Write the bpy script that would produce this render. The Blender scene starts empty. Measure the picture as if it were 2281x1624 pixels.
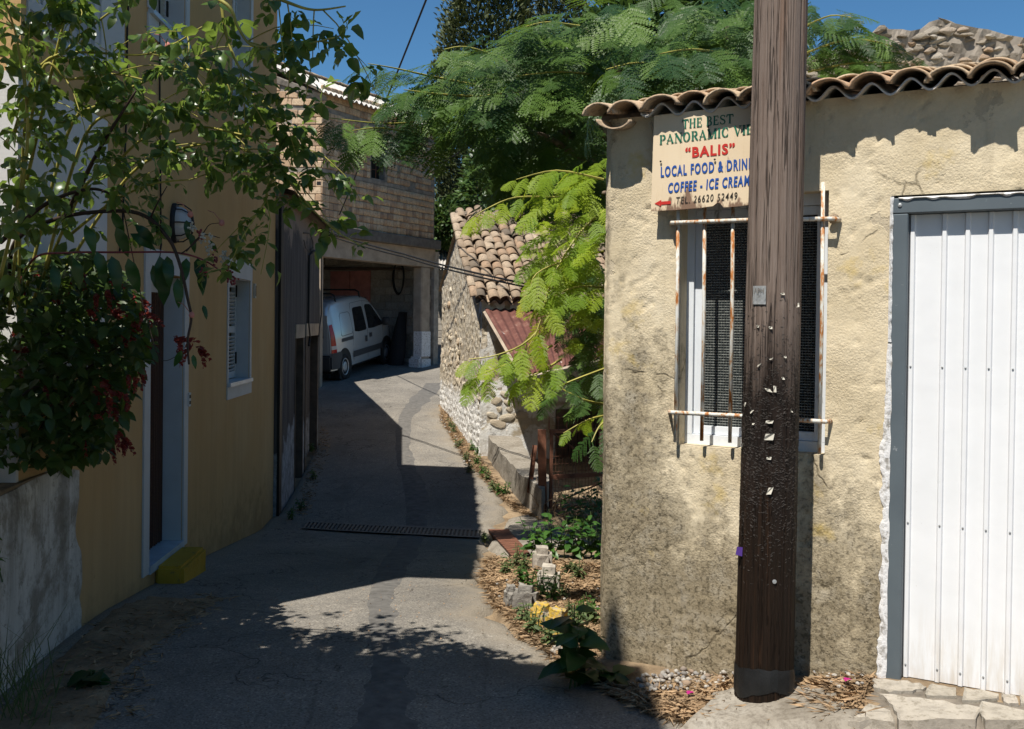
import bpy, bmesh, math, random
import numpy as np
from mathutils import Vector, Matrix
random.seed(7)
rng = np.random.default_rng(7)
SC = bpy.context.scene
COL = SC.collection

# ------------------------------------------------------------------ camera, light, exposure
FOC, PPX, PPY = 2200.0, 1140.5, 751.0          # in pixels of a 2281 x 1624 picture
EYE = Vector((0, 0, 1.6))
PITCH, ROLL = 0.012, 0.012
cF = Vector((0, math.cos(PITCH), -math.sin(PITCH)))
_r0, _u0 = Vector((1, 0, 0)), Vector((0, math.sin(PITCH), math.cos(PITCH)))
cR = _r0 * math.cos(ROLL) + _u0 * math.sin(ROLL)
cU = _u0 * math.cos(ROLL) - _r0 * math.sin(ROLL)
cam_data = bpy.data.cameras.new('camera')
cam_data.sensor_width = 36.0
cam_data.lens = 36.0 * FOC / 2281.0
cam_data.shift_y = -(812.0 - PPY) / 2281.0
cam_data.clip_start, cam_data.clip_end = 0.05, 2000.0
cam = bpy.data.objects.new('camera', cam_data)
cam.matrix_world = Matrix(((cR.x, cU.x, -cF.x, EYE.x), (cR.y, cU.y, -cF.y, EYE.y), (cR.z, cU.z, -cF.z, EYE.z), (0, 0, 0, 1)))
COL.objects.link(cam)
SC.camera = cam

SUN_EL, SUN_HEAD = math.radians(61.0), math.radians(32.5)   # the light travels 31 degrees right of straight ahead
sun_dir = Vector((math.sin(SUN_HEAD) * math.cos(SUN_EL), math.cos(SUN_HEAD) * math.cos(SUN_EL), -math.sin(SUN_EL)))
sl = bpy.data.lights.new('sun', 'SUN')
sl.energy, sl.angle, sl.color = 5.0, math.radians(0.5), (1.0, 0.95, 0.87)
so = bpy.data.objects.new('sun', sl)
so.rotation_euler = sun_dir.to_track_quat('-Z', 'Y').to_euler()
so.location = (-4, -6, 14)
COL.objects.link(so)
world = bpy.data.worlds.new('World')
SC.world = world
world.use_nodes = True
wn = world.node_tree
sky = wn.nodes.new('ShaderNodeTexSky')
sky.sky_type = 'NISHITA'
sky.sun_disc = False
sky.sun_elevation = SUN_EL
sky.sun_rotation = math.pi + SUN_HEAD
sky.air_density, sky.dust_density, sky.ozone_density = 1.0, 0.0, 3.5
bgn = wn.nodes['Background']
bgn.inputs['Strength'].default_value = 0.055
tint = wn.nodes.new('ShaderNodeMix'); tint.data_type = 'RGBA'; tint.blend_type = 'MULTIPLY'
tint.inputs['Factor'].default_value = 1.0; tint.inputs[7].default_value = (.68, 1.10, 1.30, 1)      # a deep, clear blue
wn.links.new(sky.outputs[0], tint.inputs[6]); wn.links.new(tint.outputs[2], bgn.inputs['Color'])
SC.view_settings.view_transform = 'Standard'
SC.view_settings.look = 'None'
SC.view_settings.exposure = 0.5
SC.view_settings.gamma = 1.0
SC.view_settings.use_curve_mapping = False
cy = SC.cycles
cy.max_bounces, cy.diffuse_bounces, cy.glossy_bounces, cy.transmission_bounces, cy.transparent_max_bounces = 6, 4, 2, 4, 6
cy.use_denoising = True
cy.caustics_reflective = cy.caustics_refractive = False

# ------------------------------------------------------------------ where a line of sight meets the place
def ray(px, py):
    return cF + cR * ((px - PPX) / FOC) - cU * ((py - PPY) / FOC)
def at(px, py, Y):
    d = ray(px, py)
    return EYE + d * (Y / d.y)
def proj(p):
    v = Vector(p) - EYE
    w = v.dot(cF)
    if w <= 0.05: return None
    return PPX + FOC * v.dot(cR) / w, PPY - FOC * v.dot(cU) / w, w

# ground height
_GY = [-30, 0, 4, 5.5, 6, 8, 10, 11.5, 13, 15, 18, 21, 23, 25, 30, 45, 90]
_GZ = [.3, 0, -.02, -.05, -.1, -.29, -.52, -.47, -.36, -.2, .03, .2, .38, .6, 1.1, 2.0, 4.0]
_gyy = np.linspace(-30, 90, 2401)
_gzz = np.interp(_gyy, _GY, _GZ)
_k = np.hanning(21); _k /= _k.sum()
_gzz = np.convolve(np.pad(_gzz, 10, 'edge'), _k, 'valid')
def gz(x, y):
    z = float(np.interp(y, _gyy, _gzz))
    if x > 0.9 and y < 7: z += 0.19 * min(x - 0.9, .66) * max(0.0, min(1.0, (7 - y) / 1.5))
    return z
def gnd(px, py):
    d = ray(px, py)
    t, step = 1.0, 0.02
    while t < 90:
        p = EYE + d * t
        if p.z < gz(p.x, p.y): break
        t += step * (1 + t * .05)
    return Vector((p.x, p.y, gz(p.x, p.y)))

class Frame:
    """a vertical plane: O origin, u along it (horizontal), n outward normal"""
    def __init__(s, O, u, n):
        s.O = Vector((O[0], O[1], 0)); s.u = Vector((u[0], u[1], 0)).normalized(); s.n = Vector((n[0], n[1], 0)).normalized()
    def p(s, u, z, d=0.0):
        q = s.O + s.u * u + s.n * d
        return Vector((q.x, q.y, z))
    def uz(s, px, py, d=0.0):
        r = ray(px, py); o = s.O + s.n * d
        t = (o - EYE).dot(s.n) / r.dot(s.n)
        q = EYE + r * t
        return (q - s.O).dot(s.u), q.z
    def mat(s, u, z, d=0.0):
        q = s.p(u, z, d)
        return Matrix(((s.u.x, -s.n.x, 0, q.x), (s.u.y, -s.n.y, 0, q.y), (0, 0, 1, q.z), (0, 0, 0, 1)))   # x along, y inward, z up

# ------------------------------------------------------------------ noise
def _hash(ix, iy, s):
    h = (ix.astype(np.int64) * 374761393 + iy.astype(np.int64) * 668265263 + s * 974634777) & 0xffffffff
    h = ((h ^ (h >> 13)) * 1274126177) & 0xffffffff
    return ((h ^ (h >> 16)) & 0xffff) / 65535.0
def vnoise(x, y, s=0):
    x = np.asarray(x, float); y = np.asarray(y, float)
    ix, iy = np.floor(x), np.floor(y); fx, fy = x - ix, y - iy
    fx = fx * fx * (3 - 2 * fx); fy = fy * fy * (3 - 2 * fy)
    a, b, c, d = _hash(ix, iy, s), _hash(ix + 1, iy, s), _hash(ix, iy + 1, s), _hash(ix + 1, iy + 1, s)
    return (a * (1 - fx) + b * fx) * (1 - fy) + (c * (1 - fx) + d * fx) * fy
def fbm(x, y, s=0, o=4):
    t = 0; a = .5
    for k in range(o):
        t = t + a * (vnoise(x, y, s + k) - .5); x = np.asarray(x) * 2.03; y = np.asarray(y) * 2.03; a *= .5
    return t
def cells(x, y, s=0):
    """distance to the nearest jittered point (F1) and F2-F1"""
    x = np.asarray(x, float); y = np.asarray(y, float)
    ix, iy = np.floor(x), np.floor(y)
    f1 = np.full(x.shape, 9.); f2 = np.full(x.shape, 9.)
    for a in (-1, 0, 1):
        for b in (-1, 0, 1):
            cx, cy_ = ix + a, iy + b
            dx = cx + .15 + .7 * _hash(cx, cy_, s) - x; dy = cy_ + .15 + .7 * _hash(cx, cy_, s + 9) - y
            d = np.sqrt(dx * dx + dy * dy)
            f2 = np.minimum(np.maximum(f1, d), f2); f1 = np.minimum(f1, d)
    return f1, f2 - f1

# ------------------------------------------------------------------ objects
MW = {}
def _tagk(o, label, cat, group, kind):
    if label: o['label'] = label
    if cat: o['category'] = cat
    if group: o['group'] = group
    if kind: o['kind'] = kind
def thing(name, label, cat, loc=(0, 0, 0), rotz=0.0, group=None, parent=None):
    o = bpy.data.objects.new(name, None)
    o.empty_display_size = 0.2
    m = Matrix.Translation(Vector(loc)) @ Matrix.Rotation(rotz, 4, 'Z')
    o.matrix_world = m
    COL.objects.link(o)
    MW[o.name] = m
    _tagk(o, label, cat, group, None)
    return o
def link(name, me, mat=None, parent=None, world=True, label=None, cat=None, group=None, kind=None):
    """one mesh object; a mesh given in world coordinates is moved into its parent's frame"""
    if mat is not None and not me.materials: me.materials.append(mat)
    o = bpy.data.objects.new(name, me)
    COL.objects.link(o)
    if parent is not None:
        if world: me.transform(MW[parent.name].inverted())
        o.parent = parent
        MW[o.name] = MW[parent.name].copy()
    else: MW[o.name] = Matrix.Identity(4)
    _tagk(o, label, cat, group, kind)
    return o
def place(name, me, M, parent=None, label=None, cat=None, group=None, kind=None):
    """an object that shares mesh data, put at world matrix M"""
    o = bpy.data.objects.new(name, me)
    COL.objects.link(o)
    if parent is not None:
        o.parent = parent
        o.matrix_basis = MW[parent.name].inverted() @ M
    else: o.matrix_basis = M
    MW[o.name] = M.copy()
    _tagk(o, label, cat, group, kind)
    return o

class MB:
    def __init__(s): s.v = []; s.f = []
    def add(s, vs, fs):
        b = len(s.v); s.v += [tuple(v) for v in vs]; s.f += [tuple(i + b for i in f) for f in fs]
    def quad(s, a, b, c, d): s.add((a, b, c, d), ((0, 1, 2, 3),))
    def box(s, M, x0, x1, y0, y1, z0, z1):
        vs = [M @ Vector(p) for p in ((x0, y0, z0), (x1, y0, z0), (x1, y1, z0), (x0, y1, z0), (x0, y0, z1), (x1, y0, z1), (x1, y1, z1), (x0, y1, z1))]
        s.add(vs, ((0, 3, 2, 1), (4, 5, 6, 7), (0, 1, 5, 4), (1, 2, 6, 5), (2, 3, 7, 6), (3, 0, 4, 7)))
    def fbox(s, fr, u0, u1, z0, z1, d0, d1):
        """box on a frame: d0..d1 outward"""
        s.box(fr.mat(0, 0), u0, u1, -d1, -d0, z0, z1)
    def prism(s, pts, h0, h1=None, taper=0.0):
        """a plan polygon of (x,y,z) extruded down by h0 (list top pts)"""
        n = len(pts); c = sum((Vector(p) for p in pts), Vector()) / n
        top = [Vector(p) + (c - Vector(p)) * taper for p in pts]
        bot = [Vector((p[0], p[1], p[2] - h0)) for p in pts]
        s.add(top + bot, [tuple(range(n))] + [(i, n + i, n + (i + 1) % n, (i + 1) % n) for i in range(n)])
    def tube(s, pts, r, k=6, cap=True):
        pts = [Vector(p) for p in pts]; n = len(pts)
        rr = r if hasattr(r, '__len__') else [r] * n
        vs = []; prev = None
        for i, p in enumerate(pts):
            t = (pts[min(i + 1, n - 1)] - pts[max(i - 1, 0)])
            if t.length < 1e-9: t = Vector((0, 0, 1))
            t.normalize()
            a = prev if prev is not None else (Vector((0, 0, 1)) if abs(t.z) < .9 else Vector((1, 0, 0)))
            x = (a - t * a.dot(t))
            if x.length < 1e-6: x = t.orthogonal()
            x.normalize(); y = t.cross(x); prev = x
            for j in range(k):
                g = 2 * math.pi * j / k
                vs.append(p + x * (rr[i] * math.cos(g)) + y * (rr[i] * math.sin(g)))
        fs = [(i * k + j, i * k + (j + 1) % k, (i + 1) * k + (j + 1) % k, (i + 1) * k + j) for i in range(n - 1) for j in range(k)]
        if cap: fs += [tuple(reversed(range(k))), tuple(range((n - 1) * k, n * k))]
        s.add(vs, fs)
    def lathe(s, M, prof, k=16):
        vs = [M @ Vector((r * math.cos(2 * math.pi * j / k), r * math.sin(2 * math.pi * j / k), z)) for r, z in prof for j in range(k)]
        n = len(prof)
        s.add(vs, [(i * k + j, i * k + (j + 1) % k, (i + 1) * k + (j + 1) % k, (i + 1) * k + j) for i in range(n - 1) for j in range(k)])
    def grid(s, P):
        """P: rows of points"""
        n, m = len(P), len(P[0])
        s.add([p for r in P for p in r], [(i * m + j, i * m + j + 1, (i + 1) * m + j + 1, (i + 1) * m + j) for i in range(n - 1) for j in range(m - 1)])
    def mesh(s, name, smooth=False):
        me = bpy.data.meshes.new(name)
        me.from_pydata(s.v, [], s.f)
        if smooth: me.shade_smooth()
        me.update()
        return me
    def build(s, name, mat, parent=None, smooth=False, **k):
        return link(name, s.mesh(name, smooth), mat, parent, **k)

def np_mesh(name, V, F, smooth=False):
    """V (n,3), F (m,3 or 4) arrays"""
    V = np.asarray(V, np.float32); F = np.asarray(F, np.int32)
    me = bpy.data.meshes.new(name)
    k = F.shape[1]
    me.vertices.add(len(V)); me.vertices.foreach_set('co', V.ravel())
    me.loops.add(F.size); me.loops.foreach_set('vertex_index', F.ravel())
    me.polygons.add(len(F)); me.polygons.foreach_set('loop_start', np.arange(0, F.size, k, dtype=np.int32))
    me.polygons.foreach_set('loop_total', np.full(len(F), k, np.int32))
    me.update(calc_edges=True)
    if smooth: me.shade_smooth()
    return me
def bevel(me, w, seg=1):
    bm = bmesh.new(); bm.from_mesh(me)
    bmesh.ops.bevel(bm, geom=list(bm.edges), offset=w, segments=seg, affect='EDGES', clamp_overlap=True)
    bm.to_mesh(me); bm.free()
    return me
def tri_arrays(me):
    me.calc_loop_triangles()
    V = np.empty(len(me.vertices) * 3, np.float32); me.vertices.foreach_get('co', V)
    T = np.empty(len(me.loop_triangles) * 3, np.int32); me.loop_triangles.foreach_get('vertices', T)
    return V.reshape(-1, 3), T.reshape(-1, 3)
def merged(name, meshes, items):
    """many copies as one mesh: items = [(variant index, matrix)]"""
    arr = [tri_arrays(m) for m in meshes]
    Vs, Fs, b = [], [], 0
    for k, M in items:
        V, T = arr[k]
        m = np.array(M, np.float32)
        Vs.append(V @ m[:3, :3].T + m[:3, 3]); Fs.append(T + b); b += len(V)
    me = np_mesh(name, np.concatenate(Vs), np.concatenate(Fs))
    at_ = me.attributes.new('piece', 'FLOAT', 'POINT')
    at_.data.foreach_set('value', np.concatenate([np.full(len(V), rng.random(), np.float32) for V in Vs]))
    return me
def apparent(M, size=1.0):
    """rough size in the picture of a piece at M; 0 outside the frame"""
    q = proj(M.translation)
    if q is None or not (-40 < q[0] < 2320 and -40 < q[1] < 1664): return 0.0
    return size * M.to_scale().length / q[2]
def pieces(name, meshes, items, parent, keep=300, stuffname=None, mat=None, smooth=False):
    """the largest pieces as parts of their own, the rest joined into one part"""
    items = sorted(items, key=lambda t: -apparent(t[1]))
    big, rest = items[:keep], items[keep:]
    n0 = [t for t in big if apparent(t[1]) > 0]
    rest = [t for t in big if apparent(t[1]) <= 0] + rest
    for k, M in n0: place(name, meshes[k], M, parent)
    if rest:
        me = merged(stuffname or name, meshes, rest)
        if smooth: me.shade_smooth()
        link(stuffname or name, me, mat or (meshes[0].materials[0] if meshes[0].materials else None), parent, kind='stuff')

# ------------------------------------------------------------------ materials
MATS = {}
class G:
    def __init__(s, name):
        s.m = bpy.data.materials.new(name); s.m.use_nodes = True
        s.t = s.m.node_tree; s.b = s.t.nodes['Principled BSDF']; s.o = s.t.nodes['Material Output']
        MATS[name] = s.m
    def n(s, typ, ins=None, **props):
        nd = s.t.nodes.new('ShaderNode' + typ)
        for k, v in props.items(): setattr(nd, k, v)
        for k, v in (ins or {}).items(): s.set(nd.inputs[k], v)
        return nd
    def set(s, sock, v):
        if isinstance(v, bpy.types.NodeSocket): s.t.links.new(v, sock)
        elif isinstance(v, bpy.types.Node): s.t.links.new(v.outputs[0], sock)
        else:
            if hasattr(v, '__len__') and sock.type == 'RGBA' and len(v) == 3: v = (*v, 1)
            sock.default_value = v
    def obj(s): return s.n('TexCoord').outputs['Object']
    def mapv(s, v, scale=(1, 1, 1), loc=(0, 0, 0)):
        return s.n('Mapping', {'Vector': v, 'Scale': scale, 'Location': loc}).outputs[0]
    def noise(s, v, scale, detail=4, rough=.55, dist=0.0):
        return s.n('TexNoise', {'Vector': v, 'Scale': scale, 'Detail': detail, 'Roughness': rough, 'Distortion': dist}).outputs[0]
    def vor(s, v, scale, feature='F1', out=0, rnd=1.0):
        return s.n('TexVoronoi', {'Vector': v, 'Scale': scale, 'Randomness': rnd}, feature=feature).outputs[out]
    def ramp(s, f, stops, interp='LINEAR'):
        nd = s.n('ValToRGB', {'Fac': f}); cr = nd.color_ramp; cr.interpolation = interp
        while len(cr.elements) > 1: cr.elements.remove(cr.elements[-1])
        for i, (p, c) in enumerate(stops):
            e = cr.elements[0] if i == 0 else cr.elements.new(p)
            e.position = p; c = (c, c, c) if not hasattr(c, '__len__') else c
            e.color = (*c, 1)
        return nd.outputs[0]
    def mix(s, f, a, b, mode='MIX'):
        nd = s.n('Mix', data_type='RGBA', blend_type=mode)
        s.set(nd.inputs['Factor'], f); s.set(nd.inputs[6], a); s.set(nd.inputs[7], b)
        return nd.outputs[2]
    def math(s, op, a, b=0.0, clamp=False):
        nd = s.n('Math', operation=op, use_clamp=clamp); s.set(nd.inputs[0], a); s.set(nd.inputs[1], b)
        return nd.outputs[0]
    def sep(s, v): return s.n('SeparateXYZ', {0: v}).outputs
    def bump(s, h, strength=.5, dist=.01, normal=None):
        ins = {'Height': h, 'Strength': strength, 'Distance': dist}
        if normal is not None: ins['Normal'] = normal
        return s.n('Bump', ins).outputs[0]
    def done(s, color=None, rough=.8, normal=None, metal=0.0, spec=.3, **k):
        if color is not None: s.set(s.b.inputs['Base Color'], color)
        s.set(s.b.inputs['Roughness'], rough); s.set(s.b.inputs['Metallic'], metal)
        s.b.inputs['Specular IOR Level'].default_value = spec
        if normal is not None: s.set(s.b.inputs['Normal'], normal)
        for kk, v in k.items(): s.set(s.b.inputs[kk], v)
        return s.m

def m_plain(name, c, rough=.6, var=.15, scale=8, bumps=.1, metal=0.0, spec=.3):
    g = G(name); v = g.obj()
    f = g.noise(v, scale, 5, .6)
    c2 = tuple(x * (1 - var) for x in c); c3 = tuple(min(1, x * (1 + var)) for x in c)
    return g.done(g.ramp(f, [(.3, c2), (.7, c3)]), rough, g.bump(g.noise(v, scale * 8, 3), bumps, .004), metal, spec)

def m_leaf(name, c_dark, c_light, trans=.35, tcol=None, rough=.42, rare=None, spec=.4, whole=False):
    g = G(name)
    r = g.n('ObjectInfo').outputs['Random']; i = g.n('NewGeometry').outputs['Random Per Island']
    if whole: i = g.n('Attribute', attribute_name='piece').outputs['Fac']
    f = g.math('FRACT', g.math('ADD', r, i))
    stops = [(0, c_dark), (.55, tuple((a + b) / 2 for a, b in zip(c_dark, c_light))), (.93, c_light)]
    if rare: stops += [(.975, c_light), (.98, rare), (1, rare)]
    c = g.ramp(f, stops)
    g.done(c, rough, spec=spec)
    tr = g.n('BsdfTranslucent', {'Color': g.mix(.65, c, tcol or tuple(min(1, 2.2 * x) for x in c_light))})
    mx = g.n('MixShader', {0: trans, 1: g.b.outputs[0], 2: tr.outputs[0]})
    g.t.links.new(mx.outputs[0], g.o.inputs[0])
    return g.m
# ------------------------------------------------------------------ surface materials
def mats():
    # worn light asphalt
    g = G('asphalt'); v = g.obj()
    sp = g.vor(v, 90); big = g.noise(v, .9, 5, .6); mid = g.noise(v, 9, 5, .7)
    base = g.ramp(big, [(.3, (.17, .155, .133)), (.5, (.22, .20, .17)), (.72, (.275, .25, .21))])
    spk = g.ramp(g.n('TexVoronoi', {'Vector': v, 'Scale': 120.0}).outputs['Color'], [(.0, .3), (.4, .9), (.8, 1.2), (1, 2.0)])
    c = g.mix(.8, base, spk, 'MULTIPLY')
    c = g.mix(g.ramp(mid, [(.35, .35), (.6, 0)]), c, (.11, .105, .10))
    ck = g.n('TexVoronoi', {'Vector': g.mapv(g.mix(.08, v, g.n('TexNoise', {'Vector': v, 'Scale': 3.0, 'Detail': 5.0}).outputs['Color'], 'ADD'), (1, .6, 1)), 'Scale': .75}, feature='DISTANCE_TO_EDGE').outputs[0]
    c = g.mix(g.math('MULTIPLY', g.ramp(ck, [(0, .5), (.005, .35), (.009, 0)]), g.ramp(mid, [(.42, 0), (.6, 1)])), c, (.07, .065, .058))
    wn_ = g.noise(v, .55, 3, .5); wl = g.math('ABSOLUTE', g.math('SUBTRACT', g.noise(v, 1.15, 5, .55), .5))
    crk = g.math('MULTIPLY', g.ramp(wl, [(0, 1), (.0022, .8), (.0042, 0)]), g.ramp(wn_, [(.44, 0), (.5, 1)]))
    c = g.mix(g.math('MULTIPLY', crk, .8), c, (.045, .04, .036))
    c = g.mix(g.ramp(g.noise(g.mapv(v, (1.6, .45, 1)), 1.0, 5, .6), [(.55, 0), (.68, .35)]), c, (.10, .095, .088))
    ed_ = g.math('ADD', g.n('Attribute', attribute_name='across').outputs['Fac'], g.math('MULTIPLY', g.math('SUBTRACT', mid, .5), .5))
    c = g.mix(g.ramp(ed_, [(.06, .7), (.32, 0)]), c, (.26, .22, .165))
    h = g.math('SUBTRACT', g.mix(.5, sp, mid), crk)
    g.done(c, .92, g.bump(h, .85, .008), spec=.2)
    m = m_plain('tar', (.125, .118, .108), .9, .3, 14, .5)
    # concrete apron, grout
    g = G('concrete'); v = g.obj()
    c = g.ramp(g.noise(v, 3, 6, .65), [(.3, (.19, .165, .13)), (.5, (.28, .25, .205)), (.7, (.36, .33, .28))])
    c = g.mix(g.ramp(g.noise(v, 34, 5, .75), [(.45, 0), (.62, .65)]), c, (.13, .11, .085))
    g.done(c, .95, g.bump(g.noise(v, 60, 5, .7), .5, .006), spec=.15)
    g = G('dirt'); v = g.obj()
    c = g.ramp(g.noise(v, 5, 7, .7), [(.28, (.13, .095, .06)), (.5, (.26, .19, .12)), (.7, (.38, .285, .18))])
    g.done(c, .97, g.bump(g.noise(v, 30, 6, .75), .8, .02), spec=.1)
    m_plain('straw', (.29, .195, .11), .8, .5, 9, .1)
    # garage render
    g = G('rough_render'); v = g.obj(); x, y, z = g.sep(v)
    n1 = g.noise(g.mapv(v, (1.25, 1, .62)), 2.6, 6, .62); n2 = g.noise(v, 9, 6, .7); n3 = g.noise(v, 55, 4, .7)
    zr = g.n('MapRange', {0: z, 1: 1.85, 2: .15, 3: -.26, 4: .36}).outputs[0]
    xr = g.n('MapRange', {0: x, 1: .7, 2: 0.0, 3: 0.0, 4: .26}).outputs[0]
    d = g.math('ADD', g.math('ADD', g.math('ADD', n1, zr), xr), g.math('MULTIPLY', g.math('SUBTRACT', n2, .5), .75))
    cream = g.ramp(g.noise(v, 3.1, 5, .6), [(.3, (.54, .45, .30)), (.52, (.635, .54, .38)), (.72, (.70, .61, .45))])
    grey = g.ramp(n2, [(.3, (.15, .12, .075)), (.5, (.25, .205, .135)), (.7, (.35, .31, .24))])
    c = g.mix(g.ramp(d, [(.50, 0), (.60, .5), (.72, .92)]), cream, grey)
    drip = g.math('MULTIPLY', g.ramp(g.noise(g.mapv(v, (11, 11, .55)), 1.0, 5, .65), [(.55, 0), (.70, 1)]), g.ramp(g.noise(v, 1.4, 3, .5), [(.42, 0), (.6, 1)]))
    c = g.mix(g.math('MULTIPLY', drip, .55), c, (.30, .25, .17))
    flk = g.ramp(g.noise(g.mapv(v, (1, 1, 1), (9.1, 2, 3.7)), 4.2, 6, .62), [(.645, 0), (.655, 1)])
    c = g.mix(g.math('MULTIPLY', flk, .55), c, (.42, .36, .27))
    lich = g.math('MULTIPLY', g.ramp(n3, [(.50, 0), (.60, 1)]), g.ramp(d, [(.48, .05), (.75, .8)]))
    c = g.mix(lich, c, (.085, .07, .045))
    c = g.mix(g.ramp(g.noise(g.mapv(v, (1, 1, 1), (3.3, 1, .4)), 3.4, 5, .65), [(.62, 0), (.72, .6)]), c, (.55, .40, .12))
    c = g.mix(g.ramp(g.math('ADD', g.noise(g.mapv(v, (1.4, 1, 1), (7.3, 1, 2.4)), 2.2, 5, .6), g.math('MULTIPLY', zr, .35)), [(.70, 0), (.80, .45)]), c, (.52, .48, .41))
    hh = g.math('ADD', g.math('MULTIPLY', g.noise(v, 150, 5, .8), 1.0), g.math('MULTIPLY', g.vor(v, 95), .5))
    pm = g.ramp(g.noise(v, 3.7, 4, .6), [(.36, .25), (.6, 1.0)])
    ck = g.n('TexVoronoi', {'Vector': g.mix(.16, v, g.n('TexNoise', {'Vector': v, 'Scale': 5.0, 'Detail': 6.0}).outputs['Color'], 'ADD'), 'Scale': 1.1}, feature='DISTANCE_TO_EDGE').outputs[0]
    ckm = g.math('MULTIPLY', g.ramp(ck, [(0, 1), (.008, 0)]), g.ramp(n1, [(.54, 0), (.60, 1)]))
    c = g.mix(g.math('MULTIPLY', ckm, .7), c, (.10, .08, .05))
    g.done(c, .95, g.bump(g.math('SUBTRACT', g.math('MULTIPLY', hh, pm), g.math('ADD', g.math('MULTIPLY', ckm, .8), g.math('MULTIPLY', flk, .45))), .6, .008), spec=.1)
    # smooth painted walls
    def paint(name, c0, stain, zfade, rough=.85, streak=.4):
        g = G(name); v = g.obj(); x, y, z = g.sep(v)
        st = g.noise(g.mapv(v, (9, 9, .7)), 1.0, 5, .65); n = g.noise(v, 2.0, 6, .65)
        c = g.mix(g.ramp(n, [(.3, .25), (.7, 0)]), c0, tuple(.7 * a for a in c0))
        lo = g.n('MapRange', {0: z, 1: zfade[0], 2: zfade[1], 3: zfade[2], 4: zfade[3]}).outputs[0]
        if name == 'yellow_paint':
            sp = g.math('ADD', g.noise(v, 5, 6, .7), g.n('MapRange', {0: z, 1: 1.1, 2: .1, 3: -.28, 4: .22}).outputs[0])
            c = g.mix(g.ramp(sp, [(.46, 0), (.66, .6)]), c, (.20, .125, .055))
            c = g.mix(g.ramp(g.noise(v, .8, 5, .6), [(.45, 0), (.6, .35)]), c, (.52, .37, .20))
            c = g.mix(g.ramp(g.noise(v, 13, 4, .7), [(.68, 0), (.72, .5)]), c, (.25, .16, .08))
        if name == 'white_paint_wall':
            c = g.mix(g.ramp(g.noise(v, 4.5, 7, .72), [(.46, 0), (.60, .75)]), c, (.21, .18, .135))
            c = g.mix(g.ramp(g.noise(v, 19, 5, .75), [(.56, 0), (.66, .6)]), c, (.14, .12, .09))
        f = g.math('MULTIPLY', g.ramp(g.math('ADD', st, g.math('MULTIPLY', n, .25)), [(.5, 0), (.75, 1)]), lo)
        c = g.mix(g.math('MULTIPLY', f, streak), c, stain)
        g.done(c, rough, g.bump(g.noise(v, 70, 4, .6), .25, .004), spec=.2)
    paint('yellow_paint', (.48, .305, .135), (.2, .125, .06), (.1, 3.0, 1.0, .5), .85, .22)
    paint('white_paint_wall', (.62, .59, .54), (.13, .11, .085), (0, 1.0, .35, 1.0), .9, .75)
    paint('white_plaster', (.62, .61, .60), (.3, .28, .25), (0, 2.5, .6, .3))
    g = G('dark_render'); v = g.obj(); x, y, z = g.sep(v)
    n = g.noise(v, 1.7, 6, .65); st = g.noise(g.mapv(v, (22, 22, .9)), 1.0, 6, .7)
    c = g.mix(g.ramp(st, [(.42, 0), (.72, .75)]), (.055, .052, .055), (.20, .185, .175))
    lo = g.math('ADD', g.n('MapRange', {0: z, 1: 1.35, 2: .55, 3: -.25, 4: .25}).outputs[0], n)
    c = g.mix(g.ramp(lo, [(.55, 0), (.62, .85)]), c, g.ramp(g.noise(v, 8, 5, .7), [(.35, (.14, .15, .17)), (.6, (.36, .38, .41))]))
    hi = g.math('ADD', g.n('MapRange', {0: z, 1: 2.7, 2: 3.5, 3: -.25, 4: .2}).outputs[0], n)
    c = g.mix(g.ramp(hi, [(.5, 0), (.6, .7)]), c, (.30, .24, .20))  # paler pinkish top: the lit part of the wall painted into the colour
    g.done(c, .95, g.bump(g.math('ADD', st, g.noise(v, 40, 4, .7)), .4, .008), spec=.15)
    paint('blue_white', (.48, .51, .54), (.3, .3, .3), (0, 2, .5, .2), .5, .25)
    m_plain('white_trim', (.46, .47, .48), .6, .06, 6, .1)
    m_plain('marble', (.38, .45, .52), .3, .25, 5, .05)
    m_plain('black', (.012, .011, .010), .6, .3, 9, .1)
    m_plain('dark_metal', (.03, .03, .03), .5, .3, 20, .1, .4)
    m_plain('beam_wood', (.09, .065, .048), .8, .4, 5, .3)
    m_plain('mortar', (.26, .225, .185), .95, .35, 7, .8)
    m_plain('plaster_beige', (.36, .29, .22), .95, .25, 4, .5)
    m_plain('pink_paint', (.42, .17, .14), .8, .25, 4, .2)
    m_plain('fibre_cement', (.50, .47, .43), .9, .25, 6, .3)
    m_plain('block_grey', (.33, .29, .24), .95, .3, 8, .6)
    g = G('doorstep_yellow'); v = g.obj(); n = g.noise(v, 11, 6, .7)
    c = g.mix(g.ramp(n, [(.58, 0), (.66, .8)]), g.ramp(g.noise(v, 3), [(.3, (.40, .23, .02)), (.7, (.52, .31, .035))]), (.09, .07, .05))
    g.done(c, .8, g.bump(n, .7, .012), spec=.2)
    m_plain('rubber', (.018, .018, .018), .8, .2, 20, .2)
    # pieces that share a mesh: colour by piece
    def piece(name, stops, lich=None, rough=.9, bs=40, bd=.006, bstr=.6):
        g = G(name); v = g.obj(); r = g.n('ObjectInfo').outputs['Random']; i = g.n('NewGeometry').outputs['Random Per Island']
        f = g.math('FRACT', g.math('ADD', r, i))
        vv = g.n('VectorMath', {0: v, 1: g.n('CombineXYZ', {0: g.math('MULTIPLY', f, 37.0), 1: g.math('MULTIPLY', f, 91.0), 2: 0.0}).outputs[0]}, operation='ADD').outputs[0]
        c = g.ramp(f, stops)
        c = g.mix(.55, c, g.ramp(g.noise(vv, 14, 6, .7), [(.3, .5), (.5, 1.0), (.72, 1.25)]), 'MULTIPLY')
        if lich: c = g.mix(g.ramp(g.noise(vv, 26, 5, .75), [(.52, 0), (.64, .8)]), c, lich)
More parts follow.
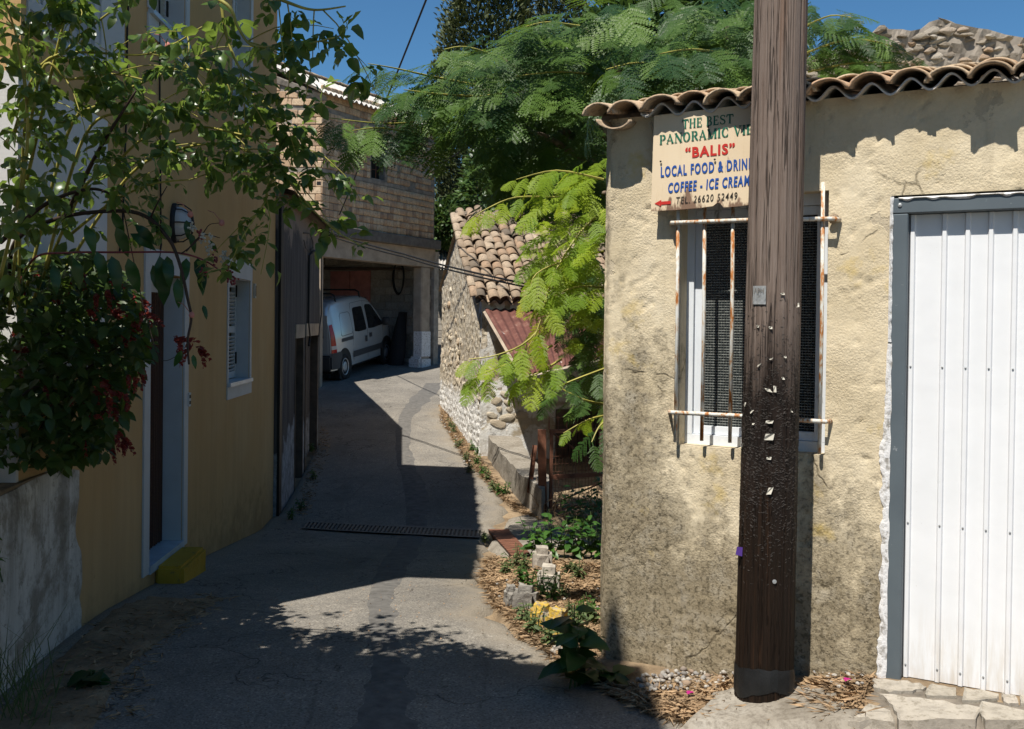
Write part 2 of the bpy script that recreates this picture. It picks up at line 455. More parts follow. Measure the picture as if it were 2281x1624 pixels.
        g.done(c, rough, g.bump(g.noise(vv, bs, 5, .7), bstr, bd), spec=.15)
    piece('brick', [(0, (.44, .29, .18)), (.3, (.56, .39, .25)), (.6, (.60, .45, .30)), (.85, (.50, .34, .22)), (1, (.30, .2, .135))], (.30, .22, .15))
    piece('clay_tile', [(0, (.15, .12, .09)), (.2, (.26, .195, .135)), (.45, (.32, .24, .165)), (.7, (.385, .305, .22)), (1, (.31, .205, .13))], (.14, .115, .088))
    piece('pale_tile', [(0, (.36, .26, .17)), (.35, (.46, .34, .23)), (.7, (.53, .41, .28)), (1, (.45, .29, .18))], (.17, .14, .105))
    piece('stone', [(0, (.48, .40, .29)), (.4, (.58, .49, .36)), (.75, (.64, .57, .45)), (1, (.54, .39, .25))], (.30, .25, .18), bd=.012, bstr=.9)
    piece('stone_white', [(0, (.60, .57, .50)), (.5, (.72, .70, .66)), (1, (.50, .44, .34))], (.36, .31, .24), bd=.012, bstr=.9)
    piece('ruin_stone', [(0, (.30, .25, .195)), (.4, (.42, .36, .28)), (.7, (.50, .44, .36)), (1, (.46, .32, .21))], (.22, .19, .15), bd=.012, bstr=.9)
    piece('block', [(0, (.27, .24, .2)), (.5, (.36, .32, .27)), (1, (.43, .39, .33))], (.2, .17, .145))
    piece('flag', [(0, (.29, .26, .21)), (.5, (.35, .315, .26)), (1, (.39, .35, .3))], (.2, .175, .135))
    piece('pebble', [(0, (.34, .31, .27)), (.4, (.42, .39, .34)), (.8, (.2, .19, .18)), (1, (.3, .21, .14))], (.22, .17, .12))
    # gable of stone rubble half covered by render
    g = G('rubble'); v = g.obj(); x, y, z = g.sep(v)
    n = g.noise(v, 6, 6, .7); n2 = g.noise(v, 25, 5, .75); f = g.vor(v, 11)
    c = g.ramp(f, [(0, (.64, .56, .43)), (.3, (.56, .48, .35)), (.6, (.36, .29, .2))])
    c = g.mix(g.ramp(n, [(.42, 0), (.6, .8)]), c, (.62, .56, .46))
    c = g.mix(g.ramp(n2, [(.57, 0), (.70, .75)]), c, (.26, .215, .155))
    zz = g.math('ADD', z, g.math('ADD', g.math('MULTIPLY', g.math('SUBTRACT', n, .5), .9), g.math('MULTIPLY', x, -.12)))
    wf = g.math('MULTIPLY', g.ramp(zz, [(.80, 1), (.95, 0)]), g.ramp(n2, [(.36, 0), (.46, 1)]))
    c = g.mix(wf, c, (.70, .68, .64))
    g.done(c, .95, g.bump(g.math('ADD', g.math('MULTIPLY', n2, .8), f), .9, .03), spec=.1)
    g = G('old_plaster'); v = g.obj(); x, y, z = g.sep(v)
    n = g.noise(v, 2.6, 6, .6); n2 = g.noise(v, 18, 5, .7)
    c = g.ramp(n, [(.42, (.40, .34, .25)), (.47, (.62, .60, .55)), (.6, (.70, .69, .66))])
    c = g.mix(g.ramp(n2, [(.52, 0), (.66, .6)]), c, (.30, .25, .18))
    g.done(c, .95, g.bump(g.math('ADD', g.math('MULTIPLY', n2, .3), n), .9, .04), spec=.1)
    # pole wood
    g = G('pole_wood'); v = g.obj(); x, y, z = g.sep(v)
    gr = g.noise(g.mapv(v, (75, 75, 1.4)), 1.0, 7, .78); ckn = g.noise(g.mapv(v, (26, 26, .55)), 1.0, 4, .6)
    ck = g.ramp(g.math('ABSOLUTE', g.math('SUBTRACT', ckn, .5)), [(.0, 1), (.006, .9), (.014, 0)]); gr2 = g.noise(g.mapv(v, (16, 16, .5)), 1.0, 4, .6)
    n = g.noise(g.mapv(v, (14, 14, 4)), 1.0, 6, .75)
    up = g.ramp(gr, [(.25, (.075, .05, .038)), (.42, (.175, .13, .105)), (.6, (.235, .185, .155)), (.8, (.29, .245, .215))])
    up = g.mix(g.ramp(gr2, [(.58, 0), (.75, .7)]), up, (.16, .075, .035))
    lo = g.ramp(gr, [(.3, (.008, .006, .004)), (.55, (.019, .011, .007)), (.74, (.060, .029, .014))])
    lo2 = g.ramp(n, [(.35, (.009, .007, .006)), (.6, (.026, .017, .013)), (.8, (.06, .04, .03))])
    zz = g.math('ADD', z, g.math('MULTIPLY', g.math('SUBTRACT', gr2, .5), .9))
    zz = g.math('ADD', zz, g.math('MULTIPLY', g.math('SUBTRACT', n, .5), .35))
    low = g.mix(g.n('MapRange', {0: zz, 1: .75, 2: 1.05, 3: 0.0, 4: 1.0}).outputs[0], lo, lo2)
    c = g.mix(g.n('MapRange', {0: zz, 1: 1.38, 2: 1.72, 3: 0.0, 4: 1.0}).outputs[0], low, up)
    c = g.mix(g.math('MULTIPLY', ck, .6), c, (.022, .015, .011))
    g.done(c, g.n('MapRange', {0: zz, 1: 1.3, 2: 1.7, 3: .55, 4: .85}).outputs[0], g.bump(g.math('SUBTRACT', g.math('ADD', gr, g.math('MULTIPLY', n, .5)), ck), .9, .008), spec=.15)
    # rusty painted bars
    g = G('rusty_bar'); v = g.obj()
    n = g.noise(g.mapv(v, (30, 30, 9)), 1.0, 6, .75)
    c = g.ramp(n, [(.45, (.62, .62, .58)), (.52, (.52, .43, .32)), (.58, (.40, .15, .035)), (.72, (.22, .07, .02))])
    g.done(c, .7, g.bump(n, .3, .003), spec=.3)
    m_plain('rust', (.17, .072, .042), .9, .45, 9, .5)
    g = G('rust_sheet'); v = g.obj(); n = g.noise(v, 5, 6, .7)
    c = g.ramp(n, [(.3, (.09, .036, .027)), (.55, (.145, .058, .043)), (.66, (.21, .11, .08)), (.70, (.6, .57, .55))])
    g.done(c, .7, g.bump(n, .2, .004), spec=.3)
    g = G('grey_frame'); v = g.obj(); n = g.noise(v, 30, 5, .7)
    c = g.mix(g.ramp(n, [(.66, 0), (.72, .5)]), g.ramp(g.noise(v, 3), [(.3, (.085, .105, .12)), (.7, (.115, .14, .155))]), (.45, .47, .48))
    g.done(c, .5, None, .1, .4)
    g = G('white_sheet'); v = g.obj(); n = g.noise(v, 2.0, 5, .6); n3 = g.noise(v, 60, 3, .8); x, y, z = g.sep(v)
    c = g.mix(g.ramp(n3, [(.70, 0), (.74, .35)]), g.ramp(n, [(.3, (.70, .71, .72)), (.7, (.76, .765, .775))]), (.35, .30, .25))
    c = g.mix(g.math('MULTIPLY', g.ramp(z, [(.28, .85), (.62, 0)]), g.ramp(g.noise(g.mapv(v, (20, 20, 2)), 1.0, 5, .7), [(.45, 0), (.7, 1)])), c, (.5, .43, .33))
    g.done(c, .42, g.bump(g.noise(v, 7, 3, .5), .12, .02), 0, .45)
    g = G('paint_flake'); v = g.obj(); n = g.noise(v, 30, 5, .7)
    g.done(g.ramp(n, [(.35, (.3, .28, .25)), (.5, (.72, .71, .70))]), .8, g.bump(n, .8, .008))
    g = G('window_paint'); v = g.obj(); n = g.noise(g.mapv(v, (14, 14, 5)), 1.0, 5, .7)
    g.done(g.ramp(n, [(.3, (.25, .25, .25)), (.36, (.62, .65, .68)), (.7, (.70, .73, .76))]), .55, g.bump(n, .2, .003))
    # wired glass: fine moulded grid
    g = G('wired_glass'); v = g.obj(); x, y, z = g.sep(v)
    def line(a, pitch, w):
        f = g.math('ABSOLUTE', g.math('SUBTRACT', g.math('FRACT', g.math('DIVIDE', a, pitch)), .5))
        return g.math('GREATER_THAN', f, .5 - w)
    lx, lz = line(x, .0125, .10), line(z, .0125, .14)
    f = g.math('MAXIMUM', g.math('MULTIPLY', lx, .35), lz)
    n = g.noise(v, 120, 2)
    c = g.mix(g.math('MULTIPLY', f, g.ramp(n, [(.4, .35), (.6, 1)])), (.010, .014, .015), (.26, .27, .25))
    g.done(c, .18, g.bump(f, .5, .004), spec=.5)
    g = G('dark_glass'); g.done((.012, .014, .016), .06, spec=.5)
    g = G('sign_board'); v = g.obj(); x, y, z = g.sep(v)
    n = g.noise(g.mapv(v, (60, 60, 6)), 1.0, 6, .7); n2 = g.noise(g.mapv(v, (9, 9, 3)), 1.0, 5, .7)
    c = g.ramp(g.noise(v, 3), [(.3, (.66, .52, .35)), (.7, (.74, .61, .43))])
    c = g.mix(g.ramp(n, [(.55, 0), (.8, .35)]), c, (.5, .34, .18))
    lowz = g.n('MapRange', {0: z, 1: .10, 2: -.03, 3: 0.0, 4: .30}).outputs[0]
    c = g.mix(g.ramp(g.math('ADD', n2, lowz), [(.66, 0), (.72, .9)]), c, (.16, .085, .055))
    g.done(c, .7, g.bump(n, .2, .002), spec=.25)
    for nm, c in (('letter_green', (.012, .14, .085)), ('letter_red', (.50, .028, .02)), ('letter_blue', (.012, .075, .32)), ('letter_black', (.018, .016, .014))):
        g = G(nm); v = g.obj(); n = g.noise(g.mapv(v, (40, 40, 12)), 1.0, 6, .75)
        g.done(g.mix(g.ramp(n, [(.66 if nm != 'letter_black' else .56, 0), (.72 if nm != 'letter_black' else .62, .8)]), c, (.6, .46, .3)), .55)
    g = G('bead_curtain'); v = g.obj(); x, y, z = g.sep(v)
    w = g.n('TexWave', {'Vector': v, 'Scale': 26.0, 'Distortion': .6}, wave_type='BANDS', bands_direction='Y').outputs['Fac']
    w2 = g.n('TexWave', {'Vector': v, 'Scale': 34.0, 'Distortion': .4}, wave_type='BANDS', bands_direction='Z').outputs['Fac']
    f = g.math('MULTIPLY', w, w2)
    g.done(g.mix(g.ramp(g.noise(g.mapv(v, (8, 8, 1)), 1.0, 4), [(.35, .2), (.65, 1)]), g.ramp(f, [(.2, (.045, .018, .010)), (.6, (.16, .065, .035)), (.9, (.30, .15, .085))]), (.07, .03, .018)), .5, g.bump(f, .8, .01))
    # paints and parts of the van
    g = G('car_paint'); g.done((.46, .49, .50), .25, None, .35, .5, **{'Coat Weight': .6, 'Coat Roughness': .08})
    m_plain('car_plastic', (.045, .047, .05), .6, .15, 30, .1)
    m_plain('car_rim', (.40, .41, .42), .4, .2, 20, .05, .6)
    g = G('red_lamp'); g.done((.35, .01, .012), .15, spec=.5)
    g = G('clear_lamp'); g.done((.5, .48, .46), .15, spec=.5)
    m_plain('cable', (.012, .012, .012), .6, .2, 20, .05)
    m_plain('tape', (.011, .0115, .012), .5, .3, 20, .5)
    m_plain('zinc', (.42, .43, .43), .45, .2, 30, .3, .5)
    m_plain('staple', (.05, .042, .036), .7, .6, 60, .1, .0)
    m_plain('dark_concrete', (.13, .118, .105), .95, .3, 8, .6)
    m_plain('grate_iron', (.20, .175, .15), .7, .35, 20, .2, .2)
    m_plain('joint', (.17, .145, .115), .95, .4, 12, .8)
    m_plain('paper', (.48, .45, .38), .8, .2, 20, .1)
    m_plain('purple', (.07, .03, .20), .6, .2, 20, .1)
    m_plain('magenta', (.36, .01, .15), .6, .2, 20, .1)
    m_plain('bark', (.17, .13, .095), .9, .4, 12, .6)
    m_plain('cane', (.30, .27, .06), .55, .3, 9, .2)
    m_plain('dark_cane', (.045, .028, .02), .7, .3, 9, .3)
    m_plain('red_stem', (.20, .035, .05), .5, .3, 9, .1)
    m_plain('dry_twig', (.30, .20, .12), .9, .3, 12, .3)
    # leaves
    m_leaf('albizia_leaf', (.014, .046, .012), (.085, .150, .022), .27, (.26, .42, .04), rough=.5, rare=None, spec=.3, whole=True)
    m_leaf('albizia_young_lit', (.12, .22, .016), (.28, .36, .02), .48, (.62, .72, .05), rough=.5, rare=(.42, .40, .04), spec=.3, whole=True)  # lime is partly young leaf, partly sun and backlight put into the colour
    m_leaf('rose_leaf', (.026, .064, .018), (.095, .16, .032), .42, (.34, .48, .07), rough=.33, rare=(.12, .15, .03), spec=.5)
    m_leaf('shrimp_leaf', (.020, .048, .010), (.050, .085, .016), .3, (.2, .3, .04), rough=.45)
    m_leaf('bract', (.10, .014, .014), (.20, .035, .028), .3, (.6, .1, .06), rough=.5)
    m_leaf('weed_leaf', (.025, .075, .015), (.065, .15, .025), .3, (.2, .4, .04), rough=.4)
    m_leaf('weed_grey', (.07, .105, .04), (.13, .17, .06), .3, (.2, .28, .06), rough=.6)
    m_leaf('broad_leaf', (.010, .040, .010), (.030, .085, .016), .25, (.1, .22, .03), rough=.35)
    m_leaf('cypress_leaf', (.022, .036, .010), (.07, .085, .02), .10, (.1, .13, .03), rough=.7)
    m_leaf('olive_leaf', (.05, .075, .04), (.15, .19, .11), .15, (.15, .2, .08), rough=.5)
    m_leaf('ivy_leaf', (.022, .055, .014), (.07, .12, .03), .2, (.15, .25, .04), rough=.4)
mats()
def X(n): return MATS[n]

# ------------------------------------------------------------------ the ground
def build_ground():
    ys = np.concatenate([np.arange(-30, 2, 2.), np.arange(2, 30, .25), np.arange(30, 91, 3.)])
    xs = np.concatenate([np.arange(-60, -6, 6.), np.arange(-6, 8, .5), np.arange(8, 61, 4.)])
    P = [[(x, y, gz(x, y) - .03) for x in xs] for y in ys]
    mb = MB(); mb.grid([list(r) for r in P])
    o = link('ground', mb.mesh('ground', True), X('dirt'), kind='structure'); MW[o.name] = Matrix.Identity(4)
build_ground()
_re = [gnd(*p) for p in ((1255, 1488), (1180, 1440), (1112, 1375), (1085, 1320), (1072, 1262), (1078, 1215), (1120, 1165), (1128, 1110), (1060, 1040), (1008, 965), (982, 915))]
_ry = [1.5, 2.5, 3.4, 3.9, 4.3] + [p.y for p in _re] + [19.5, 21, 30]
_rx = [6, 3.0, 1.5, .85, .55] + [p.x for p in _re] + [-1.0, 1.5, 5]
def road_r(y): return float(np.interp(y, _ry, _rx))
def road_l(y): return float(np.interp(y, [-20, 2, 4.4, 5.6, 10.5, 10.8, 14.6, 16.5, 19, 30], [-3.5, -2.3, -2.28, -2.36, -2.62, -2.55, -2.9, -3.4, -7, -9]))
def build_road():
    ys = np.concatenate([np.arange(-20, 2, 1.), np.arange(2, 24, .1), np.arange(24, 31, 1.)])
    rows = []
    for y in ys:
        l, r = road_l(y), road_r(y) + .05 * math.sin(y * 5.3) + .04 * math.sin(y * 13.1)
        row = []
        for i in range(41):
            t = i / 40; x = l + (r - l) * t
            z = gz(x, y) + .012 + .012 * float(fbm(x * 1.5, y * 1.5, 3, 3))
            if t == 0 or t == 1: z = gz(x, y) - .06
            row.append((x, y, z))
        rows.append(row)
    mb = MB(); mb.grid(rows)
    ro = mb.build('road', X('asphalt'), kind='structure', smooth=True)
    at_ = ro.data.attributes.new('across', 'FLOAT', 'POINT')
    at_.data.foreach_set('value', np.array([min(i, 40 - i) / 40 * (r[40][0] - r[0][0]) for r in rows for i in range(41)], np.float32))
    # a darker band of patched asphalt winding along the middle
    pth = [gnd(*p) for p in ((850, 1640), (862, 1560), (868, 1480), (850, 1400), (848, 1330), (872, 1270), (915, 1215), (932, 1150), (925, 1090), (905, 1040), (896, 985), (905, 930), (935, 890), (975, 855))]
    rows = []
    w0 = [.13, .11, .09, .08, .09, .12, .14, .13, .16, .13, .12, .16, .22, .28]
    N = 220
    for i in range(N + 1):
        t = i / N * (len(pth) - 1); k = min(int(t), len(pth) - 2); f = t - k
        p = pth[k].lerp(pth[k + 1], f); w = w0[k] * (1 - f) + w0[k + 1] * f
        a = p.x - w * (1 + .5 * float(fbm(i * .23, 1., 2, 4))); b = p.x + w * (1 + 1.1 * float(fbm(i * .23, 7., 3, 4)))
        row = []
        for j in range(5):
            x = a + (b - a) * j / 4
            row.append((x, p.y, gz(x, p.y) + .0165 + .012 * float(fbm(x * 1.5, p.y * 1.5, 3, 3)) - (.006 if j in (0, 4) else 0)))
        rows.append(row)
    mb = MB(); mb.grid(rows); mb.build('road_patch', X('tar'), kind='structure', smooth=True)
build_road()
def sheet(name, px, mat, lift, kind='structure', sub=10, rough=.012, seed=5, ext=()):
    """an uneven sheet on the ground over a polygon given by its corners"""
    pts = [gnd(*p) for p in px] + [Vector((a, b, gz(a, b))) for a, b in ext]
    bm = bmesh.new()
    vs = [bm.verts.new(p) for p in pts]; bm.faces.new(vs)
    bmesh.ops.triangulate(bm, faces=bm.faces[:])
    for _ in range(sub):
        es = [e for e in bm.edges if e.calc_length() > .11]
        if not es: break
        bmesh.ops.subdivide_edges(bm, edges=es, cuts=1)
        bmesh.ops.triangulate(bm, faces=[f for f in bm.faces if len(f.verts) > 3])
    for v in bm.verts:
        b = any(len(e.link_faces) == 1 for e in v.link_edges)
        x, y = v.co.x, v.co.y
        v.co.z = gz(x, y) + (lift + rough * 2 * float(fbm(x * 3, y * 3, seed, 4)) if not b else -.035)
        if b: v.co.x += .05 * float(fbm(x * 6, y * 6, seed)); v.co.y += .08 * float(fbm(x * 6, y * 6, seed + 3))
    bmesh.ops.recalc_face_normals(bm, faces=bm.faces[:])
    if sum(f.normal.z for f in bm.faces) < 0: bmesh.ops.reverse_faces(bm, faces=bm.faces[:])
    me = bpy.data.meshes.new(name); bm.to_mesh(me); bm.free(); me.shade_smooth()
    return link(name, me, X(mat), kind=kind)
sheet('verge', [(1300, 1545), (1240, 1490), (1170, 1440), (1100, 1375), (1078, 1320), (1066, 1262), (1090, 1245), (1150, 1250), (1230, 1215), (1360, 1215)], 'dirt', .026, ext=((1.6, 6.2), (1.2, 4.9)))
sheet('verge', [(1250, 1175), (1180, 1150), (1125, 1118), (1060, 1045), (1000, 965), (975, 905), (1000, 880)], 'dirt', .035, ext=((-.25, 14.0), (.1, 12.5), (.75, 11.0)))
sheet('verge', [(1300, 1530), (1450, 1575), (1560, 1620), (1640, 1640), (1880, 1640), (2290, 1600)], 'dirt', .03, ext=((2.6, 3.7), (.9, 4.75), (.45, 4.95)))
sheet('footpath', [(1085, 1215), (1128, 1160), (1175, 1150), (1240, 1172), (1330, 1215), (1220, 1235), (1120, 1250)], 'concrete', .03)
sheet('footpath', [(1480, 1640), (1560, 1575), (1640, 1545), (1790, 1540), (1880, 1560), (1980, 1640)], 'concrete', .052)
def litter_strip():
    # drifted earth along the foot of the garden wall and the yellow house
    px = [(230, 1640), (300, 1500), (420, 1400), (520, 1335), (420, 1335), (330, 1330), (225, 1372), (100, 1480), (0, 1575)]
    sheet('verge', px, 'dirt', .022, ext=((-2.15, 3.6), (-1.75, 3.6)))
litter_strip()

# ------------------------------------------------------------------ walls with openings
def wall_grid(name, fr, u0, u1, z0, z1, holes, res, mat, parent, disp=None, reveal=.15, thick=.3, ztop=None, kind=None):
    """front face of a wall on frame fr with real openings; holes = [(u0,u1,z0,z1)]; ztop(u) cuts a slope"""
    def lines(a, b, keys):
        L = list(np.linspace(a, b, max(2, int(round((b - a) / res)) + 1)))
        L = [l for l in L if all(abs(l - k) > .4 * res for k in keys) or l in (a, b)] + [k for k in keys if a < k < b]
        return np.array(sorted(set(L)))
    U = lines(u0, u1, sorted({h[i] for h in holes for i in (0, 1)}))
    Z = lines(z0, z1, sorted({h[i] for h in holes for i in (2, 3)}))
    nu, nz = len(U), len(Z)
    UU, ZZ = np.meshgrid(U, Z)
    ZZ2 = ZZ.copy()
    if ztop is not None:
        top = np.array([ztop(u) for u in U])
        ZZ2 = z0 + (ZZ - z0) * ((top - z0) / (z1 - z0))[None, :]
    D = disp(UU, ZZ2) if disp is not None else np.zeros_like(UU)
    O, u, n = fr.O, fr.u, fr.n
    V = np.stack([O.x + u.x * UU + n.x * D, O.y + u.y * UU + n.y * D, ZZ2], -1).reshape(-1, 3)
    Uc, Zc = (U[:-1] + U[1:]) / 2, (Z[:-1] + Z[1:]) / 2
    keep = np.ones((nz - 1, nu - 1), bool)
    for h in holes:
        keep &= ~((Uc[None, :] > h[0]) & (Uc[None, :] < h[1]) & (Zc[:, None] > h[2]) & (Zc[:, None] < h[3]))
    jj, ii = np.nonzero(keep)
    idx = lambda j, i: j * nu + i
    F = np.stack([idx(jj, ii), idx(jj, ii + 1), idx(jj + 1, ii + 1), idx(jj + 1, ii)], 1)
    Vl, Fl = [V], [F]; nb = len(V)
    def strip(seq, depth, flip):
        nonlocal nb
        a = V[seq]; b = a.copy(); b[:, 0] -= n.x * depth; b[:, 1] -= n.y * depth
        m = len(seq); Vl.append(a); Vl.append(b)
        f = np.stack([nb + np.arange(m - 1), nb + np.arange(1, m), nb + m + np.arange(1, m), nb + m + np.arange(m - 1)], 1)
        if flip: f = f[:, ::-1]
        Fl.append(f); nb += 2 * m
    iu = lambda x: int(np.argmin(abs(U - x))); iz = lambda x: int(np.argmin(abs(Z - x)))
    for h in holes:
        a, b, c, d = iu(h[0]), iu(h[1]), iz(h[2]), iz(h[3])
        strip(np.array([idx(c, i) for i in range(a, b + 1)]), reveal, True)
        strip(np.array([idx(d, i) for i in range(a, b + 1)]), reveal, False)
        strip(np.array([idx(j, a) for j in range(c, d + 1)]), reveal, False)
        strip(np.array([idx(j, b) for j in range(c, d + 1)]), reveal, True)
    strip(np.array([idx(j, 0) for j in range(nz)]), thick, True)
    strip(np.array([idx(j, nu - 1) for j in range(nz)]), thick, False)
    strip(np.array([idx(nz - 1, i) for i in range(nu)]), thick, True)
    me = np_mesh(name, np.concatenate(Vl), np.concatenate(Fl))
    return link(name, me, mat, parent, kind=kind)

# one barrel tile: x across, y up the slope, z up; the front end at y = 0
def tile_mesh(name, L=.40, r0=.098, r1=.078, th=.014, k=7, flat=.85, mat='clay_tile', wob=0.0, seed=0):
    rr = np.random.default_rng(seed)
    V, F = [], []
    for y, r in ((0, r0), (L * .5, (r0 + r1) / 2), (L, r1)):
        w = 1 + wob * (rr.random() - .5)
        for t in (r, r - th):
            for j in range(k + 1):
                a = math.pi * (.04 + .92 * j / k)
                V.append((-t * math.cos(a) * w, y + (rr.random() - .5) * wob * .05, t * math.sin(a) * flat))
    m = k + 1
    for s in range(2):
        o, i, o2, i2 = s * 2 * m, s * 2 * m + m, (s + 1) * 2 * m, (s + 1) * 2 * m + m
        for j in range(k):
            F += [(o + j, o + j + 1, o2 + j + 1, o2 + j), (i + j + 1, i + j, i2 + j, i2 + j + 1)]
        F += [(o, o2, i2, i), (o + k, i + k, i2 + k, o2 + k)]
    for j in range(k):
        F.append((j + 1, j, m + j, m + j + 1))
        b = 4 * m; F.append((b + j, b + j + 1, b + m + j + 1, b + m + j))
    me = bpy.data.meshes.new(name); me.from_pydata(V, [], F); me.shade_smooth(); me.materials.append(X(mat))
    me.update()
    return me
TILES = [tile_mesh('tile', wob=.12, seed=i) for i in range(5)]
def brick_mesh(name, l, h, d, seed, chip=.012, mat='brick'):
    rr = np.random.default_rng(seed)
    mb = MB(); mb.box(Matrix.Identity(4), -l / 2, l / 2, -.012, d, -h / 2, h / 2)
    me = mb.mesh(name); bevel(me, chip)
    for v in me.vertices: v.co += Vector((rr.normal(), rr.normal() * .5, rr.normal())) * .0022
    me.materials.append(X(mat)); me.update()
    return me
def stone_mesh(name, seed, mat='stone', sub=2, flat=.6):
    bm = bmesh.new(); bmesh.ops.create_icosphere(bm, subdivisions=sub, radius=1.0)
    rr = np.random.default_rng(seed); ax = [Vector(rr.normal(size=3)).normalized() for _ in range(9)]; of = [.42 + .4 * rr.random() for _ in ax]
    for v in bm.verts:
        for a, o in zip(ax, of):
            d = v.co.dot(a)
            if d > o: v.co -= a * (d - o) * .9
        v.co *= 1 + .05 * rr.normal()
        v.co.y *= flat
    me = bpy.data.meshes.new(name); bm.to_mesh(me); bm.free(); me.materials.append(X(mat))
    if mat not in ('ruin_stone', 'stone', 'stone_white'): me.shade_smooth()
    return me
STONES = [stone_mesh('stone', i) for i in range(8)]
STONES_W = [stone_mesh('stone', i + 20, 'stone_white') for i in range(5)]
STONES_R = [stone_mesh('stone', i + 40, 'ruin_stone') for i in range(7)]
PEBBLES = [stone_mesh('pebble', i + 60, 'pebble', 1, .8) for i in range(5)]
# ------------------------------------------------------------------ yellow house
FY = Frame((-2.02, 0), (-.05, 1), (1, .05))
def louvre_window(parent, fr, u0, u1, z0, z1, trim=.09, hdr=.16, sillh=.16, shut=True, deep=.12, louvres=True):
    """painted surround, stone sill, two louvred leaves set back in the opening (u0..u1, z0..z1)"""
    mb = MB()
    mb.fbox(fr, u0 - trim * .6, u0, z0, z1, 0, .010); mb.fbox(fr, u1, u1 + trim, z0, z1, 0, .010)
    mb.fbox(fr, u0 - trim * .6, u1 + trim, z1, z1 + hdr, 0, .012); mb.fbox(fr, u0 - trim * .6, u1 + trim, z0 - sillh, z0 - .03, 0, .012)
    w = mb.build('window', X('white_trim'), parent)
    mb = MB(); mb.fbox(fr, u0 + .002, u0 + .008, z0 + .005, z1 - .009, -deep - .05, -.004); mb.fbox(fr, u1 - .008, u1 - .002, z0 + .005, z1 - .009, -deep - .05, -.004); mb.fbox(fr, u0 + .002, u1 - .002, z1 - .008, z1 - .002, -deep - .05, -.004); mb.build('reveal', X('white_trim'), w)
    mb = MB(); mb.fbox(fr, u0 - .03, u1 + .03, z0 - .029, z0 + .004, -deep, .035); s = mb.build('sill', X('marble'), w)
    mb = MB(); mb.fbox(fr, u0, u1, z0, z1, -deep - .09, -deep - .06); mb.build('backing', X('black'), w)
    if not shut: return w
    n = 2
    for k in range(n):
        a = u0 + (u1 - u0) * k / n + .004; b = u0 + (u1 - u0) * (k + 1) / n - .004
        mb = MB(); st = .05
        mb.fbox(fr, a, a + st, z0 + .01, z1 - .01, -deep - .035, -deep); mb.fbox(fr, b - st, b, z0 + .01, z1 - .01, -deep - .035, -deep)
        for zz in (z0 + .01, (z0 + z1) / 2 - .03, z1 - .07): mb.fbox(fr, a + st, b - st, zz, zz + .06, -deep - .034, -deep - .001)
        sh = mb.build('shutter', X('blue_white'), w)
        zz = z0 + .08
        mb = MB()
        while zz < z1 - .1:
            if abs(zz - (z0 + z1) / 2) > .05:
                M = fr.mat(0, zz, -deep - .016) @ Matrix.Rotation(math.radians(-38), 4, 'X')
                mb.box(M, a + st, b - st, -.018, .018, -.003, .003)
            zz += .034
        mb.build('louvres', X('blue_white'), w)
    for zz in (z0 + .15 * (z1 - z0), z0 + .83 * (z1 - z0)):
        for uu in ((u0 + u1) / 2 - .012, u1 - .05): mb = MB(); mb.fbox(fr, uu, uu + .022, zz, zz + .11, -deep + .001, -deep + .012); mb.build('hinge', X('black'), w)
    return w
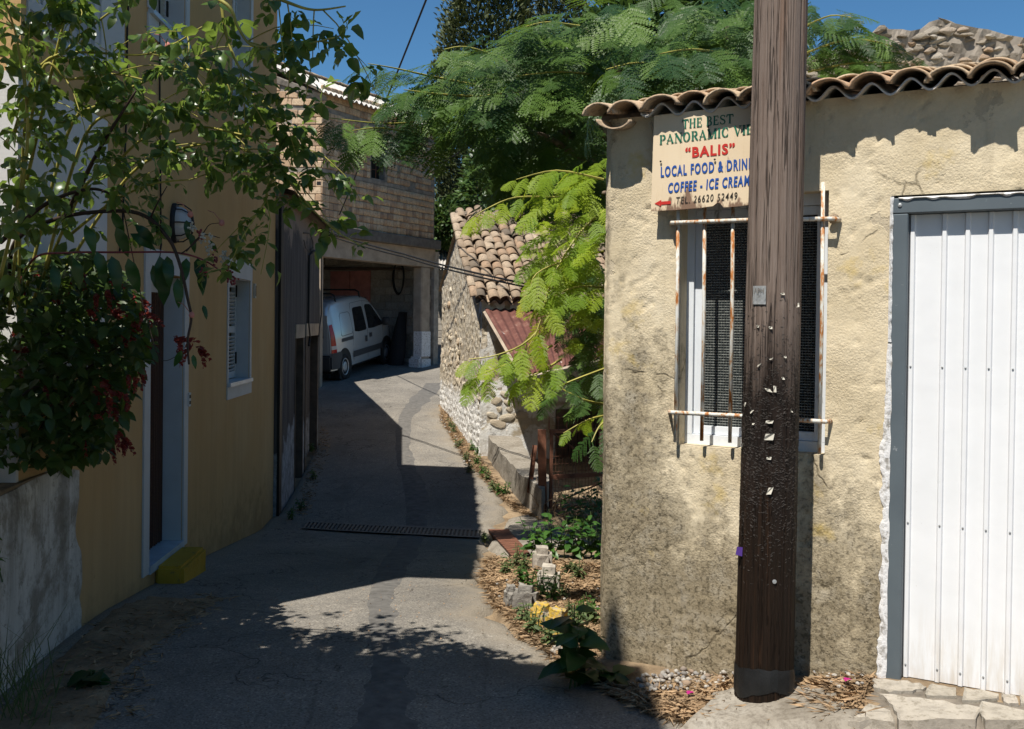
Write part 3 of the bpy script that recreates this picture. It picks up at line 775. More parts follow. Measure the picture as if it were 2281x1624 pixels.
def yellow_house():
    t = thing('house', 'tall yellow house with white window and door surrounds standing in the shade', 'house', FY.p(4.5, -.6), math.atan2(.05, 1))
    uz = FY.uz
    EZ = 5.35
    # door
    d0, d1 = uz(331, 900)[0], uz(407, 900)[0]
    dz0 = uz(330, 1262)[1]; dz1 = uz(408, 617)[1]
    # small window
    w0, w1 = uz(508, 700)[0], uz(555.5, 700)[0]; wz0, wz1 = uz(532, 848)[1], uz(530, 620)[1]
    zB = uz(512, 246)[1] + .17
    A0, A1 = uz(333, 50)[0], uz(412, 50)[0]
    B0, B1 = uz(520, 100)[0], uz(557, 100)[0]
    C0, C1 = uz(62, 60)[0], uz(196, 60)[0]; zC = uz(198, 140)[1]
    U0, U1 = 4.5, uz(612, 700)[0]
    holes = [(d0, d1, dz0, dz1), (w0, w1, wz0, wz1), (A0, A1, zB, zB + 1.25), (B0, B1, zB, zB + 1.25), (C0, C1, zC, zC + 1.35)]
    wall_grid('wall', FY, U0, U1, -.8, EZ, holes, .06, X('yellow_paint'), t, lambda u, z: .006 * fbm(u * 3, z * 3, 2, 3), reveal=.2, thick=.35)
    mb = MB(); mb.fbox(FY, U0, U1, -.9, EZ, -6, -.36); mb.build('body', X('yellow_paint'), t)
    mb = MB(); mb.fbox(FY, U0 - .03, U0 - .004, -.9, 2.72, -6, .004); mb.fbox(FY, U0 - .004, uz(234, 700)[0], 1.35, 2.72, .004, .008)
    mb.build('plaster_band', X('white_plaster'), t)
    # roof with tiled eave
    rows = []
    for i in range(12):
        d = .32 - i * .6; z = EZ + .03 + i * .6 * .36
        rows.append([FY.p(U0 - .25 + k * .025, z + .04 * abs(math.sin(math.pi * k / 8)), d + (.03 * vnoise(k // 8, 1.) if i == 0 else 0)) for k in range(int((U1 - U0 + .3) / .025))])
    mb = MB(); mb.grid(rows); mb.grid([[p - Vector((0, 0, .05)) for p in reversed(r)] for r in rows]); mb.build('roof', X('clay_tile'), t)
    # doorway
    mb = MB(); o0, o1 = uz(318, 900)[0], uz(416, 900)[0]
    zt = uz(330, 551)[1]; zb = uz(312, 1290)[1]
    mb.fbox(FY, o0, d0, zb, dz1, 0, .012); mb.fbox(FY, d1, o1, zb, dz1, 0, .012)
    mb.fbox(FY, o0, o1, dz1, zt, 0, .013); mb.fbox(FY, d0, d1, zb, dz0 - .03, 0, .011)
    dw = mb.build('door_surround', X('white_trim'), t)
    mb = MB(); mb.fbox(FY, d0, d1, dz0 - .05, dz0 + .004, -.2, .02); mb.build('threshold', X('marble'), dw)
    mb = MB(); mb.fbox(FY, d1 - .008, d1 - .002, dz0 + .005, dz1 - .01, -.2, -.004); mb.fbox(FY, d0 + .002, d0 + .008, dz0 + .005, dz1 - .01, -.2, -.004)
    mb.fbox(FY, d0, d1, dz1 - .12, dz1 - .003, -.18, -.12); mb.build('lintel_board', X('white_trim'), dw)
    rows = []
    for j in range(2):
        rows.append([FY.p(d0 + (d1 - d0) * k / 80, dz0 + .01 if j == 0 else dz1 - .12, -.14 + .012 * math.sin(k * 1.1) + .006 * math.sin(k * 2.7)) for k in range(81)])
    mb = MB(); mb.grid(rows); mb.build('bead_curtain', X('bead_curtain'), dw)
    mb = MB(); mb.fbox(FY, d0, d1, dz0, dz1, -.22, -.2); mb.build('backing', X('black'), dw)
    louvre_window(t, FY, w0, w1, wz0, wz1, .07, .16, .14)
    louvre_window(t, FY, A0, A1, zB, zB + 1.25, .09, .14, .16)
    louvre_window(t, FY, B0, B1, zB, zB + 1.25, .09, .14, .16)
    w = louvre_window(t, FY, C0, C1, zC, zC + 1.35, .03, .1, .06, shut=False)
    mb = MB()
    for k in range(9): mb.fbox(FY, C0 + (C1 - C0) * (k + .1) / 9, C0 + (C1 - C0) * (k + .72) / 9, zC + .03, zC + 1.3, -.10, -.07)
    mb.fbox(FY, C0, C1, zC + .1, zC + .16, -.069, -.055); mb.fbox(FY, C0, C1, zC + .8, zC + .86, -.069, -.055)
    mb.build('closed_leaf', X('white_trim'), w)
    # one leaf folded outwards
    M = FY.mat(C1 + .02, zC + .02, .01) @ Matrix.Rotation(math.radians(-9), 4, 'Z')
    mb = MB(); mb.box(M, 0, .32, -.02, .02, 0, 1.3)
    for k in range(3): mb.box(M, .05, .27, -.03, -.02, .08 + k * .42, .4 + k * .42)
    mb.build('open_leaf', X('white_trim'), w)
    # small fittings on the wall
    a, z = uz(417, 890); mb = MB(); mb.fbox(FY, a - .03, a + .03, z - .05, z + .05, 0, .02); s = mb.build('wall_socket', X('white_trim'), t)
    mb = MB()
    for dz in (-.022, .022): mb.fbox(FY, a - .014, a + .014, z + dz - .012, z + dz + .012, .02, .024)
    mb.build('outlet', X('black'), s)
    a, z = uz(565, 648); mb = MB(); mb.fbox(FY, a - .022, a + .03, z - .07, z + .07, 0, .02); s = mb.build('thermometer', X('paper'), t)
    mb = MB(); mb.fbox(FY, a - .004, a + .016, z - .05, z + .05, .02, .023); mb.build('dial', X('dark_metal'), s)
    # cables down the facade
    for nm, pxs in (('cable', ((351, 0), (352, 250), (354, 470), (355, 545), (350, 580))), ('cable', ((282, 0), (279, 60), (277, 250), (268, 520), (262, 560)))):
        mb = MB(); mb.tube([FY.p(*uz(px, py), .012) for px, py in pxs], .006, 5); mb.build('cable', X('cable'), t)
    # bulkhead lamp
    u, z = uz(386, 497)
    L = thing('wall_lamp', 'caged oval bulkhead lamp on the yellow wall above the doorway', 'lamp', FY.p(u, z))
    M = FY.mat(u, z) @ Matrix.Rotation(math.radians(90), 4, 'X')
    S = Matrix.Diagonal((.62, 1, 1, 1))
    mb = MB(); mb.lathe(M @ S, [(.001, .03), (.135, .03), (.14, .015), (.14, 0)], 20); mb.build('base', X('dark_metal'), L)
    mb = MB(); mb.lathe(M @ S, [(.115, .03), (.112, .06), (.09, .10), (.05, .125), (.001, .13)], 20); mb.build('glass', X('clear_lamp'), L, True)
    for k in range(4):
        g = math.pi * k / 4; c, s_ = math.cos(g), math.sin(g)
        mb = MB(); mb.tube([M @ S @ Vector((c * .13 * q, s_ * .13 * q, h)) for q, h in ((1, .03), (.98, .07), (.72, .12), (0, .142), (-.72, .12), (-.98, .07), (-1, .03))], .005, 5); mb.build('cage_wire', X('dark_metal'), L)
    # painted doorstep block
    p = gnd(400, 1290)
    u0 = uz(343, 1290)[0]; top = uz(408, 1262, .19)[1]; u1 = uz(460, 1238, .19)[0]
    z0 = gz(-2.2, u0)
    mb = MB(); mb.fbox(FY, u0, u1, z0 - .4, top, .005, .19)
    me = mb.mesh('doorstep'); bevel(me, .02, 2)
    bm = bmesh.new(); bm.from_mesh(me); bmesh.ops.triangulate(bm, faces=bm.faces[:])
    for _ in range(4):
        es = [e for e in bm.edges if e.calc_length() > .05]
        if es: bmesh.ops.subdivide_edges(bm, edges=es, cuts=1); bmesh.ops.triangulate(bm, faces=[q for q in bm.faces if len(q.verts) > 3])
    for q in bm.verts:
        k = .008 * float(fbm(q.co.y * 11 + q.co.z * 5, q.co.x * 11 + q.co.z * 13, 6, 3)); q.co += Vector((k, k * .5, k))
    bm.to_mesh(me); bm.free()
    o = link('doorstep', me, X('doorstep_yellow'), label='small yellow painted concrete step in front of the doorway with the brown curtain', cat='step')
yellow_house()

def garden_wall():
    a, b = gnd(6, 1556), gnd(224, 1366)
    u = (b - a).normalized(); f = Frame((a.x, a.y), (u.x, u.y), (u.y, -u.x))
    L = (b - a).length
    t = thing('garden_wall', 'low stained white garden wall under the bush beside the yellow house', 'wall', a)
    zt = lambda s: .84 + .05 * (s / L)
    wall_grid('wall', f, -2.4, L + .05, -.4, .9, [], .035, X('white_paint_wall'), t, lambda s, z: .016 * fbm(s * 4, z * 4, 11, 4) - .05 * np.clip((z - .80) / .1, 0, 1) ** 2, thick=.24, ztop=zt)
    mb = MB(); mb.fbox(f, -2.4, L, .835, .86, -.26, -.015); mb.build('coping', X('dirt'), t)
    mb = MB(); mb.fbox(f, -2.6, L, -.4, .80, -5, -.24); mb.build('garden_soil', X('dirt'), None, kind='structure')
    # fence stakes standing on the wall
    for k, (px, py, h) in enumerate(((12, 1075, .40), (70, 1040, .36), (110, 1020, .3))):
        mb = MB(); s, z = f.uz(px, py, -.16); mb.box(f.mat(s, .83, -.16) @ Matrix.Rotation(.06 * (k - 1), 4, 'Y'), -.028, .028, -.02, .02, 0, h)
        mb.build('fence_stake', X('bark'), label=('thick grey wooden stake standing on the garden wall at the picture edge', 'middle thin wooden stake on the garden wall under the red bracts', 'short wooden stake on the garden wall closest to the yellow house')[k], cat='stake')
    return f
FW = garden_wall()

def near_house():
    """the house whose shadow lies across the near end of the lane"""
    t = thing('house', 'white house beside the near end of the lane whose shadow crosses the road', 'house', (-4.5, -3, 0))
    f = Frame((-1.44, 1.5), (0, 1), (1, 0))
    H = 6.55
    mb = MB(); mb.fbox(f, -9, 0, -.5, H - .03, -5.5, 0); mb.build('wall', X('white_plaster'), t)
    rows = []
    for i in range(5): rows.append([f.p(-9.1 + k * .5 if k < 18 else .06, H + i * .3 + .02, .12 - i * 1.0) for k in range(19)])
    mb = MB(); mb.grid(rows); mb.grid([[p - Vector((0, 0, .06)) for p in r[::-1]] for r in rows]); mb.build('roof', X('clay_tile'), t)
    M = Matrix.Translation(f.p(-.10, H, -.18))
    mb = MB(); mb.box(M, -.10, .10, -.10, .10, -.1, .30); mb.lathe(M, [(.105, .30), (.09, .48), (.055, .7), (.01, .88)], 10); mb.build('chimney_pot', X('clay_tile'), t)
    for k in range(3):
        w = MB(); w.fbox(f, -8 + k * 2.6, -7 + k * 2.6, 1.2, 2.4, 0, .02); o = w.build('window', X('white_trim'), t)
        w = MB(); w.fbox(f, -7.9 + k * 2.6, -7.1 + k * 2.6, 1.3, 2.3, .02, .03); w.build('pane', X('dark_glass'), o)
near_house()

# ------------------------------------------------------------------ dark weathered house
PA, PB, PC_ = Vector((-2.52, 10.62, 0)), Vector((-2.86, 14.6, 0)), Vector((-4.45, 20.6, 0))
def dark_house():
    t = thing('house', 'dark weathered house with peeling black render beyond the yellow house', 'house', (PA.x, PA.y, -.55))
    u = (PB - PA).normalized(); f = Frame(PA, u, (u.y, -u.x)); L = (PB - PA).length
    uz = f.uz; H = 3.0
    a0, a1 = uz(656, 900)[0], uz(674, 900)[0]; b0, b1 = uz(679, 900)[0], uz(706, 900)[0]
    za = uz(665, 753)[1]; zb = uz(692, 748)[1]
    holes = [(a0, a1, -.62, za), (b0, b1, -.62, zb)]
    wall_grid('wall', f, 0, L, -.9, H, holes, .06, X('dark_render'), t, lambda s, z: .02 * fbm(s * 2.5, z * 1.2, 4, 4), reveal=.16, thick=.4)
    for (p, q, z) in ((a0, a1, za), (b0, b1, zb)):
        mb = MB(); n = 3
        dr = None
        for k in range(n):
            mb = MB(); mb.fbox(f, p + (q - p) * k / n + .006, p + (q - p) * (k + 1) / n - .006, -.7, z - .01, -.13, -.10)
            mb.build('door_plank', X('dark_render'), t)
        mb = MB(); mb.fbox(f, p - .02, q + .02, z, z + .17, -.05, .018); mb.build('lintel', X('plaster_beige'), t)
        mb = MB(); mb.fbox(f, p, p + .04, -.7, z, -.1, .008); mb.fbox(f, q - .04, q, -.7, z, -.1, .008); mb.build('door_jamb', X('beam_wood'), t)
    mb = MB(); mb.fbox(f, 0.0, .18, -.9, H - .1, 0, .03); mb.build('corner_pilaster', X('black'), t)
    u2 = (PC_ - PB).normalized(); f2 = Frame(PB, u2, (u2.y, -u2.x)); L2 = (PC_ - PB).length
    wall_grid('wall', f2, 0, L2, -.9, H, [], .1, X('plaster_beige'), t, lambda s, z: .02 * fbm(s * 2.5, z * 1.2, 4, 4), thick=.4)
    mb = MB(); mb.fbox(f, 0, L, -.9, H, -6, -.41); mb.fbox(f2, 0, L2, -.9, H, -6, -.41); mb.build('body', X('dark_render'), t)
    # roof: tiles hidden behind the leaves, its eave throws the shadow on the road
    for ff, s0, s1 in ((f, -.0, L + .1), (f2, -.1, L2 + .1)):
        rows = []
        for i in range(8):
            d = .16 - i * .5; z = H + .02 + i * .5 * .28
            rows.append([ff.p(s0 + (s1 - s0) * k / 60, z, d) for k in range(61)])
        mb = MB(); mb.grid(rows); mb.grid([[p - Vector((0, 0, .06)) for p in r[::-1]] for r in rows]); mb.build('roof', X('clay_tile'), t)
    # service cables on its wall
    def line(pts, r=.014, d=.02):
        mb = MB(); mb.tube([f.p(*uz(px, py, d), d) for px, py in pts], r, 6); mb.build('cable', X('cable'), t)
    line(((717, 560), (697, 561), (689, 570), (688, 640), (687, 720), (690, 752), (688, 770)), .016)
    line(((715, 500), (716, 700), (709, 750)), .008)
    line(((676, 519), (690, 520), (697, 540), (697, 552), (690, 560), (680, 552), (677, 535)), .006)
dark_house()

# ------------------------------------------------------------------ brick house over the carport
FR = Frame((-4.08, 21.0), (.49, .87), (.87, -.49))
FL = Frame((-8.08, 21.0), (1, 0), (0, -1))        # u = 4 at the shared corner
FE = Frame(FR.p(4.3, 0, -4.0), (.87, -.49), (-.49, -.87))
BR_H, BR_L = .141, .247
def brick_house():
    t = thing('house', 'unfinished bare brick house with grey corrugated roof above an open carport', 'house', (-4.08, 21, .15))
    uz = FR.uz
    zt, zs = 6.47, 3.72
    w0, w1 = uz(828, 370)[0], uz(858, 370)[0]; wz0, wz1 = 4.92, 5.78
    zslope = lambda u: zt + .42 * max(0.0, (4.0 - u)) * .87
    wall_grid('mortar', Frame(FR.p(0, 0, -.014), FR.u, FR.n), 0, 4.3, zs, zt, [(w0, w1, wz0, wz1)], .05, X('mortar'), t, lambda u, z: .012 * fbm(u * 7, z * 7, 3, 4), reveal=.2, thick=.3)
    wall_grid('mortar', Frame(FL.p(0, 0, -.014), FL.u, FL.n), 0.5, 4.0, zs, 8.0, [], .06, X('mortar'), t, lambda u, z: .014 * fbm(u * 7, z * 7, 5, 4), thick=.3, ztop=zslope)
    meshes = [brick_mesh('brick', BR_L, BR_H, .05, i) for i in range(6)]
    half = [brick_mesh('brick', BR_L * .52, BR_H, .05, i + 10) for i in range(3)]
    allm = meshes + half
    items = []; rr = random.Random(5)
    rows = []; z = zs + .08
    for nrow, band in ((7, .10), (8, .09), (3, 0)):
        for k in range(nrow): rows.append(z); z += .1525
        z += band
    for k, z in enumerate(rows):
        for fr, a, b in ((FR, 0.0, 4.3), (FL, 1.4, 4.0)):
            u = b if fr is FL else a
            off = 0.0 if k % 2 == 0 else .13
            s = -1 if fr is FL else 1
            x = (b if s < 0 else a)
            first = True
            while a - .01 <= x <= b + .01:
                hb = (first and off > 0) if fr is FL else rr.random() > .06
                l = .1285 if hb else .257
                c = x + s * l / 2; first = False; x += s * l
                if c - l / 2 < a - .02 or c + l / 2 > b + .02: break
                if fr is FR and (w0 - .02 < c + l / 2 and c - l / 2 < w1 + .02) and wz0 - .05 < z < wz1 + .05: continue
                if fr is FL and z + .2 > zslope(c): continue
                if rr.random() < .022: continue
                M = fr.mat(c, z + rr.gauss(0, .0035), rr.gauss(0, .003)) @ Matrix.Rotation(rr.gauss(0, .012), 4, 'Y')
                items.append((rr.randrange(6, 9) if hb else rr.randrange(6), M))
    pieces('brick', allm, items, t, 300, 'brickwork')
    # window with bars
    mb = MB(); mb.fbox(FR, w0, w1, wz0, wz1, -.2, -.18); wn_ = mb.build('window', X('black'), t)
    mb = MB()
    for k in range(1, 4): mb.fbox(FR, w0, w1, wz0 + (wz1 - wz0) * k / 4 - .006, wz0 + (wz1 - wz0) * k / 4 + .006, -.1, -.085)
    mb.fbox(FR, (w0 + w1) / 2 - .006, (w0 + w1) / 2 + .006, wz0, wz1, -.084, -.07); mb.build('window_bars', X('rust'), wn_)
    # concrete courses
    for z in (zs + .08 + 7 * .1525 - .04,): 
        mb = MB(); mb.fbox(FR, -.006, 4.3, z - .03, z + .055, -.05, .004); mb.build('concrete_band', X('mortar'), t)
        mb = MB(); mb.fbox(FL, .6, 4.0, z - .03, z + .055, -.05, .005); mb.build('concrete_band', X('mortar'), t)
    # slab edge, beams, pillar
    mb = MB(); mb.fbox(FR, -.02, 4.42, 3.47, 3.70, -.6, .13); me = mb.mesh('slab_edge'); bevel(me, .015); link('slab_edge', me, X('dark_concrete'), t)
    mb = MB(); mb.fbox(FR, .02, 4.34, 3.02, 3.466, -.32, .0); mb.build('beam', X('plaster_beige'), t)
    mb = MB(); mb.fbox(FR, .0, 4.3, 3.40, 3.66, -4.3, -.33); mb.build('ceiling_slab', X('beam_wood'), t)
    mb = MB(); mb.fbox(FL, .5, 4.0, -.6, 3.69, -.28, 0); mb.build('wall', X('plaster_beige'), t)
    mb = MB(); mb.fbox(FR, 0, 4.3, -.5, zt, -4.5, -4.25); mb.build('wall', X('block_grey'), t)
    mb = MB(); mb.fbox(FL, .5, 3.9, 3.8, zt, -3.5, -.3); mb.build('body', X('black'), t)
    p0, p1 = uz(940, 700)[0], uz(959, 700)[0]
    mb = MB(); mb.fbox(FR, p0, p1, .3, 3.02, -.29, -.01); me = mb.mesh('pillar'); bevel(me, .03); pl = link('pillar', me, X('plaster_beige'), t)
    mb = MB(); mb.fbox(FR, p0 - .09, p1 + .03, .3, .80, -.36, .04); me = mb.mesh('pillar_foot'); bevel(me, .06, 2); link('pillar_foot', me, X('paint_flake'), pl)
    mb = MB(); mb.fbox(FR, p0 - .004, p1 + .006, .80, 1.42, -.24, .004); mb.build('whitewash', X('paint_flake'), pl)
    # block end wall with a pink door
    wall_grid('mortar', Frame(FE.p(0, 0, -.012), FE.u, FE.n), 0, 4.0, -.1, 3.42, [], .2, X('block_grey'), t, thick=.2)
    bl = [brick_mesh('block', .385, .185, .06, i + 30, .012, 'block') for i in range(4)]
    its = []
    dz0, dz1 = .4, FE.uz(780, 604)[1]; e0, e1 = FE.uz(737, 650)[0], FE.uz(826, 650)[0]
    for k in range(15):
        z = .45 + k * .2
        for j in range(11):
            c = j * .4 + (.1 if k % 2 else .3)
            if c > 3.85 or (e0 - .1 < c < e1 + .1 and z < dz1 + .1): continue
            its.append((rr.randrange(4), FE.mat(c, z, rr.gauss(0, .004))))
    pieces('block', bl, its, t, 200, 'blockwork')
    dr = None
    for k in range(2):
        a, b = e0 + (e1 - e0) * k / 2, e0 + (e1 - e0) * (k + 1) / 2
        mb = MB(); mb.fbox(FE, a + .01, b - .01, dz0, dz1, .0, .04); mb.build('door_leaf', X('pink_paint'), t)
    mb = MB(); mb.tube([FE.p(e0 - .2, dz1 + .08, .1), FE.p(e1 + 1.05, dz1 + .02, .1)], .035, 6); mb.build('door_rail', X('beam_wood'), t)
    # corrugated roof
    def wave(u): return .028 * math.sin(2 * math.pi * u / .172)
    rows = []
    NU = 250
    for d, z in ((.20, zt - .02), (-.8, zt + .47), (-1.79, zt + .94), (-2.9, zt + .42), (-4.6, zt - .4)):
        rows.append([FR.p(-.30 + 4.85 * k / NU, z + wave(-.30 + 4.85 * k / NU), d) for k in range(NU + 1)])
    mb = MB(); mb.grid(rows); mb.grid([[p - Vector((0, 0, .014)) for p in r[::-1]] for r in rows]); mb.build('roof', X('fibre_cement'), t)
    # ragged mortar under the verge
    mb = MB(); n = 40
    P = []
    for j in range(4): P.append([FL.p(1.6 + 2.5 * k / n, zslope(1.6 + 2.5 * k / n) - (.16 if j in (0,) else 0.03) + .05 * (vnoise(k * .5, j * 1.) - .5), (.03, .06, .03, -.1)[j]) for k in range(n + 1)])
    mb.grid(P); mb.build('verge_mortar', X('mortar'), t)
    for k in range(14):
        M = FR.mat(-.2 + k * .345, zt + .955, -1.79) @ Matrix.Rotation(math.radians(-90), 4, 'Z')
        place('ridge_tile', TILES[k % 5], M @ Matrix.Translation((0, -.2, 0)), t)
    # dark hollow tile ends at the corner
    mb = MB()
    for k in (1, 5, 9, 11):
        z = rows and zs + .08 + k * .1525
        mb.fbox(FL, 3.90, 3.985, z - .04, z + .04, .0, .012)
    mb.build('brick_hole', X('black'), t)
    return t
brick_house()
def carport_things():
    c = FE.uz(893, 618); C = FE.p(c[0], c[1], .10)
    mb = MB(); rr = random.Random(3)
    for k in range(6):
        a, b, o = .17 + rr.uniform(-.02, .02), .40 + rr.uniform(-.03, .03), rr.uniform(-.02, .02)
        mb.tube([FE.p(c[0] + o + a * math.cos(g), c[1] - .02 * k * .3 + b * math.sin(g), .07 + .012 * k) for g in np.linspace(0, 2 * math.pi, 25)], .013, 5, False)
    mb.build('hose', X('rubber'), label='coiled black hose hanging on the block wall of the carport', cat='hose')
    a = FE.uz(908, 700)[0]
    mb = MB(); P = []
    for z, w, d in ((.42, .20, .5), (.9, .22, .42), (1.3, .17, .34), (1.65, .10, .26), (1.9, .03, .2)):
        P.append([FE.p(a + w * math.cos(g) * (1 + .15 * math.sin(3 * g + z)), z, d + .18 * math.sin(g)) for g in np.linspace(0, 2 * math.pi, 15)])
    mb.grid(P); mb.build('tarpaulin', X('rubber'), label='dark draped tarpaulin standing in the carport behind the pillar', cat='tarpaulin', smooth=True)
    # the shed farther on, seen between the pillar and the stone house
    t = thing('shed', 'far grey roofed shed seen in the gap between pillar and stone gable', 'shed', (-1.4, 29, .9))
    a, b, c_, d = at(940, 590, 28.0), at(1030, 600, 28.0), at(1030, 548, 30.5), at(940, 505, 30.5)
    rows = []
    for i in range(2):
        l, r = (a, b) if i == 0 else (d, c_)
        rows.append([l.lerp(r, k / 60) + Vector((0, 0, .03 * math.sin(k * 1.3))) for k in range(61)])
    mb = MB(); mb.grid(rows); mb.grid([[p - Vector((0, 0, .05)) for p in q[::-1]] for q in rows]); mb.build('roof', X('fibre_cement'), t)
    f = Frame(Vector((-3.5, 29.0, 0)), (1, .05), (.05, -1))
    mb = MB(); mb.fbox(f, 0, 4.5, .4, 3.2, -3, -.06); mb.build('wall', X('block_grey'), t)
    bl = [brick_mesh('block', .385, .185, .06, i + 50, .012, 'block') for i in range(3)]
    for k in range(12):
        for j in range(10):
            if (k * 7 + j * 3) % 5 == 0: continue
            place('block', bl[(k + j) % 3], f.mat(.3 + j * .4 + (.2 if k % 2 else 0), .9 + k * .2, -.05), t)
carport_things()

# ------------------------------------------------------------------ stone house
G1, G2 = Vector((-.43, 13.9, 0)), Vector((-1.31, 18.4, 0))
_gu = (G1 - G2).normalized()
FS = Frame(G2, _gu, (_gu.y, -_gu.x)); GL = (G1 - G2).length
FF = Frame(G1, (-_gu.y, _gu.x), (_gu.x, _gu.y))
def stone_house():
    t = thing('house', 'old stone house with rubble gable, clay tile roof and lean-to porch', 'house', (G1.x, G1.y, -.35), math.atan2(FF.u.y, FF.u.x))
    AP = 3.30
    def zt(u): return 2.32 + (AP - 2.32) * u / (GL / 2) if u < GL / 2 else AP - (AP - 1.95) * (u - GL / 2) / (GL / 2)
    def rub(u, z):
        f1, e = cells(u * 9, z * 10, 3)
        lowm = np.clip((1.3 - z + .5 * fbm(u * 2, z * 2, 8)) / 1.0, .25, 1)
        return .022 * lowm * np.clip(e * 2.2, 0, 1) + .03 * fbm(u * 8, z * 8, 5, 4) + .06 * fbm(u * 1.3, z * 1.3, 2, 2)
    wall_grid('wall', FS, -.0, GL, -.6, AP, [], .03, X('rubble'), t, rub, thick=.4, ztop=zt)
    rr = random.Random(11); its, itw = [], []
    while len(its) < 130:
        u = rr.uniform(.05, GL - .05); z = rr.uniform(-.35, 2.2)
        if z > zt(u) - .1: continue
        if rr.random() < np.clip((z - .3) / 1.7, 0, .93): continue
        s = rr.uniform(.04, .095)
        base = gz(*FS.p(u, 0).xy)
        M = FS.mat(u, z, -.002) @ Matrix.Rotation(rr.uniform(-.6, .6), 4, 'Y') @ Matrix.Diagonal((s * 1.25, s * .8, s * rr.uniform(.6, .95), 1))
        if z < base + .75 and len(itw) > 12: continue
        (itw if z < base + .75 and rr.random() < .8 else its).append((rr.randrange(5), M))
    for k, M in its: place('stone', STONES[k], M, t)
    for k, M in itw: place('stone', STONES_W[k], M, t)
    # front wall
    d0, d1 = FF.uz(1252, 900)[0], FF.uz(1330, 900)[0]; dzt = FF.uz(1290, 925)[1]; dzb = FF.uz(1250, 1066)[1]
    wall_grid('wall', FF, 0, 4.6, -.9, 1.95, [(d0, d1, dzb, dzt)], .05, X('old_plaster'), t, lambda u, z: .03 * fbm(u * 5, z * 5, 5, 4), reveal=.25, thick=.4)
    for (px, py, w, h) in ((1105, 893, 26, 12), (1122, 879, 22, 12), (1128, 897, 18, 10), (1143, 889, 24, 14), (1150, 905, 26, 14), (1112, 912, 16, 9), (1134, 913, 17, 9), (1095, 925, 24, 11), (1128, 930, 34, 13), (1160, 924, 28, 12), (1108, 944, 36, 15), (1172, 945, 26, 20), (1098, 878, 14, 9)):
        u, z = FF.uz(px, py); s = 14 / 2200
        place('stone', STONES[(px + py) % 8], FF.mat(u, z, .006) @ Matrix.Rotation(.2 * math.sin(px), 4, 'Y') @ Matrix.Diagonal((w * s * .58, .04, h * s * .8, 1)), t)
    mb = MB(); mb.fbox(FF, d0 - .09, d0, dzb, dzt + .09, -.05, .03); mb.fbox(FF, d1, d1 + .09, dzb, dzt + .09, -.05, .03); mb.fbox(FF, d0, d1, dzt, dzt + .09, -.05, .029)
    fr_ = mb.build('door_frame', X('beam_wood'), t)
    for k in range(4): mb = MB(); mb.fbox(FF, d0 + (d1 - d0) * k / 4 + .004, d0 + (d1 - d0) * (k + 1) / 4 - .004, dzb, dzt, -.14, -.1); mb.build('door_plank', X('beam_wood'), fr_)
    mb = MB(); mb.fbox(FF, .3, 4.5, -.9, dzb, .0, .5); mb.build('door_step', X('block_grey'), t)
    mb = MB(); mb.fbox(FF, .02, 4.6, -.9, 1.9, -4.5, -.42); mb.build('body', X('old_plaster'), t)
    # tiled roof
    run = GL / 2; ez, rz = 1.99, AP + .05
    sl = math.atan2(rz - ez, run); sn = math.sin(sl); cs = math.cos(sl)
    def slope(u, s, lift=0.0):     # s metres up the slope from the eave line
        return FF.p(u, ez - .06 + s * sn + lift * cs, .16 - s * cs + lift * sn)
    R = Matrix(((FF.u.x, -FF.n.x * cs, FF.n.x * sn, 0), (FF.u.y, -FF.n.y * cs, FF.n.y * sn, 0), (0, sn, cs, 0), (0, 0, 0, 1)))
    LS = (run + .16) / cs
    rows = []
    for i in range(10): rows.append([slope(-.1 + k * .02, LS * i / 9, .02 - .035 * math.cos(2 * math.pi * (k * .02) / .166)) for k in range(236)])
    mb = MB(); mb.grid(rows); mb.grid([[p - Vector((0, 0, .03)) for p in r[::-1]] for r in rows]); mb.build('roof', X('clay_tile'), t)
    rows = []
    for i in range(3): rows.append([Vector((FS.p(GL / 2, 0).x, FS.p(GL / 2, 0).y, 0)) + FF.u * (-.05 + k * .5) - FF.n * (i * 1.25) + Vector((0, 0, rz - .03 - i * .55)) for k in range(11)])
    mb = MB(); mb.grid(rows); mb.build('roof', X('clay_tile'), t)
    its = []
    for c in range(28):
        u = -.02 + c * .166
        s = -.03 + rr.uniform(0, .05); k = 0
        while s < LS - .1:
            if not (rr.random() < .02 and k > 0):
                M = Matrix.Translation(slope(u + rr.gauss(0, .012), s, .030 + rr.uniform(0, .012))) @ R @ Matrix.Rotation(rr.gauss(0, .05), 4, 'Z') @ Matrix.Rotation(math.radians(-2.6) + rr.gauss(0, .02), 4, 'X') @ Matrix.Scale(.87, 4)
                its.append((rr.randrange(5), M))
            s += .218 + rr.gauss(0, .012); k += 1
    pieces('roof_tile', TILES, its, t, 250, 'roof_tiles', X('clay_tile'), True)
    for k in range(9):   # verge tiles up the gable edge
        M = Matrix.Translation(slope(-.11, .02 + k * .30, .0)) @ R @ Matrix.Rotation(math.radians(25), 4, 'Y')
        place('verge_tile', TILES[k % 5], M, t)
    A = FS.p(GL / 2, rz + .02)
    for k in range(12):
        M = Matrix.Translation(A + FF.u * (-.08 + k * .36)) @ FF.mat(0, 0).to_3x3().to_4x4() @ Matrix.Rotation(math.radians(-90), 4, 'Z') @ Matrix.Scale(1.1, 4)
        place('ridge_tile', TILES[(k * 2) % 5], M, t)
    mb = MB()
    P = [[slope(.0 + k * .1, LS - .05 * j, .05 + .03 * vnoise(k * 1., j)) for k in range(46)] for j in range(3)]
    mb.grid(P); mb.build('ridge_mortar', X('mortar'), t)
    # lean-to porch of red painted sheet
    TL, BL, BR, TR = at(1080, 688, 13.8), at(1166, 836, 11.5), at(1345, 795, 12.3), at(1390, 690, 14.6)
    N = 110; rows = []
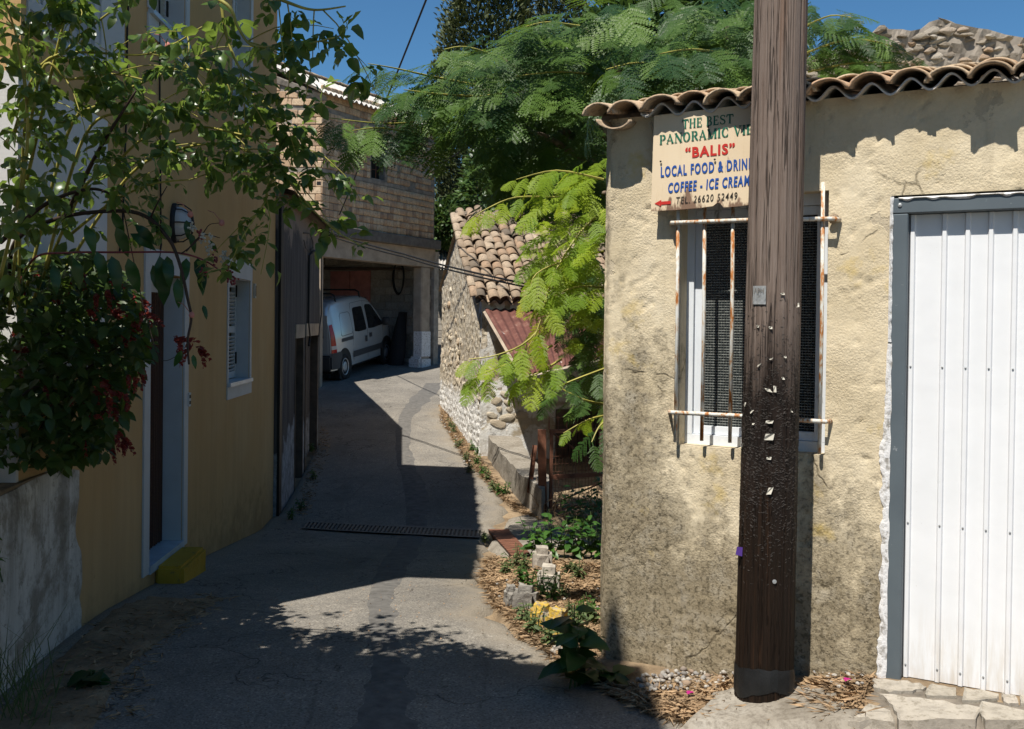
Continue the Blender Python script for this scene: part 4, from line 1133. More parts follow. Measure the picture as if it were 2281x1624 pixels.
    for i in range(2):
        l, r = (BL, BR) if i == 0 else (TL, TR)
        rows.append([l.lerp(r, k / N) + Vector((0, 0, .014 * math.sin(k * .95))) for k in range(N + 1)])
    mb = MB(); mb.grid(rows); mb.grid([[p - Vector((0, 0, .012)) for p in q[::-1]] for q in rows]); pr = mb.build('porch_roof', X('rust_sheet'), t)
    mb = MB(); mb.tube([BL - Vector((0, 0, .04)), BR - Vector((0, 0, .04))], .03, 5); mb.tube([TL - Vector((0, 0, .05)), BL - Vector((0, 0, .05))], .03, 5); mb.build('porch_rafter', X('plaster_beige'), pr)
    mb = MB(); mb.tube([(BR.x, BR.y, BR.z), (BR.x, BR.y, -.6)], .04, 6); mb.build('porch_post', X('beam_wood'), pr)
    mb = MB(); mb.fbox(FF, 1.75, 1.95, -.9, 1.5, 0, 2.2); mb.build('side_wall', X('old_plaster'), t)
stone_house()

def low_wall():
    base = [gnd(1078, 1026), gnd(1112, 1072), gnd(1150, 1122), gnd(1206, 1166)]
    top = [(base[0].x + .05, base[0].y, .05), (base[1].x + .04, base[1].y, -.05), (base[2].x + .02, base[2].y - .0, -.115), (base[3].x, base[3].y, -.15)]
    back = [(base[3].x + .14, base[3].y + .7, -.13), (base[3].x - .1, base[3].y + 1.9, -.05), (.12, 13.85, .04)]
    mb = MB(); P = [Vector(p) for p in top + back]
    mb.prism([P[0], P[1], P[2], P[3], P[4], P[5], P[6]], .8)
    bm = bmesh.new(); me = mb.mesh('low_wall'); bm.from_mesh(me)
    bmesh.ops.triangulate(bm, faces=bm.faces[:])
    for _ in range(5):
        es = [e for e in bm.edges if e.calc_length() > .12]
        if es: bmesh.ops.subdivide_edges(bm, edges=es, cuts=1); bmesh.ops.triangulate(bm, faces=[f for f in bm.faces if len(f.verts) > 3])
    for v in bm.verts:
        n = fbm(v.co.x * 5 + v.co.z * 3, v.co.y * 5 + v.co.z * 2, 3, 4)
        v.co += Vector((float(n) * .05, float(n) * .04, float(n) * .03))
    bm.to_mesh(me); bm.free()
    link('low_wall', me, X('concrete'), label='low crumbling concrete plinth running from the stone house to the rusty gate', cat='plinth')
low_wall()
# ------------------------------------------------------------------ the rendered outbuilding with the white garage door
PCN = Vector((.4235, 4.78, 0))
FG = Frame(PCN, (1.84, -1), (-1, -1.84))
def garage():
    t = thing('outbuilding', 'cream rough rendered outbuilding with tiled eaves, barred window and white metal door', 'building', FG.p(0, -.15), math.atan2(FG.u.y, FG.u.x))
    uz = FG.uz
    EZ = 2.555
    w0, w1 = uz(1516, 700)[0], uz(1842, 700)[0]; wz1 = uz(1840, 424)[1]; wz0 = uz(1525, 992)[1]
    d0 = uz(1978, 900)[0]; dz1 = uz(1985, 436)[1]; dz0 = uz(2000, 1514)[1]
    d1 = d0 + 1.75
    def disp(u, z):
        r = .0028 * fbm(u * 34, z * 34, 1, 3) * np.clip(fbm(u * 2.6, z * 2.6, 5, 3) * 3 + .8, .1, 1.6) + .009 * fbm(u * 6, z * 6, 4, 3) + .02 * fbm(u * 1.6, z * 1.6, 7, 2)
        r = r - .014 * np.clip(vnoise(u * 30, z * 38, 9) * .6 + vnoise(u * 62, z * 62, 8) * .4 - .68, 0, 1) * 3
        e = np.clip(1 - (u - .012 * vnoise(z * 9, z * 0 + 2.)) / .055, 0, 1)
        return r - (.06 + .03 * fbm(z * 2.2, z * 0 + 4., 3, 3)) * e ** 2
    wall_grid('wall', FG, 0, d1 + .5, -.4, EZ + .04, [(w0, w1, wz0, wz1), (d0, d1, -.4, dz1)], .0125, X('rough_render'), t, disp, reveal=.13, thick=.3)
    mb = MB(); mb.fbox(FG, .02, d1 + .5, -.4, EZ - .02, -4.2, -.32); mb.build('body', X('rough_render'), t)
    # window: frame set back, wired glass, bars in front
    f0 = uz(1531, 700, -.1)[0]
    dp = -.115
    mb = MB(); mb.fbox(FG, w0 - .02, w1, wz0, wz0 + .045, dp - .02, dp + .03); mb.fbox(FG, f0 - .05, f0 + .035, wz0 + .046, wz1, dp - .02, dp + .03)
    mb.fbox(FG, w1 - .03, w1 + .02, wz0 + .046, wz1, dp - .02, dp + .03); mb.fbox(FG, f0 + .036, w1 - .031, wz1 - .05, wz1 + .02, dp - .02, dp + .03)
    w = mb.build('window_frame', X('window_paint'), t)
    s0, s1 = f0 + .037, w1 - .032
    mb = MB(); mb.fbox(FG, s0, s0 + .035, wz0 + .047, wz1 - .052, dp - .03, dp + .012); mb.fbox(FG, s1 - .035, s1, wz0 + .047, wz1 - .052, dp - .03, dp + .012)
    mb.fbox(FG, s0 + .036, s1 - .036, wz0 + .047, wz0 + .085, dp - .03, dp + .011); mb.fbox(FG, s0 + .036, s1 - .036, wz1 - .09, wz1 - .052, dp - .03, dp + .011)
    mb.fbox(FG, (s0 + s1) / 2 - .03, (s0 + s1) / 2 + .03, wz0 + .0855, wz1 - .0905, dp - .03, dp + .010)
    mb.build('sash', X('window_paint'), w)
    for a, b in ((s0 + .034, (s0 + s1) / 2 - .029), ((s0 + s1) / 2 + .029, s1 - .034)):
        mb = MB(); mb.fbox(FG, a, b, wz0 + .08, wz1 - .085, dp - .022, dp - .016); mb.build('pane', X('wired_glass'), w)
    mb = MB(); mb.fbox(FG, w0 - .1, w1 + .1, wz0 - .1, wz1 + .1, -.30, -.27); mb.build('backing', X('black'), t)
    bz0 = uz(1508, 985, .03)[1]
    for k, px in enumerate((1508, 1567, 1630, 1697, 1764, 1830)):
        u = uz(px, 700, .035)[0]
        zb = bz0 + (-.0, .015, .015, .01, .0, -.005)[k]
        mb = MB(); mb.tube([FG.p(u, zb, .035), FG.p(u + .002, (zb + wz1) / 2, .036), FG.p(u - .002, wz1 + .03, .035)], .0085, 8)
        mb.build('window_bar', X('rusty_bar'), t, True)
    for (a, b, c_, d_) in ((1488, 497, 1866, 487), (1484, 918, 1846, 940)):
        p, q = uz(a, b, .05), uz(c_, d_, .05)
        mb = MB(); mb.tube([FG.p(*p, .004), FG.p(p[0] + .015, p[1], .052), FG.p((p[0] + q[0]) / 2, (p[1] + q[1]) / 2 + .004, .053), FG.p(q[0] - .015, q[1], .052), FG.p(*q, .004)], .0095, 8)
        mb.build('window_bar', X('rusty_bar'), t, True)
    u, z = uz(1858, 487); place('bolt_rust', STONES[2], FG.mat(u, z, .015) @ Matrix.Diagonal((.024, .03, .024, 1)), t).data
    # white metal door in a grey frame
    fw = .068
    zf1 = dz1 - .012
    mb = MB(); mb.fbox(FG, d0 + .004, d0 + fw, -.4, zf1 - .066, -.07, .006); j = mb.mesh('door_frame'); bevel(j, .004); dfr = link('door_frame', j, X('grey_frame'), t)
    mb = MB(); mb.fbox(FG, d0 + .004, d1, zf1 - .065, zf1, -.07, .006); j = mb.mesh('door_header'); bevel(j, .004); link('door_header', j, X('grey_frame'), t)
    ribs = [uz(px, 818, -.02)[0] for px in (2027, 2098, 2150, 2202, 2256)]
    st = (ribs[4] - ribs[1]) / 3
    while ribs[-1] + st < d1: ribs.append(ribs[-1] + st)
    zb0, zb1 = dz0 + .004, zf1 - .068
    mb = MB(); mb.fbox(FG, d0 + fw + .001, d1, zb0 - .03, zb1 + .03, -.075, -.06); door = mb.build('door_leaf', X('white_sheet'), t)
    mb = MB(); mb.fbox(FG, d0 + fw + .001, d1, zb0 - .3, zb0 - .003, -.09, -.062); mb.build('door_gap', X('black'), t)
    for k, r in enumerate(ribs):
        mb = MB()
        for (ua, ub, da, db) in ((r - .012, r - .007, -.048, -.037), (r - .007, r + .007, -.037, -.037), (r + .007, r + .012, -.037, -.048)):
            mb.quad(FG.p(ua, zb0, da), FG.p(ub, zb0, db), FG.p(ub, zb1, db), FG.p(ua, zb1, da))
        mb.build('rib', X('white_sheet'), door)
        a, b = r + .012, (ribs[k + 1] - .012 if k + 1 < len(ribs) else d1)
        mb = MB(); mb.fbox(FG, a, b, zb0, zb1, -.058, -.048); mb.build('panel', X('white_sheet'), door)
        for py in (818, 1172, 1494):
            z = uz(2098, py, -.03)[1] - .0 * k
            M = FG.mat(r, z, -.036) @ Matrix.Rotation(math.radians(90), 4, 'X')
            mb = MB(); mb.lathe(M, [(.0042, 0), (.0035, .003), (.0005, .004)], 8); mb.build('screw', X('zinc'), door)
    mb = MB(); mb.fbox(FG, d0 + fw + .001, ribs[0] - .013, zb0, zb1, -.058, -.045); mb.build('edge_trim', X('white_sheet'), door)
    M = FG.mat(d0 + .035, zf1 - .03, .006) @ Matrix.Rotation(math.radians(90), 4, 'X')
    mb = MB(); mb.lathe(M, [(.009, 0), (.008, .004), (.001, .006)], 10); mb.build('rivet', X('zinc'), dfr)
    # flaking plaster left along the frame
    rr = random.Random(2)
    def flake(pts0, pts1, name):
        mb = MB(); n = len(pts0)
        P = [[FG.p(*pts0[i], .002), FG.p(*pts0[i], .008), FG.p((pts0[i][0] + pts1[i][0]) / 2, (pts0[i][1] + pts1[i][1]) / 2, .014), FG.p(*pts1[i], .008)] for i in range(n)]
        mb.grid(P); mb.build(name, X('paint_flake'), t)
    A, B = [], []
    zA, zB = uz(1965, 765)[1], dz0 - .02
    for i in range(90):
        f = i / 89; z = zA + (zB - zA) * f
        wd = (.003 + .015 * min(1, f * 3)) * (.25 + 1.3 * float(vnoise(i * .33, 3.)) ** 1.3 + .5 * float(vnoise(i * 1.3, 8.))) 
        A.append((d0 - wd - .002, z)); B.append((d0 + .010 + .006 * vnoise(i * .4, 9.), z))
    flake(A, B, 'peeled_plaster')
    A, B = [], []
    for i in range(60):
        f = i / 59; z = zA + .006 + (zf1 - zA) * f
        A.append((d0 - .004, z)); B.append((d0 + .008 + .004 * vnoise(i * .5, 5.), z))
    flake(A, B, 'peeled_plaster')
    A, B = [], []
    for i in range(90):
        u = d0 + .03 + (d1 - d0) * i / 89 * .6
        A.append((u, zf1 + .002)); B.append((u, zf1 - .004 - .02 * max(0, vnoise(i * .35, 2.) - .3)))
    flake(A, B, 'peeled_plaster')
    # eave: wavy grey sheet below, barrel tiles above
    U0, U1 = .01, d1 + .45
    sl = math.radians(13); cs, sn = math.cos(sl), math.sin(sl)
    PIT = .152
    def sp(u, s, lift=0.0): return FG.p(u, EZ + .012 + s * sn + lift * cs, .112 - s * cs + lift * sn)
    R = Matrix(((FG.u.x, -FG.n.x * cs, FG.n.x * sn, 0), (FG.u.y, -FG.n.y * cs, FG.n.y * sn, 0), (0, sn, cs, 0), (0, 0, 0, 1)))
    ph = U0 + .02 + PIT / 2
    def sheetz(u): return .028 - .027 * math.cos(2 * math.pi * (u - ph) / PIT) + .004 * math.sin(u * 9)
    n = int((U1 - U0 - .28) / .012)
    rows = [[sp(U0 + .22 + k * .012, s, sheetz(U0 + .22 + k * .012)) for k in range(n)] for s in (.03, .3, .9)]
    low = [[p - Vector((0, 0, .009)) for p in r] for r in rows]
    mb = MB(); mb.grid(rows); mb.grid([r[::-1] for r in low]); mb.grid([low[0], rows[0]]); mb.build('eave_sheet', X('fibre_cement'), t)
    big = [tile_mesh('roof_tile', L=.40, r0=.088, r1=.070, th=.013, k=12, flat=.74, wob=.14, seed=i + 7, mat='pale_tile') for i in range(6)]
    rr = random.Random(8)
    c = 0; u = U0 + .02
    while u < U1:
        for k in range(4):
            if k == 0: s = -.02 + rr.uniform(-.015, .03)
            else: s = k * .33 + rr.uniform(-.02, .02)
            lift = .020 + .008 * (k > 0) + rr.uniform(0, .012) + (.0 if c > 1 else -.01)
            M = Matrix.Translation(sp(u + rr.gauss(0, .008), s, lift)) @ R @ Matrix.Rotation(rr.gauss(0, .035), 4, 'Z') @ Matrix.Rotation(math.radians(-2.2), 4, 'X') @ Matrix.Rotation(rr.gauss(0, .04), 4, 'Y')
            place('roof_tile', big[rr.randrange(6)], M, t)
        u += PIT; c += 1
    # mortar bed between the rows and a slipped broken tile on the corner
    rows = [[sp(U0 + k * .05, s, .0) for k in range(int((U1 - U0) / .05))] for s in (.25, 1.7)]
    mb = MB(); mb.grid(rows); mb.build('roof_bed', X('clay_tile'), t)
    M = FG.mat(.12, EZ + .012, .15) @ Matrix.Rotation(math.radians(7), 4, 'Z') @ Matrix.Rotation(math.radians(6), 4, 'X') @ Matrix.Rotation(math.radians(184), 4, 'Y') @ Matrix.Diagonal((1.0, .62, .8, 1))
    place('broken_tile', big[1], M, t)
    mb = MB(); P = []
    for j in range(5): P.append([FG.p(-.02 + k * .03, EZ - .03 + .03 * j + .02 * vnoise(k * .8, j * .9), -.12 + .10 * math.sin(j * .7) * (.7 + .5 * vnoise(k * .6, 4.))) for k in range(14)])
    mb.grid(P); mb.build('corner_mortar', X('mortar'), t)
    return t
garage()

# ------------------------------------------------------------------ painted sign
def seg(pts, w):
    """quads along a polyline; w one width or one per point"""
    P = [Vector((p[0], p[1])) for p in pts]; n = len(P); W = w if hasattr(w, '__len__') else [w] * n
    L, Rr = [], []
    for i in range(n):
        d = (P[min(i + 1, n - 1)] - P[max(i - 1, 0)]).normalized(); q = Vector((-d.y, d.x)) * W[i] / 2
        L.append(P[i] + q); Rr.append(P[i] - q)
    return [(L[i], Rr[i], Rr[i + 1], L[i + 1]) for i in range(n - 1)]
def arc(cx, cy_, rx, ry, a0, a1, w_side, w_top, n=14):
    pts, W = [], []
    for i in range(n + 1):
        a = math.radians(a0 + (a1 - a0) * i / n)
        pts.append((cx + rx * math.cos(a), cy_ + ry * math.sin(a))); W.append(w_top + (w_side - w_top) * abs(math.cos(a)))
    return seg(pts, W)
def stem(x, w=.19, y0=0., y1=1., serif=.30):
    q = seg([(x, y0), (x, y1)], w)
    for y in (y0 + .035, y1 - .035): q += seg([(x - serif / 2, y), (x + serif / 2, y)], .07)
    return q
def glyph(c):
    T, S = .08, .19
    if c == 'T': return stem(.42, S, 0, 1) + seg([(.04, .93), (.80, .93)], .12) + seg([(.07, .99), (.03, .70)], [.09, .13]) + seg([(.77, .99), (.81, .70)], [.09, .13]), .84
    if c == 'H': return stem(.17) + stem(.67) + seg([(.17, .52), (.67, .52)], T), .86
    if c == 'E': return stem(.17) + seg([(.15, .95), (.62, .95)], .1) + seg([(.15, .05), (.64, .05)], .1) + seg([(.15, .52), (.48, .52)], T) + seg([(.60, 1.0), (.62, .72)], [.06, .1]) + seg([(.62, 0), (.64, .28)], [.06, .1]) + seg([(.48, .64), (.48, .40)], .07), .74
    if c == 'B': return stem(.17) + arc(.36, .75, .22, .21, 90, -90, S, T) + arc(.38, .27, .25, .24, 90, -90, S, T) + seg([(.15, .96), (.38, .96)], T) + seg([(.15, .52), (.4, .52)], T) + seg([(.15, .04), (.4, .04)], T), .78
    if c == 'S': return seg([(.62, .74), (.60, .90), (.40, .97), (.18, .90), (.12, .74), (.22, .60), (.42, .50), (.60, .40), (.66, .25), (.58, .09), (.36, .03), (.14, .10), (.09, .28)], [.13, .12, .09, .13, .18, .17, .17, .17, .18, .13, .09, .12, .13]), .78
    if c == 'P': return stem(.17) + arc(.36, .71, .24, .25, 90, -90, S, T) + seg([(.15, .96), (.38, .96)], T) + seg([(.15, .46), (.38, .46)], T), .72
    if c == 'R': return stem(.17) + arc(.36, .73, .23, .23, 90, -90, S, T) + seg([(.15, .96), (.38, .96)], T) + seg([(.15, .5), (.38, .5)], T) + seg([(.38, .5), (.56, .2), (.72, .02)], [.14, .18, .12]), .78
    if c == 'A': return seg([(.10, .02), (.40, 1.0)], .08) + seg([(.38, 1.0), (.70, .02)], [.14, .2]) + seg([(.2, .34), (.58, .34)], T) + seg([(0, .035), (.24, .035)], .07) + seg([(.54, .035), (.84, .035)], .07) + seg([(.22, .34), (.12, .40), (.10, .30)], .08), .86
    if c == 'N': return stem(.13, .09) + stem(.71, .09) + seg([(.10, 1.0), (.72, 0.0)], .19), .86
    if c == 'O': return arc(.40, .5, .30, .46, 0, 360, S, T, 28), .84
    if c == 'C': return arc(.42, .5, .31, .46, 50, 310, S, T, 22) + seg([(.64, .95), (.66, .66)], [.06, .1]) + seg([(.64, .05), (.66, .3)], [.06, .1]), .80
    if c == 'M': return stem(.13, .09) + stem(.85, .19) + seg([(.10, 1.0), (.48, .05)], .18) + seg([(.47, .05), (.84, 1.0)], .08), 1.02
    if c == 'I': return stem(.17), .36
    if c == 'V': return seg([(.12, 1.0), (.42, 0.0)], [.2, .15]) + seg([(.40, 0.0), (.70, 1.0)], .08) + seg([(0, .965), (.28, .965)], .07) + seg([(.56, .965), (.84, .965)], .07), .84
    if c == 'W': return seg([(.12, 1.0), (.36, 0.0)], .18) + seg([(.35, 0.0), (.58, .95)], .08) + seg([(.56, .95), (.80, 0.0)], .18) + seg([(.79, 0.0), (1.02, 1.0)], .08) + seg([(0, .965), (.26, .965)], .07) + seg([(.9, .965), (1.14, .965)], .07), 1.14
    return [], .36
def slab_text(s):
    x, V, F = 0, [], []
    for ch in s:
        q, adv = glyph(ch)
        for k in q:
            b = len(V); V += [(p.x + x, p.y) for p in k]; F.append((b, b + 1, b + 2, b + 3))
        x += adv + .06
    return V, F
def font_text(s, offset=.02, shear=0.0, space=1.0):
    cu = bpy.data.curves.new('lettering', 'FONT'); cu.body = s; cu.size = 1.0; cu.offset = offset; cu.shear = shear; cu.space_character = space; cu.resolution_u = 3
    ob = bpy.data.objects.new('lettering', cu); COL.objects.link(ob)
    dg = bpy.context.evaluated_depsgraph_get()
    me = bpy.data.meshes.new_from_object(ob.evaluated_get(dg))
    V = [(v.co.x, v.co.y) for v in me.vertices]; F = [tuple(p.vertices) for p in me.polygons]
    bpy.data.objects.remove(ob); bpy.data.curves.remove(cu); bpy.data.meshes.remove(me)
    return V, F
def sign():
    SD = .075
    uz = lambda px, py: FG.uz(px, py, SD)
    bl = uz(1450, 470)
    t = thing('sign', 'hand painted cream board advertising food, drinks and ice cream under the eaves', 'sign', FG.p(bl[0], bl[1], SD), math.atan2(FG.u.y, FG.u.x))
    top = [(1457, 258), (1735, 224)]
    bot = [(1735, 452), (1700, 453), (1672, 456), (1640, 460), (1612, 462), (1604, 453), (1598, 451), (1588, 459), (1560, 463), (1500, 468), (1450, 470)]
    P = [uz(*p) for p in top + bot]
    n = len(P)
    front = [FG.p(*p, SD) for p in P]; backp = [q - FG.n * .009 for q in front]
    mb = MB(); mb.add(front + backp, [tuple(range(n - 1, -1, -1)), tuple(range(n, 2 * n))] + [(i, (i + 1) % n, n + (i + 1) % n, n + i) for i in range(n)])
    me = mb.mesh('board')
    bm = bmesh.new(); bm.from_mesh(me); bmesh.ops.triangulate(bm, faces=[f for f in bm.faces if len(f.verts) > 4]); bmesh.ops.recalc_face_normals(bm, faces=bm.faces[:]); bm.to_mesh(me); bm.free()
    link('board', me, X('sign_board'), t)
    mb = MB(); mb.fbox(FG, P[0][0] + .1, P[0][0] + .13, P[0][1] - .4, P[0][1] - .05, 0, SD - .011); mb.fbox(FG, P[0][0] + .5, P[0][0] + .53, P[0][1] - .4, P[0][1] - .05, 0, SD - .011); mb.build('batten', X('beam_wood'), t)
    def z1(zx, zy): return ((1400 + zx / 3.608) * .9124, (150 + zy / 3.608) * .9124)
    def put(V, F, b0, b1, cap, mat, lean=0.0):
        """b0,b1: ends of the baseline in the enlarged view, cap height there"""
        (ua, za), (ub, zb), (_, zc) = uz(*z1(*b0)), uz(*z1(*b1)), uz(*z1(b0[0], b0[1] - cap))
        h = zc - za
        xs = [v[0] for v in V]; x0, x1 = min(xs), max(xs)
        L = ub - ua; pts = []
        for x, y in V:
            f = (x - x0) / (x1 - x0)
            pts.append(FG.p(ua + L * f + lean * y * h, za + (zb - za) * f + y * h, SD + .0025))
        mb = MB(); mb.add(pts, F); mb.build('lettering', X(mat), t)
    V, F = slab_text('THE BEST'); put(V, F, (955, 595), (1412, 545), 82, 'letter_green')
    V, F = slab_text('PANORAMIC VIEW'); put(V, F, (760, 735), (1690, 626), 84, 'letter_green')
    def capscale(V, k=.729): return [(x, y / k) for x, y in V]
    V, F = font_text('\u201cBALIS\u201d', .034, 0, 1.15); put(capscale(V), F, (985, 850), (1422, 808), 90, 'letter_red')
    V, F = font_text('LOCAL FOOD & DRINK', .03, 0, 1.22); put(capscale(V), F, (770, 1018), (1592, 942), 92, 'letter_blue')
    V, F = font_text('COFFEE - ICE CREAM', .032, 0, 1.22); put(capscale(V), F, (832, 1158), (1550, 1090), 88, 'letter_blue', .06)
    V, F = font_text('TEL. 26620 52449', .004, 0, 1.2); put(capscale(V), F, (902, 1256), (1442, 1214), 64, 'letter_black', .08)
    V = [(0, .5), (.42, 1.0), (.42, .74), (1, .74), (1, .26), (.42, .26), (.42, 0)]; put(V, [(0, 1, 2, 5, 6), (2, 3, 4, 5)], (714, 1282), (858, 1272), 58, 'letter_red')
    for zx, zy in ((772, 883), (1190, 580), (1248, 866)):
        u, z = uz(*z1(zx, zy)); M = FG.mat(u, z, SD + .006) @ Matrix.Rotation(math.radians(90), 4, 'X')
        mb = MB(); mb.lathe(M, [(.005, 0), (.004, .004), (.0005, .005)], 8); mb.build('nail', X('dark_metal'), t)
sign()

# ------------------------------------------------------------------ the timber pole
PB0, PB1 = at(1700, 1589, 4.15), at(1740, 0, 4.15)
def pole():
    ax = (PB1 - PB0).normalized(); L0 = (PB1 - PB0).length
    t = thing('utility_pole', 'tall weathered timber pole, blackened and stapled below, in front of the outbuilding', 'pole', PB0)
    pr = Vector((-PB0.x, -PB0.y, 0)).normalized()            # towards the lane
    x = Vector((pr.y, -pr.x, 0)); x = (x - ax * x.dot(ax)).normalized(); y = ax.cross(x)
    rad = lambda s: .1185 - .0105 * s / L0
    def surf(g, s, lift=0.0):
        """g = angle, 0 faces the camera"""
        gr = 1 + .045 * (vnoise(g * 6.3 + 3, s * .35) - .5) + .03 * (vnoise(g * 17 + 40, s * .8) - .5) - .20 * max(0.0, vnoise(g * 24 + 9, s * .30 + 5) - .76) + .012 * (vnoise(g * 30, s * 5) - .5)
        gr += .016 * (vnoise(g * 14, s * 9) - .5) if .5 < s < 1.9 else 0
        gr = float(gr)
        r = rad(s) * gr + lift
        d = (pr - ax * pr.dot(ax)).normalized(); e = ax.cross(d)
        return PB0 + ax * s + d * (r * math.cos(g)) + e * (r * math.sin(g))
    K = 150
    S = np.concatenate([np.arange(-.25, 3.15, .025), np.array([3.5, 4, 5, 6, 7, 8.2])])
    G_ = np.linspace(-math.pi, math.pi, K + 1)[:-1]
    V = [surf(g, s) for s in S for g in G_]
    F = [(i * K + j, i * K + (j + 1) % K, (i + 1) * K + (j + 1) % K, (i + 1) * K + j) for i in range(len(S) - 1) for j in range(K)]
    link('shaft', np_mesh('shaft', [tuple(v) for v in V], F, True), X('pole_wood'), t)
    rows = []
    gs = np.linspace(-math.pi, math.pi, 61)
    for j, (s, l) in enumerate(((.045, .001), (.06, .0025), (.10, .003), (.14, .0025), (.155, .0005))):
        rows.append([surf(g, s + .055 + .10 * (.25 * math.sin(g * 2.2 + 1)) * (1 if j < 2 else .35) + .012 * vnoise(g * 5, j), l + .003 * vnoise(g * 9, s * 40)) for g in gs])
    mb = MB(); mb.grid(rows); mb.build('tape_band', X('tape'), t, True)
    def ang(px, py):
        p = at(px, py, 4.05); v = p - PB0; s = v.dot(ax)
        e = ax.cross((pr - ax * pr.dot(ax)).normalized())
        q = (v - ax * s).dot(e) / rad(s)
        return math.asin(max(-1, min(1, q * .98))), s
    g, s = ang(1691, 657)
    rows = [[surf(g + (k - 3) / 3 * .26, s + (j - 3) / 3 * .038, .004 + .003 * vnoise(k * 1.3, j * 1.1 + 3)) for k in range(7)] for j in range(7)]
    mb = MB(); mb.grid(rows); pl = mb.build('number_plate', X('zinc'), t)
    for s0, txt in ((.012, '\u039bPH'),):
        V, F = font_text(txt, .0)
        xs = [v[0] for v in V]; x0, x1 = min(xs), max(xs)
        pts = [surf(g + (-.18 + .36 * (a - x0) / (x1 - x0)), s + s0 - .006 + b * .032, .0085) for a, b in V]
        mb = MB(); mb.add(pts, F); mb.build('stamping', X('grate_iron'), pl)
    g, s = ang(1725, 1293)
    c = surf(g, s, .002); n = (surf(g, s, .05) - c).normalized()
    M = Matrix.Translation(c) @ n.to_track_quat('Z', 'Y').to_matrix().to_4x4()
    mb = MB(); mb.lathe(M, [(.0085, 0), (.0085, .003), (.0005, .0035)], 14); mb.build('metal_tag', X('zinc'), t)
    g, s = ang(1652, 1237)
    a, b = surf(g, s - .02, .003), surf(g, s + .018, .002)
    side = (FG.u * -1)
    mb = MB(); mb.quad(a, a + side * .028 + Vector((0, 0, .004)), b + side * .024, b); mb.build('paper_scrap', X('purple'), t)
    # staples and nails, many hundreds
    rr = random.Random(4); mb = MB()
    for k in range(2400):
        s = rr.gauss(1.12, .24)
        if not .55 < s < 1.75: continue
        g = rr.uniform(-1.6, 1.6); h = rr.uniform(-.8, .8); l = rr.uniform(.003, .006)
        cs_, sn_ = math.cos(h) * l / .115, math.sin(h) * l
        w = .0005
        p = [surf(g - cs_, s - sn_, .0008), surf(g + cs_, s + sn_, .0008), surf(g + cs_, s + sn_ + 2 * w, .0018), surf(g - cs_, s - sn_ + 2 * w, .0018)]
        mb.quad(*p); mb.quad(p[3], p[2], surf(g + cs_, s + sn_ + 4 * w, .001), surf(g - cs_, s - sn_ + 4 * w, .001))
    mb.build('staples', X('staple'), t, kind='stuff')
    def scrap(px, py, w, h, mat='paper', tilt=.3):
        g, s = ang(px, py); q = .7 * w / 2200 * 4.1 / .115; v = .7 * h / 2200 * 4.1
        mb = MB(); mb.grid([[surf(g - q / 2 + q * k / 2 + tilt * .1 * j, s - v / 2 + v * j / 2 + .004 * k * tilt, .003 + .008 * (j == 0) * (k == 2) + .004 * ((k + j) % 2)) for k in range(3)] for j in range(3)])
        mb.build('paper_scrap', X(mat), t)
    for a in ((1712, 973, 26, 20, 'doorstep_yellow'), (1712, 1093, 14, 22), (1712, 940, 22, 9), (1726, 866, 8, 20), (1715, 868, 16, 10), (1673, 920, 8, 12), (1660, 905, 6, 16), (1652, 1000, 12, 20), (1688, 815, 8, 9), (1717, 730, 10, 8), (1689, 727, 9, 8), (1775, 680, 7, 14), (1742, 655, 12, 6), (1744, 842, 8, 8), (1748, 795, 9, 7), (1678, 946, 8, 6), (1712, 1020, 14, 8), (1762, 915, 6, 8), (1715, 800, 9, 6)):
        scrap(a[0], a[1], a[2], a[3], 'paper' if len(a) < 5 else 'paper', rr.uniform(-.5, .5))
    return t
pole()

def ruined_wall():
    t = thing('ruined_wall', 'broken rubble stone wall rising above the tiled roof of the outbuilding', 'wall', at(2100, 150, 7.3))
    prof = [(1780, 130), (1850, 110), (1930, 95), (1955, 60), (1966, 45), (1975, 62), (2010, 62), (2028, 66), (2058, 60), (2070, 46), (2090, 40), (2118, 47), (2180, 60), (2200, 62), (2240, 74), (2300, 84), (2360, 90)]
    rr = random.Random(21)
    xs = [p[0] for p in prof]; ys = [p[1] for p in prof]
    top = lambda px: float(np.interp(px, xs, ys))
    # rough core
    rows = []
    for j in range(9):
        row = []
        for k in range(60):
            px = 1780 + k * 10; y = top(px) + 3; py = y + (230 - y) * (1 - j / 8)
            row.append(at(px, py, 7.37 + .05 * vnoise(k * .7, j * 1.1)))
        rows.append(row)
    rows.append([p + Vector((0, .5, -.02)) for p in rows[-1]])
    mb = MB(); mb.grid(rows); mb.build('core', X('mortar'), t)
    py = 190
    while py > 25:
        px = 1775 + rr.uniform(0, 20)
        while px < 2340:
            w = rr.uniform(18, 50); h = rr.uniform(8, 17)
            if py - h * .7 > top(px):
                c = at(px, py + rr.uniform(-4, 4), 7.40 + rr.uniform(-.03, .06)); s = 7.3 / 2200
                M = Matrix.Translation(c) @ Matrix.Rotation(rr.gauss(0, .15), 4, 'Y') @ Matrix.Rotation(rr.gauss(0, .3), 4, 'Z') @ Matrix.Diagonal((w * s * .64, .06, h * s * .74, 1))
                place('stone', STONES_R[rr.randrange(7)], M, t)
            px += w * rr.uniform(.75, .95)
        py -= rr.uniform(10, 14)
ruined_wall()
